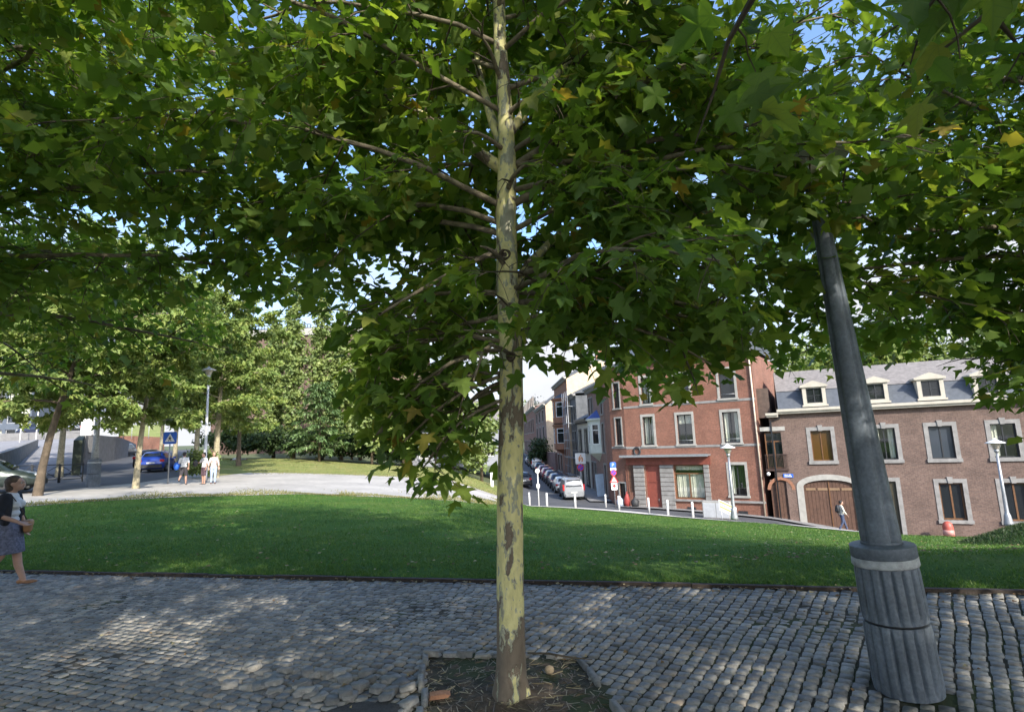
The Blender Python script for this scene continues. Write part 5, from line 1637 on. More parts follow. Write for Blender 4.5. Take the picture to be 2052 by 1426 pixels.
for z in np.arange(1.2, 11, 2.): mb.tube([(-.2, -1.0, z), (L + .2, -1.0, z)], .04, 5); mb.tube([(-.2, -1.0, z + 1), (L + .2, -1.0, z + 1)], .03, 5); mb.box(-.1, L, -1.0, -.4, z - .06, z - .02)
for x in np.linspace(0, L, 4): mb.tube([(x, -1.0, -.3), (x, -1.0, 11)], .04, 5)
mb.build('scaffold', M_GALV, f.root)
f, L, h = terrace('terraced_house', 'orange brick house with a round tall oriel and white banded bricks', 70.05, 85, -3.4, zat(1122, 765, 74), M_ORANGE, [(.06, .2), (.3, .42), (.84, .94)], [(.6, 2.9), (4.0, 6.2), (7.2, 9.2)], M_STONE, None, 9, .3, M_BEIGE)
o = oriel(f, L * .5, L * .8, 3.8, 6.9, 1.3, M_ORANGE, .3)
o = oriel(f, L * .5, L * .8, 7.25, 10.4, 1.3, M_ORANGE, 1.0)
f, L, h = terrace('terraced_house', 'house with a big sunlit beige gable halfway up the street', 95, 119, -3., zat(1090, 815, 100), M_PURPLE, [(.1, .2), (.4, .5), (.7, .8)], [(.8, 3.2), (4.6, 7), (8, 10)], M_STONE, None, 6, .8, M_BEIGE, None, 2.5)
f, L, h = terrace('terraced_house', 'far red brick house with rows of narrow windows at the street end', 119.1, 170, -2.6, zat(1062, 825, 140), M_RED, [(.1 + .12 * i, .16 + .12 * i) for i in range(7)], [(1, 4), (6.0, 9), (11, 14)], M_STONE, M_TILEROOF, 12, .8, M_PURPLE)
# garden wall with a stair between the orange and the beige gabled house
mb = MB(); A = street_pt(85.1); B_ = street_pt(94.9)
mb.slab([(A[0] - .6, A[1]), (A[0] - .1, A[1]), (B_[0] - 1.2, B_[1]), (B_[0] - 1.7, B_[1])], -3.6, -.3)
tag(mb.build('garden_wall', M_PURPLE), 'old brick garden wall under the green shrub halfway up the street', 'wall')
# left side of the street: end of a row seen past the trunk
mb = MB()
loft('pavement', [tuple(street_pt(Y) - np.array([1.9, 0])) for Y in (47.5, 60, 80, 110, 165)], [tuple(street_pt(Y) + np.array([.1, 0])) for Y in (47.5, 60, 80, 110, 165)], 60, 4, .13, M_CONCRETE)
loft('pavement', [tuple(np.array(RO) + np.array([-.95, -1.0]) * 1.5), tuple(np.array(RO) + np.array([10.9, -8.6])), tuple(np.array(BO) + np.array([18, -10.0]))],
     [tuple(np.array(RO) + np.array([.3, .3])), tuple(np.array(BO) + np.array([.2, .2])), tuple(np.array(BO) + np.array([19, -8.4]))], 60, 4, .12, M_CONCRETE)

# --- brick retaining wall with railing above the trees --------------------------
def big_wall():
    A = at(430, 668, 84); B_ = at(860, 648, 88)
    an = atan2(B_[1] - A[1], B_[0] - A[0]); L = hypot(B_[0] - A[0], B_[1] - A[1])
    R = thing('retaining_wall', 'high brown brick retaining wall with a pale coping and dark railing panels behind the poplars', 'wall', (A[0], A[1], 0), an)
    zt0 = A[2]; zt1 = B_[2]
    mb = MB()
    mb.add([(0, 0, -1), (L, 0, -1), (L, 0, zt1 - 1.0), (0, 0, zt0 - 1.0), (0, 2, -1), (L, 2, -1), (L, 2, zt1 - 1), (0, 2, zt0 - 1)], [(0, 1, 2, 3), (3, 2, 6, 7), (0, 3, 7, 4), (1, 5, 6, 2)])
    for k in range(9):
        x = 3 + k * (L - 6) / 8; mb.box(x - .5, x + .5, -.45, -.002, -1, min(zt0, zt1) - 2.2)
    mb.build('wall', brick_mat('old_brown_brick', (.165, .10, .08), (.13, .08, .06), (.19, .155, .13)), R)
    mb = MB(); mb.add([(-.1, -.35, zt0 - .995), (L, -.35, zt1 - .995), (L, -.35, zt1 + .1), (-.1, -.35, zt0 + .1), (-.1, 2.2, zt0 - .995), (L, 2.2, zt1 - .995), (L, 2.2, zt1 + .1), (-.1, 2.2, zt0 + .1)], [(0, 1, 2, 3), (3, 2, 6, 7), (0, 4, 5, 1)])
    mb.build('coping', M_STONE, R)
    mb = MB(); mb.add([(0, -.38, zt0 + .12), (L, -.38, zt1 + .12), (L, -.38, zt1 + .24), (0, -.38, zt0 + .24)], [(0, 1, 2, 3)]); mb.build('rail_base', M_DARKFRAME, R)
    k = 0
    for x0 in np.arange(.5, L - 4, 5.2):
        mb = MB(); z = zt0 + (zt1 - zt0) * x0 / L + .2
        mb.box(x0, x0 + 3.6, -.2, -.12, z + .62, z + .72); mb.box(x0, x0 + 3.6, -.2, -.12, z + .1, z + .18)
        for i in range(9): mb.box(x0 + i * .44, x0 + i * .44 + .1, -.2, -.12, z, z + .62)
        mb.build('railing_panel', M_DARKFRAME, R)
    p = at(508, 640, 86)
    tag(MB().tube([(p[0], p[1], zt0), (p[0], p[1], zt0 + 6)], [.07, .05], 6).lathe([(.05, 0), (.3, .1), (.05, .3)], 8, (p[0], p[1], zt0 + 6)).build('lamp_mast', M_DARKFRAME), 'thin dark lamp mast on top of the brick retaining wall', 'lamp post')
big_wall()
def grey_house():
    f = Front('grey_house', 'grey rendered house with a slate roof half hidden behind the trees in the middle', 'house', xy(825, 940, 60)[:2], -.12, Hf(*xy(880, 940, 60)) - .3)
    R = f.root; L = 9.5
    ops = [[.8 + 2.4 * i, 1.9 + 2.4 * i, c, c + 1.6] for i in range(4) for c in (1.0,)]
    mb = MB(); wall(mb, 0, L, 0, 4.3, ops); shell(mb, 0, L, 0, 4.3, 7); mb.build('wall', mat('grey_render', (.30, .31, .34), .9, .15, 1.5), R)
    for r in ops: window(R, r, M_WHITE, 2)
    MB().add([(-.3, -.4, 4.25), (L + .3, -.4, 4.25), (L + .3, 3.5, 7.2), (-.3, 3.5, 7.2), (L + .3, 7.3, 4.25), (-.3, 7.3, 4.25)], [(0, 1, 2, 3), (3, 2, 4, 5), (0, 3, 5), (1, 4, 2)]).build('roof', M_TILEROOF, R)
    mb = MB(); mb.box(-.3, L + .3, -.5, -.4, 4.1, 4.25); mb.build('gutter', M_GALV, R)
grey_house()

# --- ramp, deck and pavilion on the left -----------------------------------------
def left_side():
    # ramp rising to the deck, its side wall and end parapet
    a0, a1 = xy(60, 940, 40), xy(165, 942, 42); b0, b1 = xy(70, 905, 62), xy(160, 905, 62)
    z0 = Hf(*a0) + .03; z1 = zat(120, 879, 62)
    tag(MB().add([(*xy(-40, 945, 38), z0), (*a1, z0), (*b1, z1), (*xy(-60, 905, 62), z1), (*xy(-40, 945, 38), z0 - 1), (*a1, z0 - 1), (*b1, z0 - 1)], [(0, 1, 2, 3), (1, 5, 6, 2)]).build('ramp_road', M_PALEROAD), kind='structure')
    # parapet walls
    def slab_wall(name, label, P, h0, th, m, zt=None):
        mb = MB()
        for (p, zp), (q, zq) in zip(P[:-1], P[1:]):
            p, q = np.array(p), np.array(q); n = np.array([-(q - p)[1], (q - p)[0]]); n = n / np.linalg.norm(n) * th
            V = [(*p, h0), (*q, h0), (*q, zq), (*p, zp), (*(p + n), h0), (*(q + n), h0), (*(q + n), zq), (*(p + n), zp)]
            mb.add(V, [(0, 1, 2, 3), (3, 2, 6, 7), (4, 7, 6, 5), (0, 3, 7, 4), (1, 5, 6, 2)])
        return tag(mb.build(name, m), label, 'wall')
    slab_wall('parapet_wall', 'grey concrete parapet closing the top of the ramp', [(xy(-80, 880, 62.5), zat(-80, 868, 62.5)), (xy(95, 880, 62.5), zat(95, 868, 62.5)), (xy(168, 880, 62.5), zat(168, 868, 62.5))], 0, .35, M_CONCRETE)
    slab_wall('ramp_wall', 'sloping stone side wall along the left of the ramp', [(xy(-60, 940, 33), zat(-60, 925, 33)), (xy(20, 920, 40), zat(20, 902, 40)), (xy(75, 905, 55), zat(75, 880, 55))], 0, .4, M_GREYSTONE)
    slab_wall('curved_wall', 'long curved grey retaining wall beside the road behind the fluted lamp base', [(xy(170, 905, 58), zat(170, 872, 58)), (xy(200, 905, 62), zat(200, 872, 62)), (xy(230, 905, 68), zat(230, 875, 68)), (xy(255, 905, 76), zat(255, 882, 76)), (xy(272, 905, 88), zat(272, 890, 88))], 0, .3, M_CONCRETE)
    slab_wall('ramp_wall', 'dark ivy grown end wall on the right side of the ramp', [(xy(160, 950, 40), zat(160, 882, 40)), (xy(166, 930, 60), zat(166, 872, 60))], 0, .5, mat('dark_ivy_wall', (.05, .06, .04), .95, .5, 3, .6))
    slab_wall('brick_wall', 'low red brick wall under the fence at the road bend', [(xy(180, 880, 90), zat(180, 873, 90)), (xy(270, 880, 95), zat(270, 873, 95)), (xy(330, 880, 100), zat(330, 876, 100))], 1, .4, M_RED)
    # upper deck: green bank
    tag(MB().add([(*xy(165, 870, 92), zat(165, 874, 92)), (*xy(330, 870, 102), zat(330, 876, 102)), (*xy(330, 850, 125), zat(330, 851, 125)), (*xy(165, 850, 125), zat(165, 851, 125))], [(0, 1, 2, 3)]).build('grass_bank', M_DRYGRASS), kind='structure')
    mb = MB(); zf = zat(240, 856, 92)
    for px in range(196, 300, 17):
        p = xy(px, 870, 93); mb.tube([(*p, zf - 2), (*p, zf + .6)], .05, 5)
    tag(mb.build('wire_fence', M_GREY), 'fence of thin pale posts above the low red brick wall', 'fence')
    # pavilion with white glazing bars
    f = Front('pavilion', 'glazed white pavilion above the ramp parapet, seen past the leaning trunk', 'building', xy(20, 860, 78), 0.05, zat(100, 870, 78) - .4)
    R = f.root; L = f.on(166, 850)[0]; h = f.on(130, 812)[1]
    cols = 7
    ops = [[L * i / cols + .15, L * (i + 1) / cols - .15, a, b] for i in range(cols) for a, b in ((.5, h * .46), (h * .54, h - .3))]
    mb = MB(); wall(mb, 0, L, 0, h, ops, .2); shell(mb, 0, L, 0, h, 8); mb.build('wall', M_WHITE, R)
    for r in ops: window(R, r, M_WHITE, 2, 2, bar=.09)
    mb = MB(); mb.box(-.5, L + .5, -.8, 8, h + .004, h + .5); mb.build('roof', M_SLATE, R)
    # dark office block at the far left
    f = Front('office_block', 'dark glazed building with pale posts at the far left edge', 'building', xy(-160, 860, 70), 0.1, zat(0, 905, 70))
    R = f.root; L = 13.; h = 9.
    ops = [[.4 + 1.6 * i, 1.6 + 1.6 * i, a, a + 2] for i in range(8) for a in (.8, 3.6, 6.4)]
    mb = MB(); wall(mb, 0, L, 0, h, ops); shell(mb, 0, L, 0, h, 8); mb.build('wall', mat('dark_blue_cladding', (.10, .12, .15), .6, .2, 2), R)
    for r in ops: window(R, r, M_GREY, 1)
    for i, px in enumerate((40, 72)):
        p = xy(px, 880, 60); z = zat(px, 872, 60)
        tag(MB().tube([(*p, z - 1.5), (*p, z + 3.2)], [.07, .05], 6).build('flag_pole', M_WHITE), ('thin white pole on the deck, left one of the pair', 'thin white pole on the deck beside the leaning trunk')[i], 'pole')
    p = xy(174, 868, 59); z = zat(174, 870, 59)
    mb = MB(); mb.bevbox(-.62, .62, -.1, .1, 0, 1.85, .06); o = mb.build('blank_sign', M_WHITE, None, (*p, z - .1))
    tag(o, 'blank white sign panel behind the shaft of the fluted lamp post', 'sign')
    mb = MB(); mb.box(-.5, .5, -.3, .3, -1.8, 0); mb.build('panel_base', M_CONCRETE, o)
left_side()
# ------------------------------------------------------------------ vehicles
def paint(name, col, metal=.3):
    return mat('car_paint_' + name, col, .32, .06, 3, 0, metal, .5, False, 0, .6)
M_TAIL = mat('red_lamp_glass', (.45, .02, .02), .25, .1, 8)
M_HEAD = mat('pale_lamp_glass', (.6, .62, .62), .15, .1, 8)
M_TRIM = mat('black_plastic_trim', (.025, .026, .028), .6, .2, 8)
M_PLATE = mat('number_plate', (.62, .62, .58), .5, .05, 8)
HATCH = [(-2.02, .42, .62, .62, .70, .62), (-1.96, .30, .93, .94, .82, .74), (-1.80, .24, .97, 1.08, .86, .70), (-1.45, .22, .97, 1.40, .87, .62), (-1.15, .22, .96, 1.48, .88, .63), (-.2, .22, .95, 1.52, .88, .64),
         (.35, .22, .94, 1.46, .88, .64), (.62, .22, .93, 1.33, .88, .66), (1.12, .22, .92, .95, .87, .76), (1.6, .24, .82, .84, .84, .68), (1.95, .30, .68, .70, .76, .60), (2.05, .40, .56, .57, .66, .55)]
VAN = [(-2.2, .42, .70, .70, .80, .74), (-2.17, .30, 1.05, 1.08, .88, .84), (-2.12, .26, 1.07, 1.45, .90, .80), (-2.02, .25, 1.07, 1.78, .91, .74), (-1.7, .24, 1.07, 1.84, .91, .74), (-.4, .24, 1.06, 1.86, .91, .74),
       (.5, .24, 1.05, 1.80, .91, .74), (.85, .24, 1.04, 1.64, .90, .74), (1.35, .24, 1.02, 1.06, .89, .78), (1.75, .26, .94, .96, .86, .70), (2.1, .32, .74, .76, .78, .62), (2.2, .42, .6, .61, .68, .56)]
WHEEL = {}
def wheel_meshes():
    if WHEEL: return WHEEL
    mb = MB(); V, F = [], []
    prof = [(.20, -.095), (.29, -.1), (.315, -.075), (.32, 0), (.315, .075), (.29, .1), (.20, .095)]
    n = 24
    for i in range(n):
        a = 2 * pi * i / n
        for r, x in prof: V.append((x, r * cos(a), r * sin(a)))
    k = len(prof)
    F = [(i * k + j, i * k + j + 1, (i + 1) % n * k + j + 1, (i + 1) % n * k + j) for i in range(n) for j in range(k - 1)]
    WHEEL['tyre'] = MB().add(V, F, 0, True).mesh('tyre', M_BLACK)
    mb = MB()
    for i in range(5):
        a = 2 * pi * i / 5
        c, s_ = cos(a), sin(a)
        P = [(.0, .05, -.045), (.0, .20, -.03), (.0, .20, .03), (.0, .05, .045)]
        Q = [(.075, y * c - z * s_, y * s_ + z * c) for _, y, z in P] + [(.05, y * c - z * s_, y * s_ + z * c) for _, y, z in P]
        mb.add(Q, [(0, 1, 2, 3), (0, 4, 5, 1), (3, 2, 6, 7)])
    V, F = [], []
    for i in range(20):
        a = 2 * pi * i / 20
        for r, x in ((.19, .085), (.215, .085), (.215, .0), (.19, .0)): V.append((x, r * cos(a), r * sin(a)))
    F = [(i * 4 + j, i * 4 + (j + 1) % 4, (i + 1) % 20 * 4 + (j + 1) % 4, (i + 1) % 20 * 4 + j) for i in range(20) for j in range(4)]
    mb.add(V, F)
    mb.add([(.082, .05 * cos(a), .05 * sin(a)) for a in np.linspace(0, 2 * pi, 10, endpoint=False)], [tuple(range(10))])
    mb.add([(.02, .2 * cos(a), .2 * sin(a)) for a in np.linspace(0, 2 * pi, 16, endpoint=False)], [tuple(range(16))], 1)
    WHEEL['rim'] = mb.mesh('rim', [M_CHROME, M_TRIM])
    return WHEEL

def car(name, label, cat, prof, col, pos, head, group=None, roofrails=False, rearm=None):
    """length along local y, front at +y; head turns it about z"""
    R = thing(name, label, cat, pos, head, group)
    V = []
    for (y, zb, zt, zr, wb, wr) in prof:
        k = [(wb * .86, zb), (wb * .97, zb + .12), (wb, (zb + zt) * .52), (wb * .985, zt), (wr, max(zt + .005, zr - .09)), (wr * .82, max(zt + .01, zr - .012)), (0, max(zt + .012, zr + .02))]
        ring = [(x, y, z) for x, z in k] + [(-x, y, z) for x, z in k[-2::-1]]
        V += ring
    n = 13; m = len(prof)
    F, mi = [], []
    for i in range(m - 1):
        for j in range(n - 1):
            F.append((i * n + j, (i + 1) * n + j, (i + 1) * n + j + 1, i * n + j + 1)); mi.append(0)
        F.append((i * n + n - 1, (i + 1) * n + n - 1, (i + 1) * n, i * n))
    mb = MB().add(V, F, 0, True)
    mb.add(V[:n], [tuple(range(n))]); mb.add(V[-n:], [tuple(range(n - 1, -1, -1))])
    mb.build('body', col, R)
    V = np.array(V).reshape(m, n, 3)
    cab = [i for i in range(m - 1) if prof[i][3] - prof[i][2] > .3 and prof[i + 1][3] - prof[i + 1][2] > .3]
    # side glass, a pane per door
    for sgn, (a, b) in ((1, (3, 4)), (-1, (9, 8))):
        ya = [prof[i][0] for i in range(m)]
        for (s0, s1) in ((cab[0], cab[len(cab) // 2]), (cab[len(cab) // 2], cab[-1] + 1)):
            mb = MB()
            for i in range(s0, s1):
                q = []
                for ii, bb in ((i, a), (i + 1, a), (i + 1, b), (i, b)): q.append(V[ii, bb])
                lo0, lo1, hi1, hi0 = q
                f = lambda p, t, u: p + (t - p) * u + np.array([sgn * .006, 0, 0])
                e0 = .1 if i == s0 else 0.; e1 = .1 if i == s1 - 1 else 0.
                A0 = f(lo0, hi0, .10); A1 = f(lo1, hi1, .10); B1 = f(lo1, hi1, .9); B0 = f(lo0, hi0, .9)
                A0, A1, B1, B0 = A0 + (A1 - A0) * e0, A1 + (A0 - A1) * e1, B1 + (B0 - B1) * e1, B0 + (B1 - B0) * e0
                mb.quad(A0, A1, B1, B0) if sgn > 0 else mb.quad(B0, B1, A1, A0)
            mb.build('window', M_GLASS, R)
    def screen(name, i0, i1, sy):
        A = [(V[i0, 3] + V[i0, 4]) / 2, (V[i0, 9] + V[i0, 8]) / 2] ; 
        x0 = prof[i0][5] * .84; x1 = prof[i1][5] * .80
        y0, y1 = prof[i0][0], prof[i1][0]; z0 = prof[i0][3] + .03; z1 = prof[i1][3] - .03
        d = np.array([0, z1 - z0, -(y1 - y0)]) ; d = d / np.linalg.norm(d) * .012 * (1 if (z1 - z0) * sy > 0 else -1)
        if d[1] * sy < 0: d = -d
        P = [np.array(p) + d + (0, 0, .012) for p in ((-x0, y0 + (y1 - y0) * .06, z0 + .02), (x0, y0 + (y1 - y0) * .06, z0 + .02), (x1, y1 - (y1 - y0) * .05, z1), (-x1, y1 - (y1 - y0) * .05, z1))]
        MB().quad(*P).build(name, M_GLASS, R)
    tall = prof is VAN
    screen('rear_window', 1 if tall else 2, 3, -1); screen('windscreen', 8, 7, 1)
    # lamps, bumpers, plates, mirrors
    yr, yf = prof[0][0], prof[-1][0]
    for s_ in (-1, 1):
        mb = MB()
        if tall: mb.box(s_ * .90 - .07, s_ * .90 + .03 if s_ > 0 else s_ * .90 + .07, yr - .0, yr + .12, .85, 1.35)
        else: mb.box(s_ * .72 - .14, s_ * .72 + .14, yr + .0, yr + .14, .74, .92)
        mb.build('tail_light', M_TAIL, R)
        mb = MB(); mb.box(s_ * .58 - .16, s_ * .58 + .16, yf - .17, yf - .03, .62 if not tall else .68, .76 if not tall else .85); mb.build('headlight', M_HEAD, R)
        mb = MB(); mb.box(s_ * .99 - .09, s_ * .99 + .09, .62, .74, .93 + .12 * tall, 1.07 + .12 * tall); mb.build('wing_mirror', col, R)
        for yy in (-.45, .5):
            mb = MB(); mb.box(s_ * .90 - .012, s_ * .90 + .012, yy - .1, yy + .1, .80, .84); mb.build('door_handle', M_TRIM, R)
        if roofrails:
            mb = MB(); mb.tube([(s_ * .66, -1.6, prof[4][3] + .06), (s_ * .66, .4, prof[5][3] + .05)], .022, 5); mb.build('roof_rail', M_GREY, R)
    mb = MB(); mb.box(-.74, .74, yr - .07, yr + .1, .32, .56); mb.build('rear_bumper', rearm or M_TRIM, R)
    mb = MB(); mb.box(-.66, .66, yf - .09, yf + .05, .28, .48); mb.build('front_bumper', M_TRIM, R)
    mb = MB(); mb.box(-.26, .26, yr - .02 if not tall else yr - .03, yr + .05, .62, .73); mb.build('number_plate', M_PLATE, R)
    mb = MB(); mb.box(-.8, .8, yr + .3, yf - .3, .16, .26); mb.build('underbody', M_TRIM, R)
    W = wheel_meshes()
    for yy in (-1.28, 1.28):
        for s_ in (-1, 1):
            ar = MB(); P = [(s_ * .905, yy + .37 * cos(a), .32 + .37 * sin(a)) for a in np.linspace(-.35, pi + .35, 16)]
            Q = [(s_ * .70, p[1], p[2]) for p in P]
            ar.add(P + Q, [(i, i + 1, 16 + i + 1, 16 + i) for i in range(15)]); ar.add(P, [tuple(range(16))]); ar.build('wheel_arch', M_TRIM, R)
            w = link(bpy.data.objects.new('wheel', W['tyre']), R); w.location = (s_ * .84, yy, .32)
            if s_ < 0: w.rotation_euler = (0, 0, pi)
            link(bpy.data.objects.new('rim', W['rim']), w)
            w.scale = (1.0, 1, 1)
    return R

def road_spot(px, py, Y, dz=.01):
    p = at(px, py, Y)
    return (p[0], p[1], Hf(p[0], p[1]) + dz)

SG = 'cars parked along the uphill street'
sh = atan2(.037, 1)
def street_car(Y, off=3.2):
    q = street_pt(Y) - np.array([off, 0]); e = 2.
    sl = atan2(Hf(q[0], q[1] + e) - Hf(q[0], q[1] - e), 2 * e)
    return (q[0], q[1], Hf(*q) + .012), sl
cars = [(51.0, VAN, 'silver', (.30, .31, .32), 'silver van with roof rails, nearest of the parked row', True),
        (56.6, HATCH, 'white', (.62, .62, .60), 'white hatchback parked right in front of the silver van', False),
        (61.6, HATCH, 'dark_blue', (.03, .04, .08), 'dark blue hatchback second ahead of the silver van', False),
        (66.6, HATCH, 'graphite', (.05, .05, .055), 'graphite grey hatchback just behind the red cars in the parked row', False),
        (71.6, HATCH, 'cherry', (.30, .03, .035), 'cherry red hatchback between the graphite and the dark red car', False),
        (77.0, HATCH, 'dark_red', (.22, .025, .03), 'dark red hatchback, farthest of the red cars in the parked row', False),
        (84.0, HATCH, 'black', (.015, .016, .02), 'black car parked alone ahead of the red cars', False),
        (93.0, VAN, 'white', (.62, .62, .60), 'white van in the upper part of the parked row', False),
        (100., HATCH, 'sand', (.30, .27, .2), 'sand coloured car beyond the white van', False),
        (107., HATCH, 'silver', (.30, .31, .32), 'small silver car far up the street', False)]
for Y, pr, cn, cc, lb, rr in cars:
    p, sl = street_car(Y, 3.0 + (.1 if pr is HATCH else 0))
    c = car('parked_van' if pr is VAN else 'parked_car', lb, 'van' if pr is VAN else 'car', pr, paint(cn, cc), p, sh, SG, rr, paint(cn, cc) if pr is VAN else None)
    c.rotation_euler = (sl, 0, sh)
p = road_spot(1048, 978, 62)
car('parked_car', 'dark car with red rear lamps partly hidden by the plane trunk', 'car', HATCH, paint('black', (.015, .016, .02)), p, .05)
# left side of the square
car('parked_car', 'dark grey green car at the left edge behind the woman', 'car', HATCH, paint('grey_green', (.035, .05, .045)), road_spot(-38, 990, 24.2), -1.05)
car('parked_car', 'bright blue car in the shade behind the pale trunk', 'car', HATCH, paint('blue', (.015, .05, .30)), road_spot(315, 943, 43), .35)
car('parked_car', 'dark car in front of the bright blue one, mostly hidden', 'car', HATCH, paint('black', (.015, .016, .02)), road_spot(300, 930, 51), .35)
car('delivery_van', 'dark van driving up the road beside the curved wall', 'van', VAN, paint('graphite', (.05, .05, .055)), road_spot(249, 908, 78), .2)
p = at(122, 868, 72)
car('parked_car', 'silver car with red lamp on the deck above the ramp', 'car', HATCH, paint('silver', (.30, .31, .32)), (p[0], p[1], zat(122, 868, 72)), pi / 2)
p = at(78, 868, 68)
car('parked_car', 'dark blue car on the deck left of the leaning trunk', 'car', HATCH, paint('dark_blue', (.03, .04, .08)), (p[0], p[1], zat(70, 872, 68)), pi / 2 + .2)
mb = MB()
_a, _b = xy(-20, 868, 64), xy(172, 868, 64)
_c, _d = xy(172, 868, 80), xy(-20, 868, 80)
zz = zat(122, 869, 72) - .02
tag(mb.slab([_a, _b, _c, _d], zz - .3, zz - .01).build('deck', M_CONCRETE), kind='structure')

# ------------------------------------------------------------------ lamp posts
def fluted_base(R, s=1.):
    """two fluted drums, one above the other, with a cap"""
    def drum(name, z0, z1, r0, r1, m):
        V, F = [], []; n = 144; k = 9
        for i in range(k + 1):
            t = i / k; z = z0 + (z1 - z0) * t; edge = min(1, min(t, 1 - t) * 9)
            for j in range(n):
                a = 2 * pi * j / n
                fl = min(1, abs(sin(a * 9)) * 1.7)
                r = (r0 + (r1 - r0) * t) * (1 - .13 * (1 - fl) * edge) * (1 - .03 * (1 - edge))
                V.append((r * cos(a), r * sin(a), z))
        F = [(i * n + j, i * n + (j + 1) % n, (i + 1) * n + (j + 1) % n, (i + 1) * n + j) for i in range(k) for j in range(n)]
        F2 = [tuple(range(k * n, (k + 1) * n))]
        MB().add(np.array(V) * s, F, 0, True).add(np.array(V[k * n:]) * s, [tuple(range(n))]).build(name, m, R)
    drum('lower_drum', 0, .485, .228, .222, M_POST)
    drum('upper_drum', .505, .90, .222, .215, M_POST)
    MB().lathe([(.2 * s, .484 * s), (.205 * s, .506 * s)], 48).build('joint_ring', M_TRIM, R)
    MB().lathe([(.219 * s, .895 * s), (.224 * s, .905 * s), (.222 * s, .955 * s), (.214 * s, .962 * s)], 48).build('worn_band', M_POSTWORN, R)
    MB().lathe([(.214 * s, .958 * s), (.220 * s, .962 * s), (.222 * s, .964 * s), (.222 * s, 1.04 * s), (.2215 * s, 1.043 * s), (.217 * s, 1.047 * s), (.213 * s, 1.048 * s), (.14 * s, 1.056 * s)], 48).build('cap', M_POST, R)

def lantern(R, z, s, hatm, bowlm):
    MB().lathe([(.075 * s, z), (.10 * s, z + .06 * s), (.10 * s, z + .14 * s), (.085 * s, z + .16 * s)], 20).build('lantern_collar', M_GALV if hatm is M_WHITE else hatm, R)
    b = MB().lathe([(.09 * s, z + .16 * s), (.17 * s, z + .36 * s), (.20 * s, z + .46 * s), (.19 * s, z + .475 * s)], 24).build('lantern_bowl', bowlm, R)
    h = MB().lathe([(.40 * s, z + .46 * s), (.41 * s, z + .475 * s), (.36 * s, z + .50 * s), (.18 * s, z + .58 * s), (.07 * s, z + .64 * s), (.05 * s, z + .68 * s), (.03 * s, z + .70 * s)], 28).build('lantern_hat', hatm, R)
    MB().lathe([(.03 * s, z + .47 * s), (.40 * s, z + .468 * s), (.395 * s, z + .455 * s)], 28).build('hat_underside', M_GREY, h)
    for k in range(4):
        a = pi / 4 + k * pi / 2
        MB().tube([(.11 * s * cos(a), .11 * s * sin(a), z + .15 * s), (.24 * s * cos(a), .24 * s * sin(a), z + .46 * s)], .008 * s, 5).build('lantern_stay', M_GREY, R)
M_BOWL = mat('frosted_lantern_glass', (.52, .46, .36), .3, .12, 6)
def big_lamp():
    R = thing('street_lamp', 'tall dark blue grey street lamp on a fluted two tier base in front', 'street lamp', (2.86, 4.44, -.01))
    fluted_base(R)
    R.rotation_euler = (radians(-1.), radians(-2.6), .1)
    V, F = [], []; n = 48; zs = [1.04, 1.3, 1.8, 2.4, 3.0, 3.4, 3.9]
    for z in zs:
        r = .138 - (z - 1.04) * .0268
        for j in range(n):
            a = 2 * pi * j / n
            g = max(0, cos(4 * a)) ** 6
            V.append((r * (1 - .24 * g) * cos(a), r * (1 - .24 * g) * sin(a), z))
    F = [(i * n + j, i * n + (j + 1) % n, (i + 1) * n + (j + 1) % n, (i + 1) * n + j) for i in range(len(zs) - 1) for j in range(n)]
    MB().add(V, F, 0, True).build('shaft', M_POST, R)
    MB().lathe([(.14, 1.05), (.141, 1.07), (.139, 1.075), (.12, 1.08)], 32).build('shaft_collar', M_POST, R)
    MB().lathe([(.066, 3.78), (.07, 3.80), (.07, 3.9), (.06, 3.93)], 20).build('neck', M_POST, R)
    lantern(R, 3.9, .74, M_POST, M_BOWL)
big_lamp()
def mid_lamp(label, px, py, Y, zb=None, h=4.0, hat=M_WHITE):
    p = at(px, py, Y)
    R = thing('street_lamp', label, 'street lamp', (p[0], p[1], p[2] if zb is None else zb), 0, 'white hatted street lamps along the street')
    MB().lathe([(.2, 0), (.19, .1), (.15, .35), (.13, .5), (.10, .56), (.09, .6), (.075, 1.5), (.055, h - .66)], 20).build('shaft', M_GALV, R)
    lantern(R, h - .70, 1.0, hat, M_BOWL)
    return R
mid_lamp('white hatted street lamp in front of the corner house', 1472, 1040, 30.4)
mid_lamp('white hatted street lamp behind the green mound at the right edge', 2022, 1052, 27.5, None, 4.15)
def left_lamp():
    p = road_spot(186, 976, 28.5)
    R = thing('street_lamp', 'grey street lamp with fluted base on the left pavement, mottled with sunlight', 'street lamp', p)
    fluted_base(R, 1.32)
    MB().lathe([(.18, 1.38), (.13, 2.2), (.09, 4.6), (.07, 5.0)], 20).build('shaft', M_POSTWORN, R)
    lantern(R, 4.95, 1.25, M_POST, M_BOWL)
    p = road_spot(409, 962, 33)
    R = thing('street_lamp', 'slim pale lamp mast behind the two standing people', 'street lamp', p)
    MB().lathe([(.16, 0), (.15, .8), (.10, .9), (.08, 3.), (.055, 6.2)], 14).build('shaft', M_GREY, R)
    lantern(R, 6.1, 1.0, M_GREY, M_BOWL)
left_lamp()

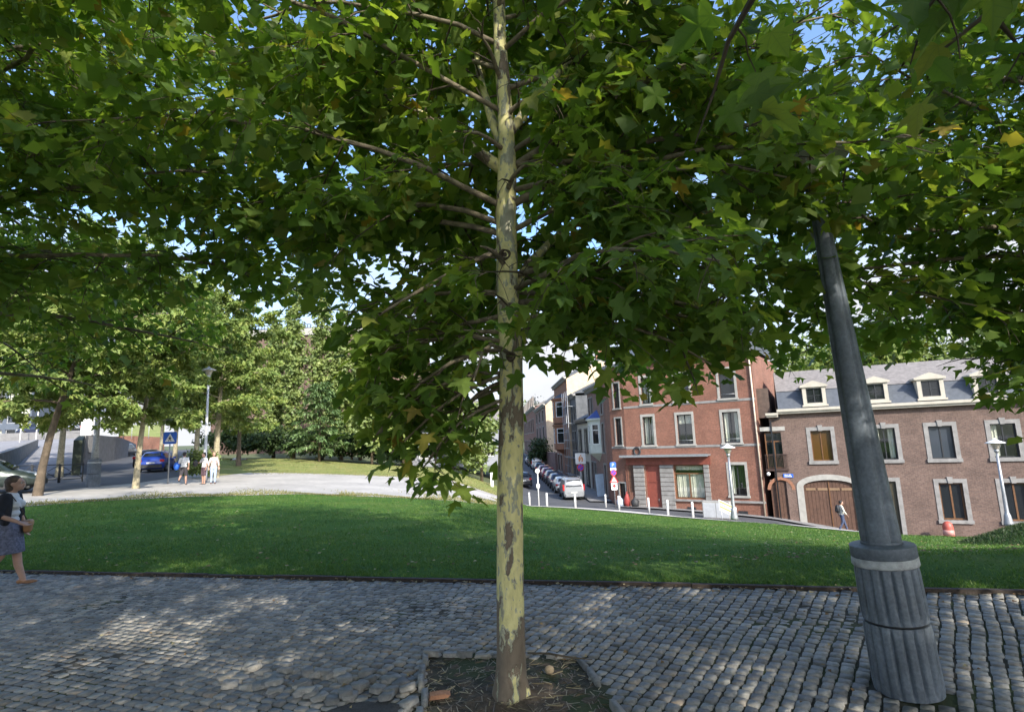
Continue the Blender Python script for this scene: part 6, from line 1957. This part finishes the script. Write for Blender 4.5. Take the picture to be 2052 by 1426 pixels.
# ------------------------------------------------------------------ signs, bollards, railings
def plate(R, name, m, w, h, z, y=-.03, rnd=.06):
    return MB().bevbox(-w / 2, w / 2, y - .012, y, z - h / 2, z + h / 2, rnd).build(name, m, R)
def disc(R, name, m, r, z, y=-.03, n=28, th=.012, tri=False):
    P = [(r * sin(2 * pi * k / (3 if tri else n)), z + r * cos(2 * pi * k / (3 if tri else n))) for k in range(3 if tri else n)]
    return MB().prism(P[::-1], y - th, y).build(name, m, R)
def crossing_sign():
    p = road_spot(337, 956, 30.5)
    R = thing('crossing_sign', 'square blue pedestrian crossing sign with white triangle on a grey pole', 'sign', p, .3)
    MB().tube([(0, 0, 0), (0, 0, 2.75)], .032, 8).build('pole', M_GALV, R)
    pl = plate(R, 'sign_plate', M_BLUE, .66, .66, 2.48, -.04)
    tr = MB().prism([(-.24, 2.28), (.24, 2.28), (0, 2.72)], -.058, -.053).build('white_triangle', M_WHITE, pl)
    mb = MB()      # walking figure
    for P in ([(-.03, 2.43), (.03, 2.43), (.03, 2.52), (-.03, 2.52)], [(-.03, 2.43), (-.085, 2.32), (-.05, 2.31), (.01, 2.43)], [(0, 2.43), (.05, 2.31), (.085, 2.32), (.03, 2.43)], [(-.03, 2.51), (-.09, 2.45), (-.075, 2.43), (-.02, 2.48)], [(.03, 2.51), (.085, 2.46), (.07, 2.44), (.02, 2.48)]):
        mb.prism(P, -.066, -.061)
    mb.prism([(.028 * cos(a), 2.555 + .028 * sin(a)) for a in np.linspace(0, 2 * pi, 10, endpoint=False)], -.066, -.061)
    mb.build('walking_figure', M_BLACK, pl)
crossing_sign()

def text_strokes(mb, cells, x, z, h, y, th=.004, wd=None):
    """letters from strokes on a 4 x 6 grid"""
    G = {'P': [((0, 0), (0, 6)), ((0, 6), (3, 6)), ((3, 6), (3, 3)), ((3, 3), (0, 3))], 'i': [((1, 0), (1, 4)), ((1, 5.2), (1, 6))]}
    k = h / 6
    for ch in cells:
        for (ax, az), (bx, bz) in G[ch]:
            mb.box(x + min(ax, bx) * k - k * .35, x + max(ax, bx) * k + k * .35, y - th, y, z + min(az, bz) * k - k * .3, z + max(az, bz) * k + k * .3)
        x += 5 * k

def no_parking(R, z, r, y=-.04):
    d = disc(R, 'no_parking_disc', M_TRED, r, z, y)
    disc(d, 'blue_field', mat('violet_blue_sign', (.10, .05, .40), .4, .05, 6), r * .78, z, y - .014, 28, .004)
    T = (np.array([[cos(-pi / 4), 0, sin(-pi / 4)], [0, 1, 0], [-sin(-pi / 4), 0, cos(-pi / 4)]]), (0, 0, z))
    MB().box(-r * .8, r * .8, y - .024, y - .02, -r * .10, r * .10, 0, T).build('slash', M_TRED, d)

def street_signs():
    # tall cluster at the corner
    p = at(1234, 1022, 41); zb = Hf(p[0], p[1])
    R = thing('sign_cluster', 'pole with blue parking plate, no parking disc and red warning triangle at the corner', 'sign', (p[0], p[1], zb), .1)
    zt = zat(1230, 925, 41) - zb
    MB().tube([(0, 0, 0), (0, 0, zt)], .035, 8).build('pole', M_GALV, R)
    s = 41 / FPX
    z = lambda py: zat(1230, py, 41) - zb
    a = plate(R, 'parking_plate', M_BLUE, 12 * s, 11 * s, z(931)); mb = MB(); text_strokes(mb, 'P', -.06, z(931) - .11, .22, -.045); mb.build('parking_letter', M_WHITE, a)
    plate(R, 'white_plate', M_WHITE, 12 * s, 5 * s, z(939.5), -.03, .02)
    plate(R, 'white_plate', M_WHITE, 8 * s, 11 * s, z(946.5), -.02, .03)
    no_parking(R, z(946.5), 6 * s, -.05)
    t = disc(R, 'warning_triangle', M_TRED, 10 * s, z(961), -.04, 28, .012, True); disc(t, 'white_field', M_WHITE, 6 * s, z(961), -.054, 28, .004, True)
    w = plate(R, 'white_plate', M_WHITE, 12 * s, 16 * s, z(973), -.03, .05)
    MB().lathe([(.085, 0), (.11, 0), (.11, .006), (.085, .006)], 18).build('grey_ring', M_TRED, w, (0, -.05, z(973)), (pi / 2, 0, 0))
    # no parking disc on a post beside the white house, with the white picture board above
    p = at(1166, 985, 53); zb = Hf(p[0], p[1])
    R = thing('no_parking_sign', 'violet no parking disc on a post above the silver van', 'sign', (p[0], p[1], zb), .1)
    z = lambda py: zat(1166, py, 53) - zb
    MB().tube([(0, 0, 0), (0, 0, z(928))], .04, 8).build('pole', M_GALV, R); no_parking(R, z(936), 7 * 53 / FPX, -.05)
    p = at(1164, 935, 54); zb = zat(1164, 929, 54)
    R = thing('picture_board', 'white square board with an orange figure hung on the cream painted house', 'sign', (p[0], p[1], zb), .1)
    s = 54 / FPX
    b = MB().bevbox(-10 * s, 10 * s, -.08, .08, 0, 21 * s, .03).build('board', M_WHITE, R)
    mb = MB(); mo = mat('orange_emblem', (.62, .27, .12), .5, .1, 6)
    rr = random.Random(2)
    for P in ([(-.2, .25), (-.1, .2), (.02, .45), (.0, .7), (-.12, .75), (-.22, .5)], [(.05, .2), (.2, .22), (.24, .5), (.12, .72), (.03, .6), (.1, .42)], [(-.06, .74), (.08, .74), (.1, .84), (-.02, .88)]):
        mb.prism([(x, z_) for x, z_ in P][::-1] if False else P, -.09, -.082)
    mb.build('emblem', mo, b)
    mb = MB(); mb.box(-.05, 1.1, -.03, .03, 21 * s, 21 * s + .08); mb.build('bracket', M_DARKFRAME, R)
    # slim white round topped sign on the near side of the street
    p = at(1080, 1010, 41); zb = Hf(p[0], p[1])
    R = thing('round_topped_sign', 'slim white sign post with round disc and small box seen from behind', 'sign', (p[0], p[1], zb), 0)
    z = lambda py: zat(1078, py, 41) - zb
    MB().tube([(0, 0, 0), (0, 0, z(940))], .04, 8).build('pole', M_WHITE, R)
    disc(R, 'disc_back', M_WHITE, .17, z(943), -.02); MB().bevbox(-.12, .12, -.09, .0, z(977), z(969), .02).build('box', M_WHITE, R)
    # light blue notice leaning at the purple house
    q = street_pt(50.5) - np.array([.35, 0])
    o = MB().bevbox(-.45, .45, -.05, .0, .05, 2.0, .04).build('notice_panel', mat('pale_blue_panel', (.50, .62, .72), .6, .1, 4), None, (q[0], q[1], Hf(*q) + .13), (-.08, 0, .5))
    tag(o, 'pale blue panel leaning on the purple house by the pavement', 'panel')
street_signs()

def bollards():
    B0 = None
    spec = [(1061, 1005, 42), (1096, 1008, 41), (1153, 1014, 40), (1214, 1014, 43), (1241, 1022, 39), (1301, 1028, 38), (1339, 1030, 36.5), (1389, 1034, 35.5)]
    names = ['bollard just right of the plane trunk', 'bollard beside the slim round topped sign', 'bollard below the silver van', 'bollard in front of the pale blue panel', 'bollard beside the corner sign cluster', 'bollard in front of the red door', 'low bollard between the red door and the shop window', 'bollard in front of the cellar grate']
    for i, (px, py, Y) in enumerate(spec):
        p = at(px, py, Y); pos = (p[0], p[1], Hf(p[0], p[1]) + .03)
        if B0 is None:
            B0 = thing('bollard', 'white ' + names[0], 'bollard', pos, 0, 'white bollards along the far edge of the lawn')
            MB().lathe([(.075, 0), (.075, .92), (.065, .96), (.03, .98)], 12).build('post', M_WHITE, B0); MB().lathe([(.077, .78), (.077, .83)], 12).build('band', M_GREY, B0)
            o = B0
        else:
            o = copy_tree(B0); o.location = pos
        o['label'] = 'white ' + names[i]
bollards()

def street_clutter():
    # utility cabinet, striped barrier, bags
    p = at(1438, 1034, 36.8); z = Hf(p[0], p[1]) + .05
    R = thing('utility_cabinet', 'pale grey utility cabinet against the corner house plinth', 'cabinet', (p[0], p[1], z), ANG_R)
    MB().bevbox(-.85, .85, -.25, .25, 0, 1.05, .03).build('body', M_STONE, R); MB().bevbox(-.8, -.02, -.27, -.252, .06, .98, .02).build('door', M_GREY, R); MB().bevbox(.02, .8, -.27, -.252, .06, .98, .02).build('door', M_GREY, R)
    p = at(1460, 1034, 34.5); z = Hf(p[0], p[1]) + .05
    R = thing('striped_barrier', 'slanted white barrier with yellow stripes beside the utility cabinet', 'barrier', (p[0], p[1], z), ANG_R)
    T = (np.array([[1, 0, 0], [0, 1, 0], [-.45, 0, 1]]), (0, 0, 0))
    MB().box(-.5, .5, -.03, .03, .35, 1.0, 0, T).build('panel', M_WHITE, R)
    my = mat('yellow_stripe', (.62, .52, .10), .5, .1, 6)
    for k in range(4): MB().box(-.45, .45, -.036, -.031, .42 + .15 * k, .49 + .15 * k, 0, T).build('stripe', my if k % 2 else M_GREY, R)
    for x in (-.4, .4): MB().tube([(x, 0, 0), (x, 0, .5)], .03, 6).build('foot', M_GREY, R)
    p = at(1257, 1008, 44.0); z = Hf(p[0], p[1]) + .13
    def sack(name, label, dx, r, h, m):
        mb = MB().lathe([(r * .8, 0), (r, h * .25), (r * .95, h * .55), (r * .5, h * .8), (r * .16, h * .9), (r * .3, h)], 12, (0, 0, 0), 0, True, 1, .8)
        mb.v = [(x * (1 + .12 * sin(z_ * 14 + x * 9)), y * (1 + .1 * cos(z_ * 11)), z_) for x, y, z_ in mb.v]
        tag(mb.build(name, m, None, (p[0] + dx, p[1] - dx * .5, z)), label, 'bag')
    sack('rubbish_bag', 'tall red rubbish bag at the corner house beside the sign cluster', 0, .24, 1.1, mat('dull_red_sack', (.26, .035, .03), .6, .2, 6))
    sack('rubbish_bag', 'black rubbish bag right of the red one', .55, .33, .7, M_TRIM)
    sack('rubbish_bag', 'pale blue grey bag left of the red one', -.5, .3, .75, mat('pale_blue_sack', (.36, .42, .52), .6, .2, 5))
    # orange red marker in front of the brown house
    x, z = brown.on(1891, 1052)
    p = brown.O + brown.d * x - brown.n * .9
    R = thing('traffic_marker', 'orange red round topped plastic marker at the foot of the brown house', 'traffic cone', (p[0], p[1], brown.z0 + .5))
    mo = mat('orange_plastic', (.45, .10, .07), .5, .12, 5)
    MB().lathe([(.30, 0), (.32, .1), (.28, .5), (.27, 1.0), (.22, 1.22), (.1, 1.32), (.02, 1.34)], 18).build('body', mo, R); MB().lathe([(.285, .55), (.275, .85)], 18).build('pale_band', mat('pale_orange_band', (.5, .26, .22), .5, .1, 5), R); MB().lathe([(.4, -.06), (.4, .02), (.3, .04)], 18).build('foot', M_TRIM, R)
    # white post where the gravel meets the street
    p = road_spot(986, 960, 50)
    tag(MB().bevbox(-.13, .13, -.13, .13, 0, 1.3, .03).build('stone_post', M_WHITE, None, p), 'short white post at the end of the gravel left of the plane trunk', 'post')
street_clutter()

def railings():
    R0 = None
    P = [xy(28, 966, 31), xy(62, 964, 31), xy(118, 962, 32), xy(166, 960, 33)]
    lb = ['railing panel with crossed bars beside the dark car', 'railing panel with crossed bars behind the leaning trunk', 'railing panel with crossed bars beside the fluted lamp base']
    for i in range(3):
        a, b = np.array(P[i]), np.array(P[i + 1]); L = np.linalg.norm(b - a); an = atan2(b[1] - a[1], b[0] - a[0])
        R = thing('railing', lb[i], 'railing', (a[0], a[1], Hf(*a)), an, 'crossed bar railings at the foot of the ramp')
        for k, x in enumerate((0.03, L - .03)): MB().tube([(x, 0, -.1), (x, 0, 1.05)], .035, 6).build('post', M_TRIM, R)
        for z in (.18, 1.0): MB().tube([(.03, 0, z), (L - .03, 0, z)], .025, 6).build('rail', M_TRIM, R)
        m = max(1, round(L / 1.3))
        for k in range(m):
            x0, x1 = L * k / m + .03, L * (k + 1) / m - .03
            MB().tube([(x0, .01, .2), (x1, .01, .98)], .016, 5).build('cross_bar', M_TRIM, R); MB().tube([(x0, -.01, .98), (x1, -.01, .2)], .016, 5).build('cross_bar', M_TRIM, R)
railings()

# ------------------------------------------------------------------ people
SKIN = mat('skin', (.46, .27, .19), .55, .1, 9)
def remeshed(name, mb, vox, m, parent, smooth=4):
    """one continuous skin over overlapping limbs"""
    me = mb.mesh('tmp', m)
    o = link(bpy.data.objects.new('tmp', me))
    r = o.modifiers.new('r', 'REMESH'); r.mode = 'VOXEL'; r.voxel_size = vox
    s = o.modifiers.new('s', 'SMOOTH'); s.iterations = smooth; s.factor = .5
    dg = bpy.context.evaluated_depsgraph_get()
    ev = o.evaluated_get(dg)
    nm = bpy.data.meshes.new_from_object(ev)
    nm.materials.clear(); nm.materials.append(m)
    nm.polygons.foreach_set('use_smooth', np.ones(len(nm.polygons), bool))
    bpy.data.objects.remove(o); bpy.data.meshes.remove(me)
    nm.name = name
    return link(bpy.data.objects.new(name, nm), parent)

def limb(mb, pts, rads, n=12):
    """tapered limb with rounded ends, as overlapping volumes"""
    mb.tube(pts, rads, n)
    for p, r in zip(pts, rads): mb.ball(p, r * 1.0, n, 6)

def hand(mb, w, d, s, curl=.5, out=(1, 0, 0)):
    """palm and five fingers hanging along d from wrist w"""
    d = unit(np.array(d, float)); o = unit(np.array(out, float) - d * np.dot(out, d)); q = np.cross(d, o)
    w = np.array(w, float)
    for t in (0, .33, .66, 1.0):
        c = w + d * (.02 + .075 * t) * s
        for f in (-.5, 0, .5): mb.ball(c + q * f * .052 * s, .019 * s, 8, 5)
    for k, (f, L) in enumerate(((-.034, .062), (-.012, .075), (.011, .07), (.032, .055))):
        b = w + d * .088 * s + q * f * s
        m_ = b + unit(d + o * curl * .35) * L * .5 * s; e = m_ + unit(d + o * curl * 1.3) * L * .5 * s
        limb(mb, [b, m_, e], [.0098 * s, .009 * s, .008 * s], 8)
    b = w + d * .03 * s + q * -.035 * s; m_ = b + unit(d * .8 + q * -.6 + o * .3) * .04 * s; e = m_ + unit(d + o * .4) * .032 * s
    limb(mb, [b, m_, e], [.013 * s, .011 * s, .0095 * s], 8)

def person(label, pos, face, H_, top, legs, hair, pose, group=None, vox=.012, female=False, extras=None, hairlen=0.):
    """pose: dict of joint offsets in metres for a 1.7 m figure: la/ra hand targets, lf/rf foot positions"""
    R = thing('person', label, 'person', pos, face, group)
    s = H_ / 1.7
    S = lambda *p: np.array(p, float) * s
    hip, sh = (.085, .185) if not female else (.09, .165)
    pel, chest, neck, head = S(0, 0, .92), S(0, .01, 1.28), S(0, .015, 1.45), S(0, .045, 1.585)
    J = dict(lk=(-.09, .02, .49), rk=(.09, .02, .49), lf=(-.09, 0, .08), rf=(.09, 0, .08), le=(-.24, -.03, 1.12), re=(.24, -.03, 1.12), lh=(-.25, .04, .88), rh=(.25, .04, .88))
    J.update(pose)
    J = {k: S(*v) for k, v in J.items()}
    mb = MB()
    # trunk and neck
    for z, rx, ry in ((.86, .155, .11), (.95, .16, .115), (1.04, .14, .10), (1.14, .145, .105), (1.25, .165, .115), (1.34, .165, .105), (1.39, .12, .08)):
        mb.ball(S(0, .0, z), 1, 16, 8, 0, (rx * s, ry * s, .075 * s))
    limb(mb, [S(0, .0, 1.38), neck, S(0, .03, 1.52)], [.062 * s, .055 * s, .052 * s])
    for sd, k in ((-1, 'l'), (1, 'r')):
        limb(mb, [S(sd * hip, 0, .90), (S(sd * hip, 0, .90) + J[k + 'k']) / 2, J[k + 'k'], J[k + 'k'] * .55 + J[k + 'f'] * .45 + S(0, -.018, 0), J[k + 'f']], [.088 * s, .076 * s, .056 * s, .052 * s, .036 * s])
        mb.ball(J[k + 'f'] + S(0, -.03, -.03), 1, 10, 6, 0, tuple(S(.036, .045, .035))); mb.ball(J[k + 'f'] + S(0, .07, -.05), 1, 10, 6, 0, tuple(S(.043, .10, .026)))
        limb(mb, [S(sd * (sh - .01), 0, 1.37), (S(sd * sh, 0, 1.36) + J[k + 'e']) / 2, J[k + 'e'], (J[k + 'e'] + J[k + 'h']) / 2, J[k + 'h']], [.055 * s, .047 * s, .038 * s, .036 * s, .026 * s])
        hand(mb, J[k + 'h'], J[k + 'h'] - J[k + 'e'] + S(0, 0, -.02), s * 1.02, .7, (0, 1, 0))
    # head: skull, jaw, nose, brow, chin, ears
    mb.ball(head + S(0, -.01, .025), 1, 18, 12, 0, tuple(S(.078, .098, .10))); mb.ball(head + S(0, .03, -.045), 1, 14, 8, 0, tuple(S(.058, .068, .068)))
    mb.ball(head + S(0, .10, -.018), 1, 8, 6, 0, tuple(S(.015, .022, .022))); mb.ball(head + S(0, .086, .012), 1, 8, 6, 0, tuple(S(.011, .016, .028)))
    mb.ball(head + S(0, .078, -.085), 1, 10, 6, 0, tuple(S(.026, .022, .02))); mb.ball(head + S(0, .082, .034), 1, 12, 6, 0, tuple(S(.05, .016, .012)))
    for sd in (-1, 1): mb.ball(head + S(sd * .08, -.005, -.005), 1, 8, 6, 0, tuple(S(.012, .02, .032)))
    b = remeshed('body', mb, vox, SKIN, R)
    mw = mat('eye_white', (.5, .5, .5), .3, .02, 5); md = mat('dark_hair_brown', (.03, .02, .014), .7, .4, 30)
    for sd in (-1, 1):
        MB().ball(head + S(sd * .031, .078, .012), .012 * s, 8, 6).build('eye', mw, R)
        MB().ball(head + S(sd * .031, .087, .012), .0062 * s, 8, 6).build('pupil', md, R)
    MB().ball(head + S(0, .094, -.052), 1, 10, 6, 0, tuple(S(.024, .010, .006))).build('mouth', mat('lips', (.32, .12, .10), .5, .1, 9), R)
    # hair
    hb = MB()
    hb.ball(head + S(0, -.028, .042), 1, 18, 12, 0, tuple(S(.088, .102, .098))); hb.ball(head + S(0, -.055, -.01), 1, 14, 8, 0, tuple(S(.082, .068, .085)))
    if hairlen: hb.ball(head + S(0, -.05, -.07), 1, 14, 8, 0, tuple(S(.085, .06, hairlen)))
    remeshed('hair', hb, vox, hair, R, 2)
    # shirt with sleeves to the elbow
    tm, tlong = top
    tb = MB()
    for z, rx, ry in ((.93, .172, .128), (1.02, .158, .118), (1.12, .158, .12), (1.22, .172, .13), (1.32, .178, .122), (1.385, .14, .092)):
        tb.ball(S(0, .0, z), 1, 16, 8, 0, (rx * s, ry * s, .08 * s))
    if female: 
        for sd in (-1, 1): tb.ball(S(sd * .075, .085, 1.26), .07 * s, 12, 8)
    for sd, k in ((-1, 'l'), (1, 'r')):
        a = S(sd * (sh - .02), 0, 1.375); e = J[k + 'e']; w = J[k + 'h']
        end = a + (e - a) * .8 if tlong == 0 else e + (w - e) * tlong
        pts = [a, a + (e - a) * .5, end] if tlong == 0 else [a, a + (e - a) * .5, e, end]
        limb(tb, pts, [.068 * s, .062 * s, .058 * s] if tlong == 0 else [.066 * s, .058 * s, .05 * s, .046 * s])
    remeshed('shirt', tb, vox, tm, R, 3)
    # lower clothing
    kind, lm = legs
    lb = MB()
    if kind == 'skirt':
        V, F = [], []; n = 32
        prof = [(.165, .125, 1.0), (.19, .15, .92), (.205, .165, .80), (.215, .18, .65), (.225, .19, .52), (.222, .187, .515)]
        for rx, ry, z in prof:
            for j in range(n):
                a = 2 * pi * j / n; w = 1 + .05 * sin(a * 7) * (1.0 - z) * 1.6
                V.append(tuple(S(rx * w * cos(a), ry * w * sin(a) + .02 * (1 - z), z)))
        F = [(i * n + j, i * n + (j + 1) % n, (i + 1) * n + (j + 1) % n, (i + 1) * n + j) for i in range(len(prof) - 1) for j in range(n)]
        V2, F2 = V, [f[::-1] for f in F]
        MB().add(V2, F2, 0, True).build('skirt', lm, R)
    else:
        lb.ball(S(0, 0, .92), 1, 16, 8, 0, tuple(S(.172, .128, .10))); lb.ball(S(0, 0, .84), 1, 16, 8, 0, tuple(S(.165, .12, .09)))
        for sd, k in ((-1, 'l'), (1, 'r')):
            a = S(sd * hip, 0, .88)
            if kind == 'shorts': limb(lb, [a, a + (J[k + 'k'] - a) * .55, J[k + 'k'] + (a - J[k + 'k']) * .08], [.10 * s, .095 * s, .088 * s])
            else: limb(lb, [a, (a + J[k + 'k']) / 2, J[k + 'k'], J[k + 'k'] * .1 + J[k + 'f'] * .9], [.098 * s, .086 * s, .068 * s, .055 * s])
        remeshed('trousers' if kind != 'shorts' else 'shorts', lb, vox, lm, R, 3)
    shm = mat('dark_shoe_leather', (.05, .035, .03), .5, .2, 8)
    for k in 'lr':
        sb = MB(); f = J[k + 'f']
        sb.ball(f + S(0, -.03, -.035), 1, 12, 6, 0, tuple(S(.043, .05, .036))); sb.ball(f + S(0, .07, -.05), 1, 12, 6, 0, tuple(S(.048, .108, .030)))
        remeshed('shoe', sb, vox, shm if not extras or 'shoe' not in extras else extras['shoe'], R, 2)
    return R, J, s

def people():
    mt = lambda n, c, r=.85: mat(n, c, r, .12, 14, .2)
    white = mt('white_cotton', (.66, .66, .66)); blackc = mt('black_cardigan', (.015, .016, .022)); skirt = mat('grey_blue_print_skirt', (.13, .14, .20), .9, .5, 30, .2)
    brownh = mat('brown_hair', (.07, .045, .03), .7, .4, 30); greyh = mat('grey_hair', (.25, .24, .23), .7, .3, 30); darkh = mat('black_hair', (.02, .016, .014), .6, .4, 30)
    walk = dict(lk=(-.09, .12, .50), lf=(-.085, .22, .085), rk=(.09, -.03, .49), rf=(.085, -.24, .12), le=(-.25, -.12, 1.13), lh=(-.24, -.10, .88), re=(.24, .06, 1.12), rh=(.22, .20, .92))
    # woman at the left edge walking to the right
    p = gnd(4, 1176)
    R, J, s = person('walking woman in white top, black cardigan and grey blue skirt on the pavement', (p[0], p[1], .0), -pi / 2 + .35, 1.68, (white, 0), ('skirt', skirt), brownh,
                     dict(lk=(-.08, .10, .49), lf=(-.07, .20, .085), rk=(.08, -.02, .49), rf=(.08, -.20, .10), re=(.25, -.04, 1.13), rh=(.22, .20, 1.00), le=(-.26, .02, 1.12), lh=(-.25, .10, .87)), None, .0105, True, {'shoe': mat('tan_sandal_leather', (.30, .15, .07), .6, .2, 9)}, .07)
    cb = MB(); S = lambda *q: np.array(q, float) * s
    for sd, k in ((-1, 'l'), (1, 'r')):
        a = S(sd * .15, 0, 1.38); e = J[k + 'e']
        limb(cb, [a, a + (e - a) * .5, e, e + (J[k + 'h'] - e) * .12], [.078 * s, .07 * s, .063 * s, .058 * s])
        limb(cb, [S(sd * .14, .035, 1.36), S(sd * .16, .045, 1.2), S(sd * .165, .03, 1.0)], [.05 * s, .05 * s, .055 * s])
    for z in (1.0, 1.1, 1.2, 1.3, 1.36): cb.ball(S(0, -.05, z), 1, 16, 8, 0, tuple(S(.18, .10, .07)))
    remeshed('cardigan', cb, .012, blackc, R, 3)
    R.scale = (1.1, 1.14, 1)
    # her tan shoulder bag is held, so it is a thing of its own
    T = np.array(Euler((0, 0, -pi / 2 + .35)).to_matrix())
    off = T @ S(-.06, .24, .90)
    Bg = thing('shoulder_bag', 'tan leather shoulder bag hanging on a strap in front of the walking woman', 'bag', (p[0] + off[0], p[1] + off[1], off[2]), -pi / 2 + .35 + .2)
    tan = mat('tan_leather', (.34, .17, .07), .55, .2, 9, .2)
    def soft(sx, sy, sz, c, e=3.2):
        V, F, n, k = [], [], 20, 12
        for i in range(k + 1):
            ph = -pi / 2 + pi * i / k
            for j in range(n):
                th = 2 * pi * j / n; g = lambda t: math.copysign(abs(t) ** (2 / e), t)
                V.append((c[0] + sx * g(cos(ph)) * g(cos(th)), c[1] + sy * g(cos(ph)) * g(sin(th)), c[2] + sz * g(sin(ph))))
        F = [(i * n + j, i * n + (j + 1) % n, (i + 1) * n + (j + 1) % n, (i + 1) * n + j) for i in range(k) for j in range(n)]
        return MB().add(V, F, 0, True)
    soft(.13, .055, .10, (0, 0, 0)).build('pouch', tan, Bg); soft(.132, .06, .06, (0, .004, .045)).build('flap', mat('worn_tan_leather', (.38, .20, .09), .5, .25, 9, .2), Bg)
    st = [S(.06 + .12, -.24 + .02, .54), S(.15, -.14, .40), S(.06, -.07, .24), S(-.05, -.03, .09)]
    MB().tube([tuple(q) for q in st], .007, 5).build('strap', mat('dark_strap', (.06, .035, .025), .6, .2, 9), Bg)
    # man in white shirt and shorts walking away
    p = road_spot(367, 966, 30, 0)
    R, J, s = person('man in white shirt and dark shorts striding along the gravel with a blue bag', p, .25, 1.72, (white, 0), ('shorts', mt('charcoal_cloth', (.05, .045, .05))), darkh,
                     dict(lk=(-.09, -.10, .50), lf=(-.09, -.40, .28), rk=(.09, .10, .50), rf=(.09, .12, .085), le=(-.26, .02, 1.12), lh=(-.25, .12, .92), re=(.25, -.08, 1.12), rh=(.24, -.04, .9)), None, .022)
    q = np.array(p) + np.array([-.36, -.05, 1.0])
    Bg = thing('gym_bag', 'bright blue bag hanging at the side of the striding man', 'bag', tuple(q), .3)
    bl = mat('bright_blue_nylon', (.02, .12, .55), .5, .15, 8)
    MB().ball((0, 0, 0), 1, 14, 8, 0, (.16, .13, .22)).build('pouch', bl, Bg); MB().tube([(.0, 0, .2), (.15, 0, .38), (.28, .05, .42)], .014, 5).build('strap', bl, Bg)
    # two people standing together
    p = road_spot(408, 961, 30.6, 0)
    person('standing person in white vest and dark shorts holding a bag', p, 2.6, 1.70, (white, 0), ('shorts', mt('plum_cloth', (.10, .06, .075))), darkh, dict(re=(.3, .08, 1.15), rh=(.28, .28, 1.2)), None, .022)
    pp = np.array(p) + np.array([-.42, -.12, 1.15])
    tag(MB().ball((0, 0, 0), 1, 12, 8, 0, (.13, .1, .2)).build('handbag', M_TRIM, None, tuple(pp)), 'dark handbag held by the standing person in the white vest', 'bag')
    p = road_spot(427, 958, 31, 0)
    person('standing person in pale pink blouse and light blue trousers', p, -2.5, 1.72, (mt('pale_pink_cloth', (.62, .50, .46)), .5), ('trousers', mt('light_denim', (.36, .44, .55))), mat('fair_hair', (.42, .26, .15), .7, .3, 30), {}, None, .022, True)
    # person lying on the grass
    p = spot(511, 916, 58)
    R, J, s = person('person lying on the grass strip in front of the dark hedge', (p[0] - .8, p[1], p[2] + .16), 0, 1.75, (white, 0), ('trousers', mt('grey_cloth', (.2, .2, .2))), darkh, {}, None, .02)
    R.rotation_euler = (-pi / 2, 0, pi / 2)
    # pedestrian with backpack in front of the garage
    p = at(1691, 1064, 33.5)
    R, J, s = person('pedestrian in cream jacket with black backpack passing the arched garage door', (p[0], p[1], at(1691, 1064, 33.5)[2]), -pi / 2 - .2, 1.75, (mt('cream_jacket', (.62, .60, .50)), .7), ('trousers', mt('dark_denim', (.06, .08, .14))), darkh, walk, None, .022)
    q = np.array(p) + np.array([-.2, .03, 1.28])
    Bg = thing('backpack', 'black backpack on the pedestrian in the cream jacket', 'backpack', tuple(q), -pi / 2 - .2)
    MB().ball((0, 0, 0), 1, 14, 8, 0, (.16, .11, .25)).build('pouch', M_TRIM, Bg); MB().ball((0, -.08, -.08), 1, 12, 8, 0, (.11, .06, .11)).build('front_pocket', M_TRIM, Bg)
    # tiny pedestrian far up the street
    q = street_pt(108) - np.array([1.2, 0])
    person('pedestrian in pale blue shirt far up the street pavement', (q[0], q[1], Hf(*q) + .13), 0, 1.75, (mt('pale_blue_cloth', (.42, .50, .66)), 0), ('trousers', mt('dark_cloth', (.05, .05, .06))), darkh, {}, None, .02)
people()
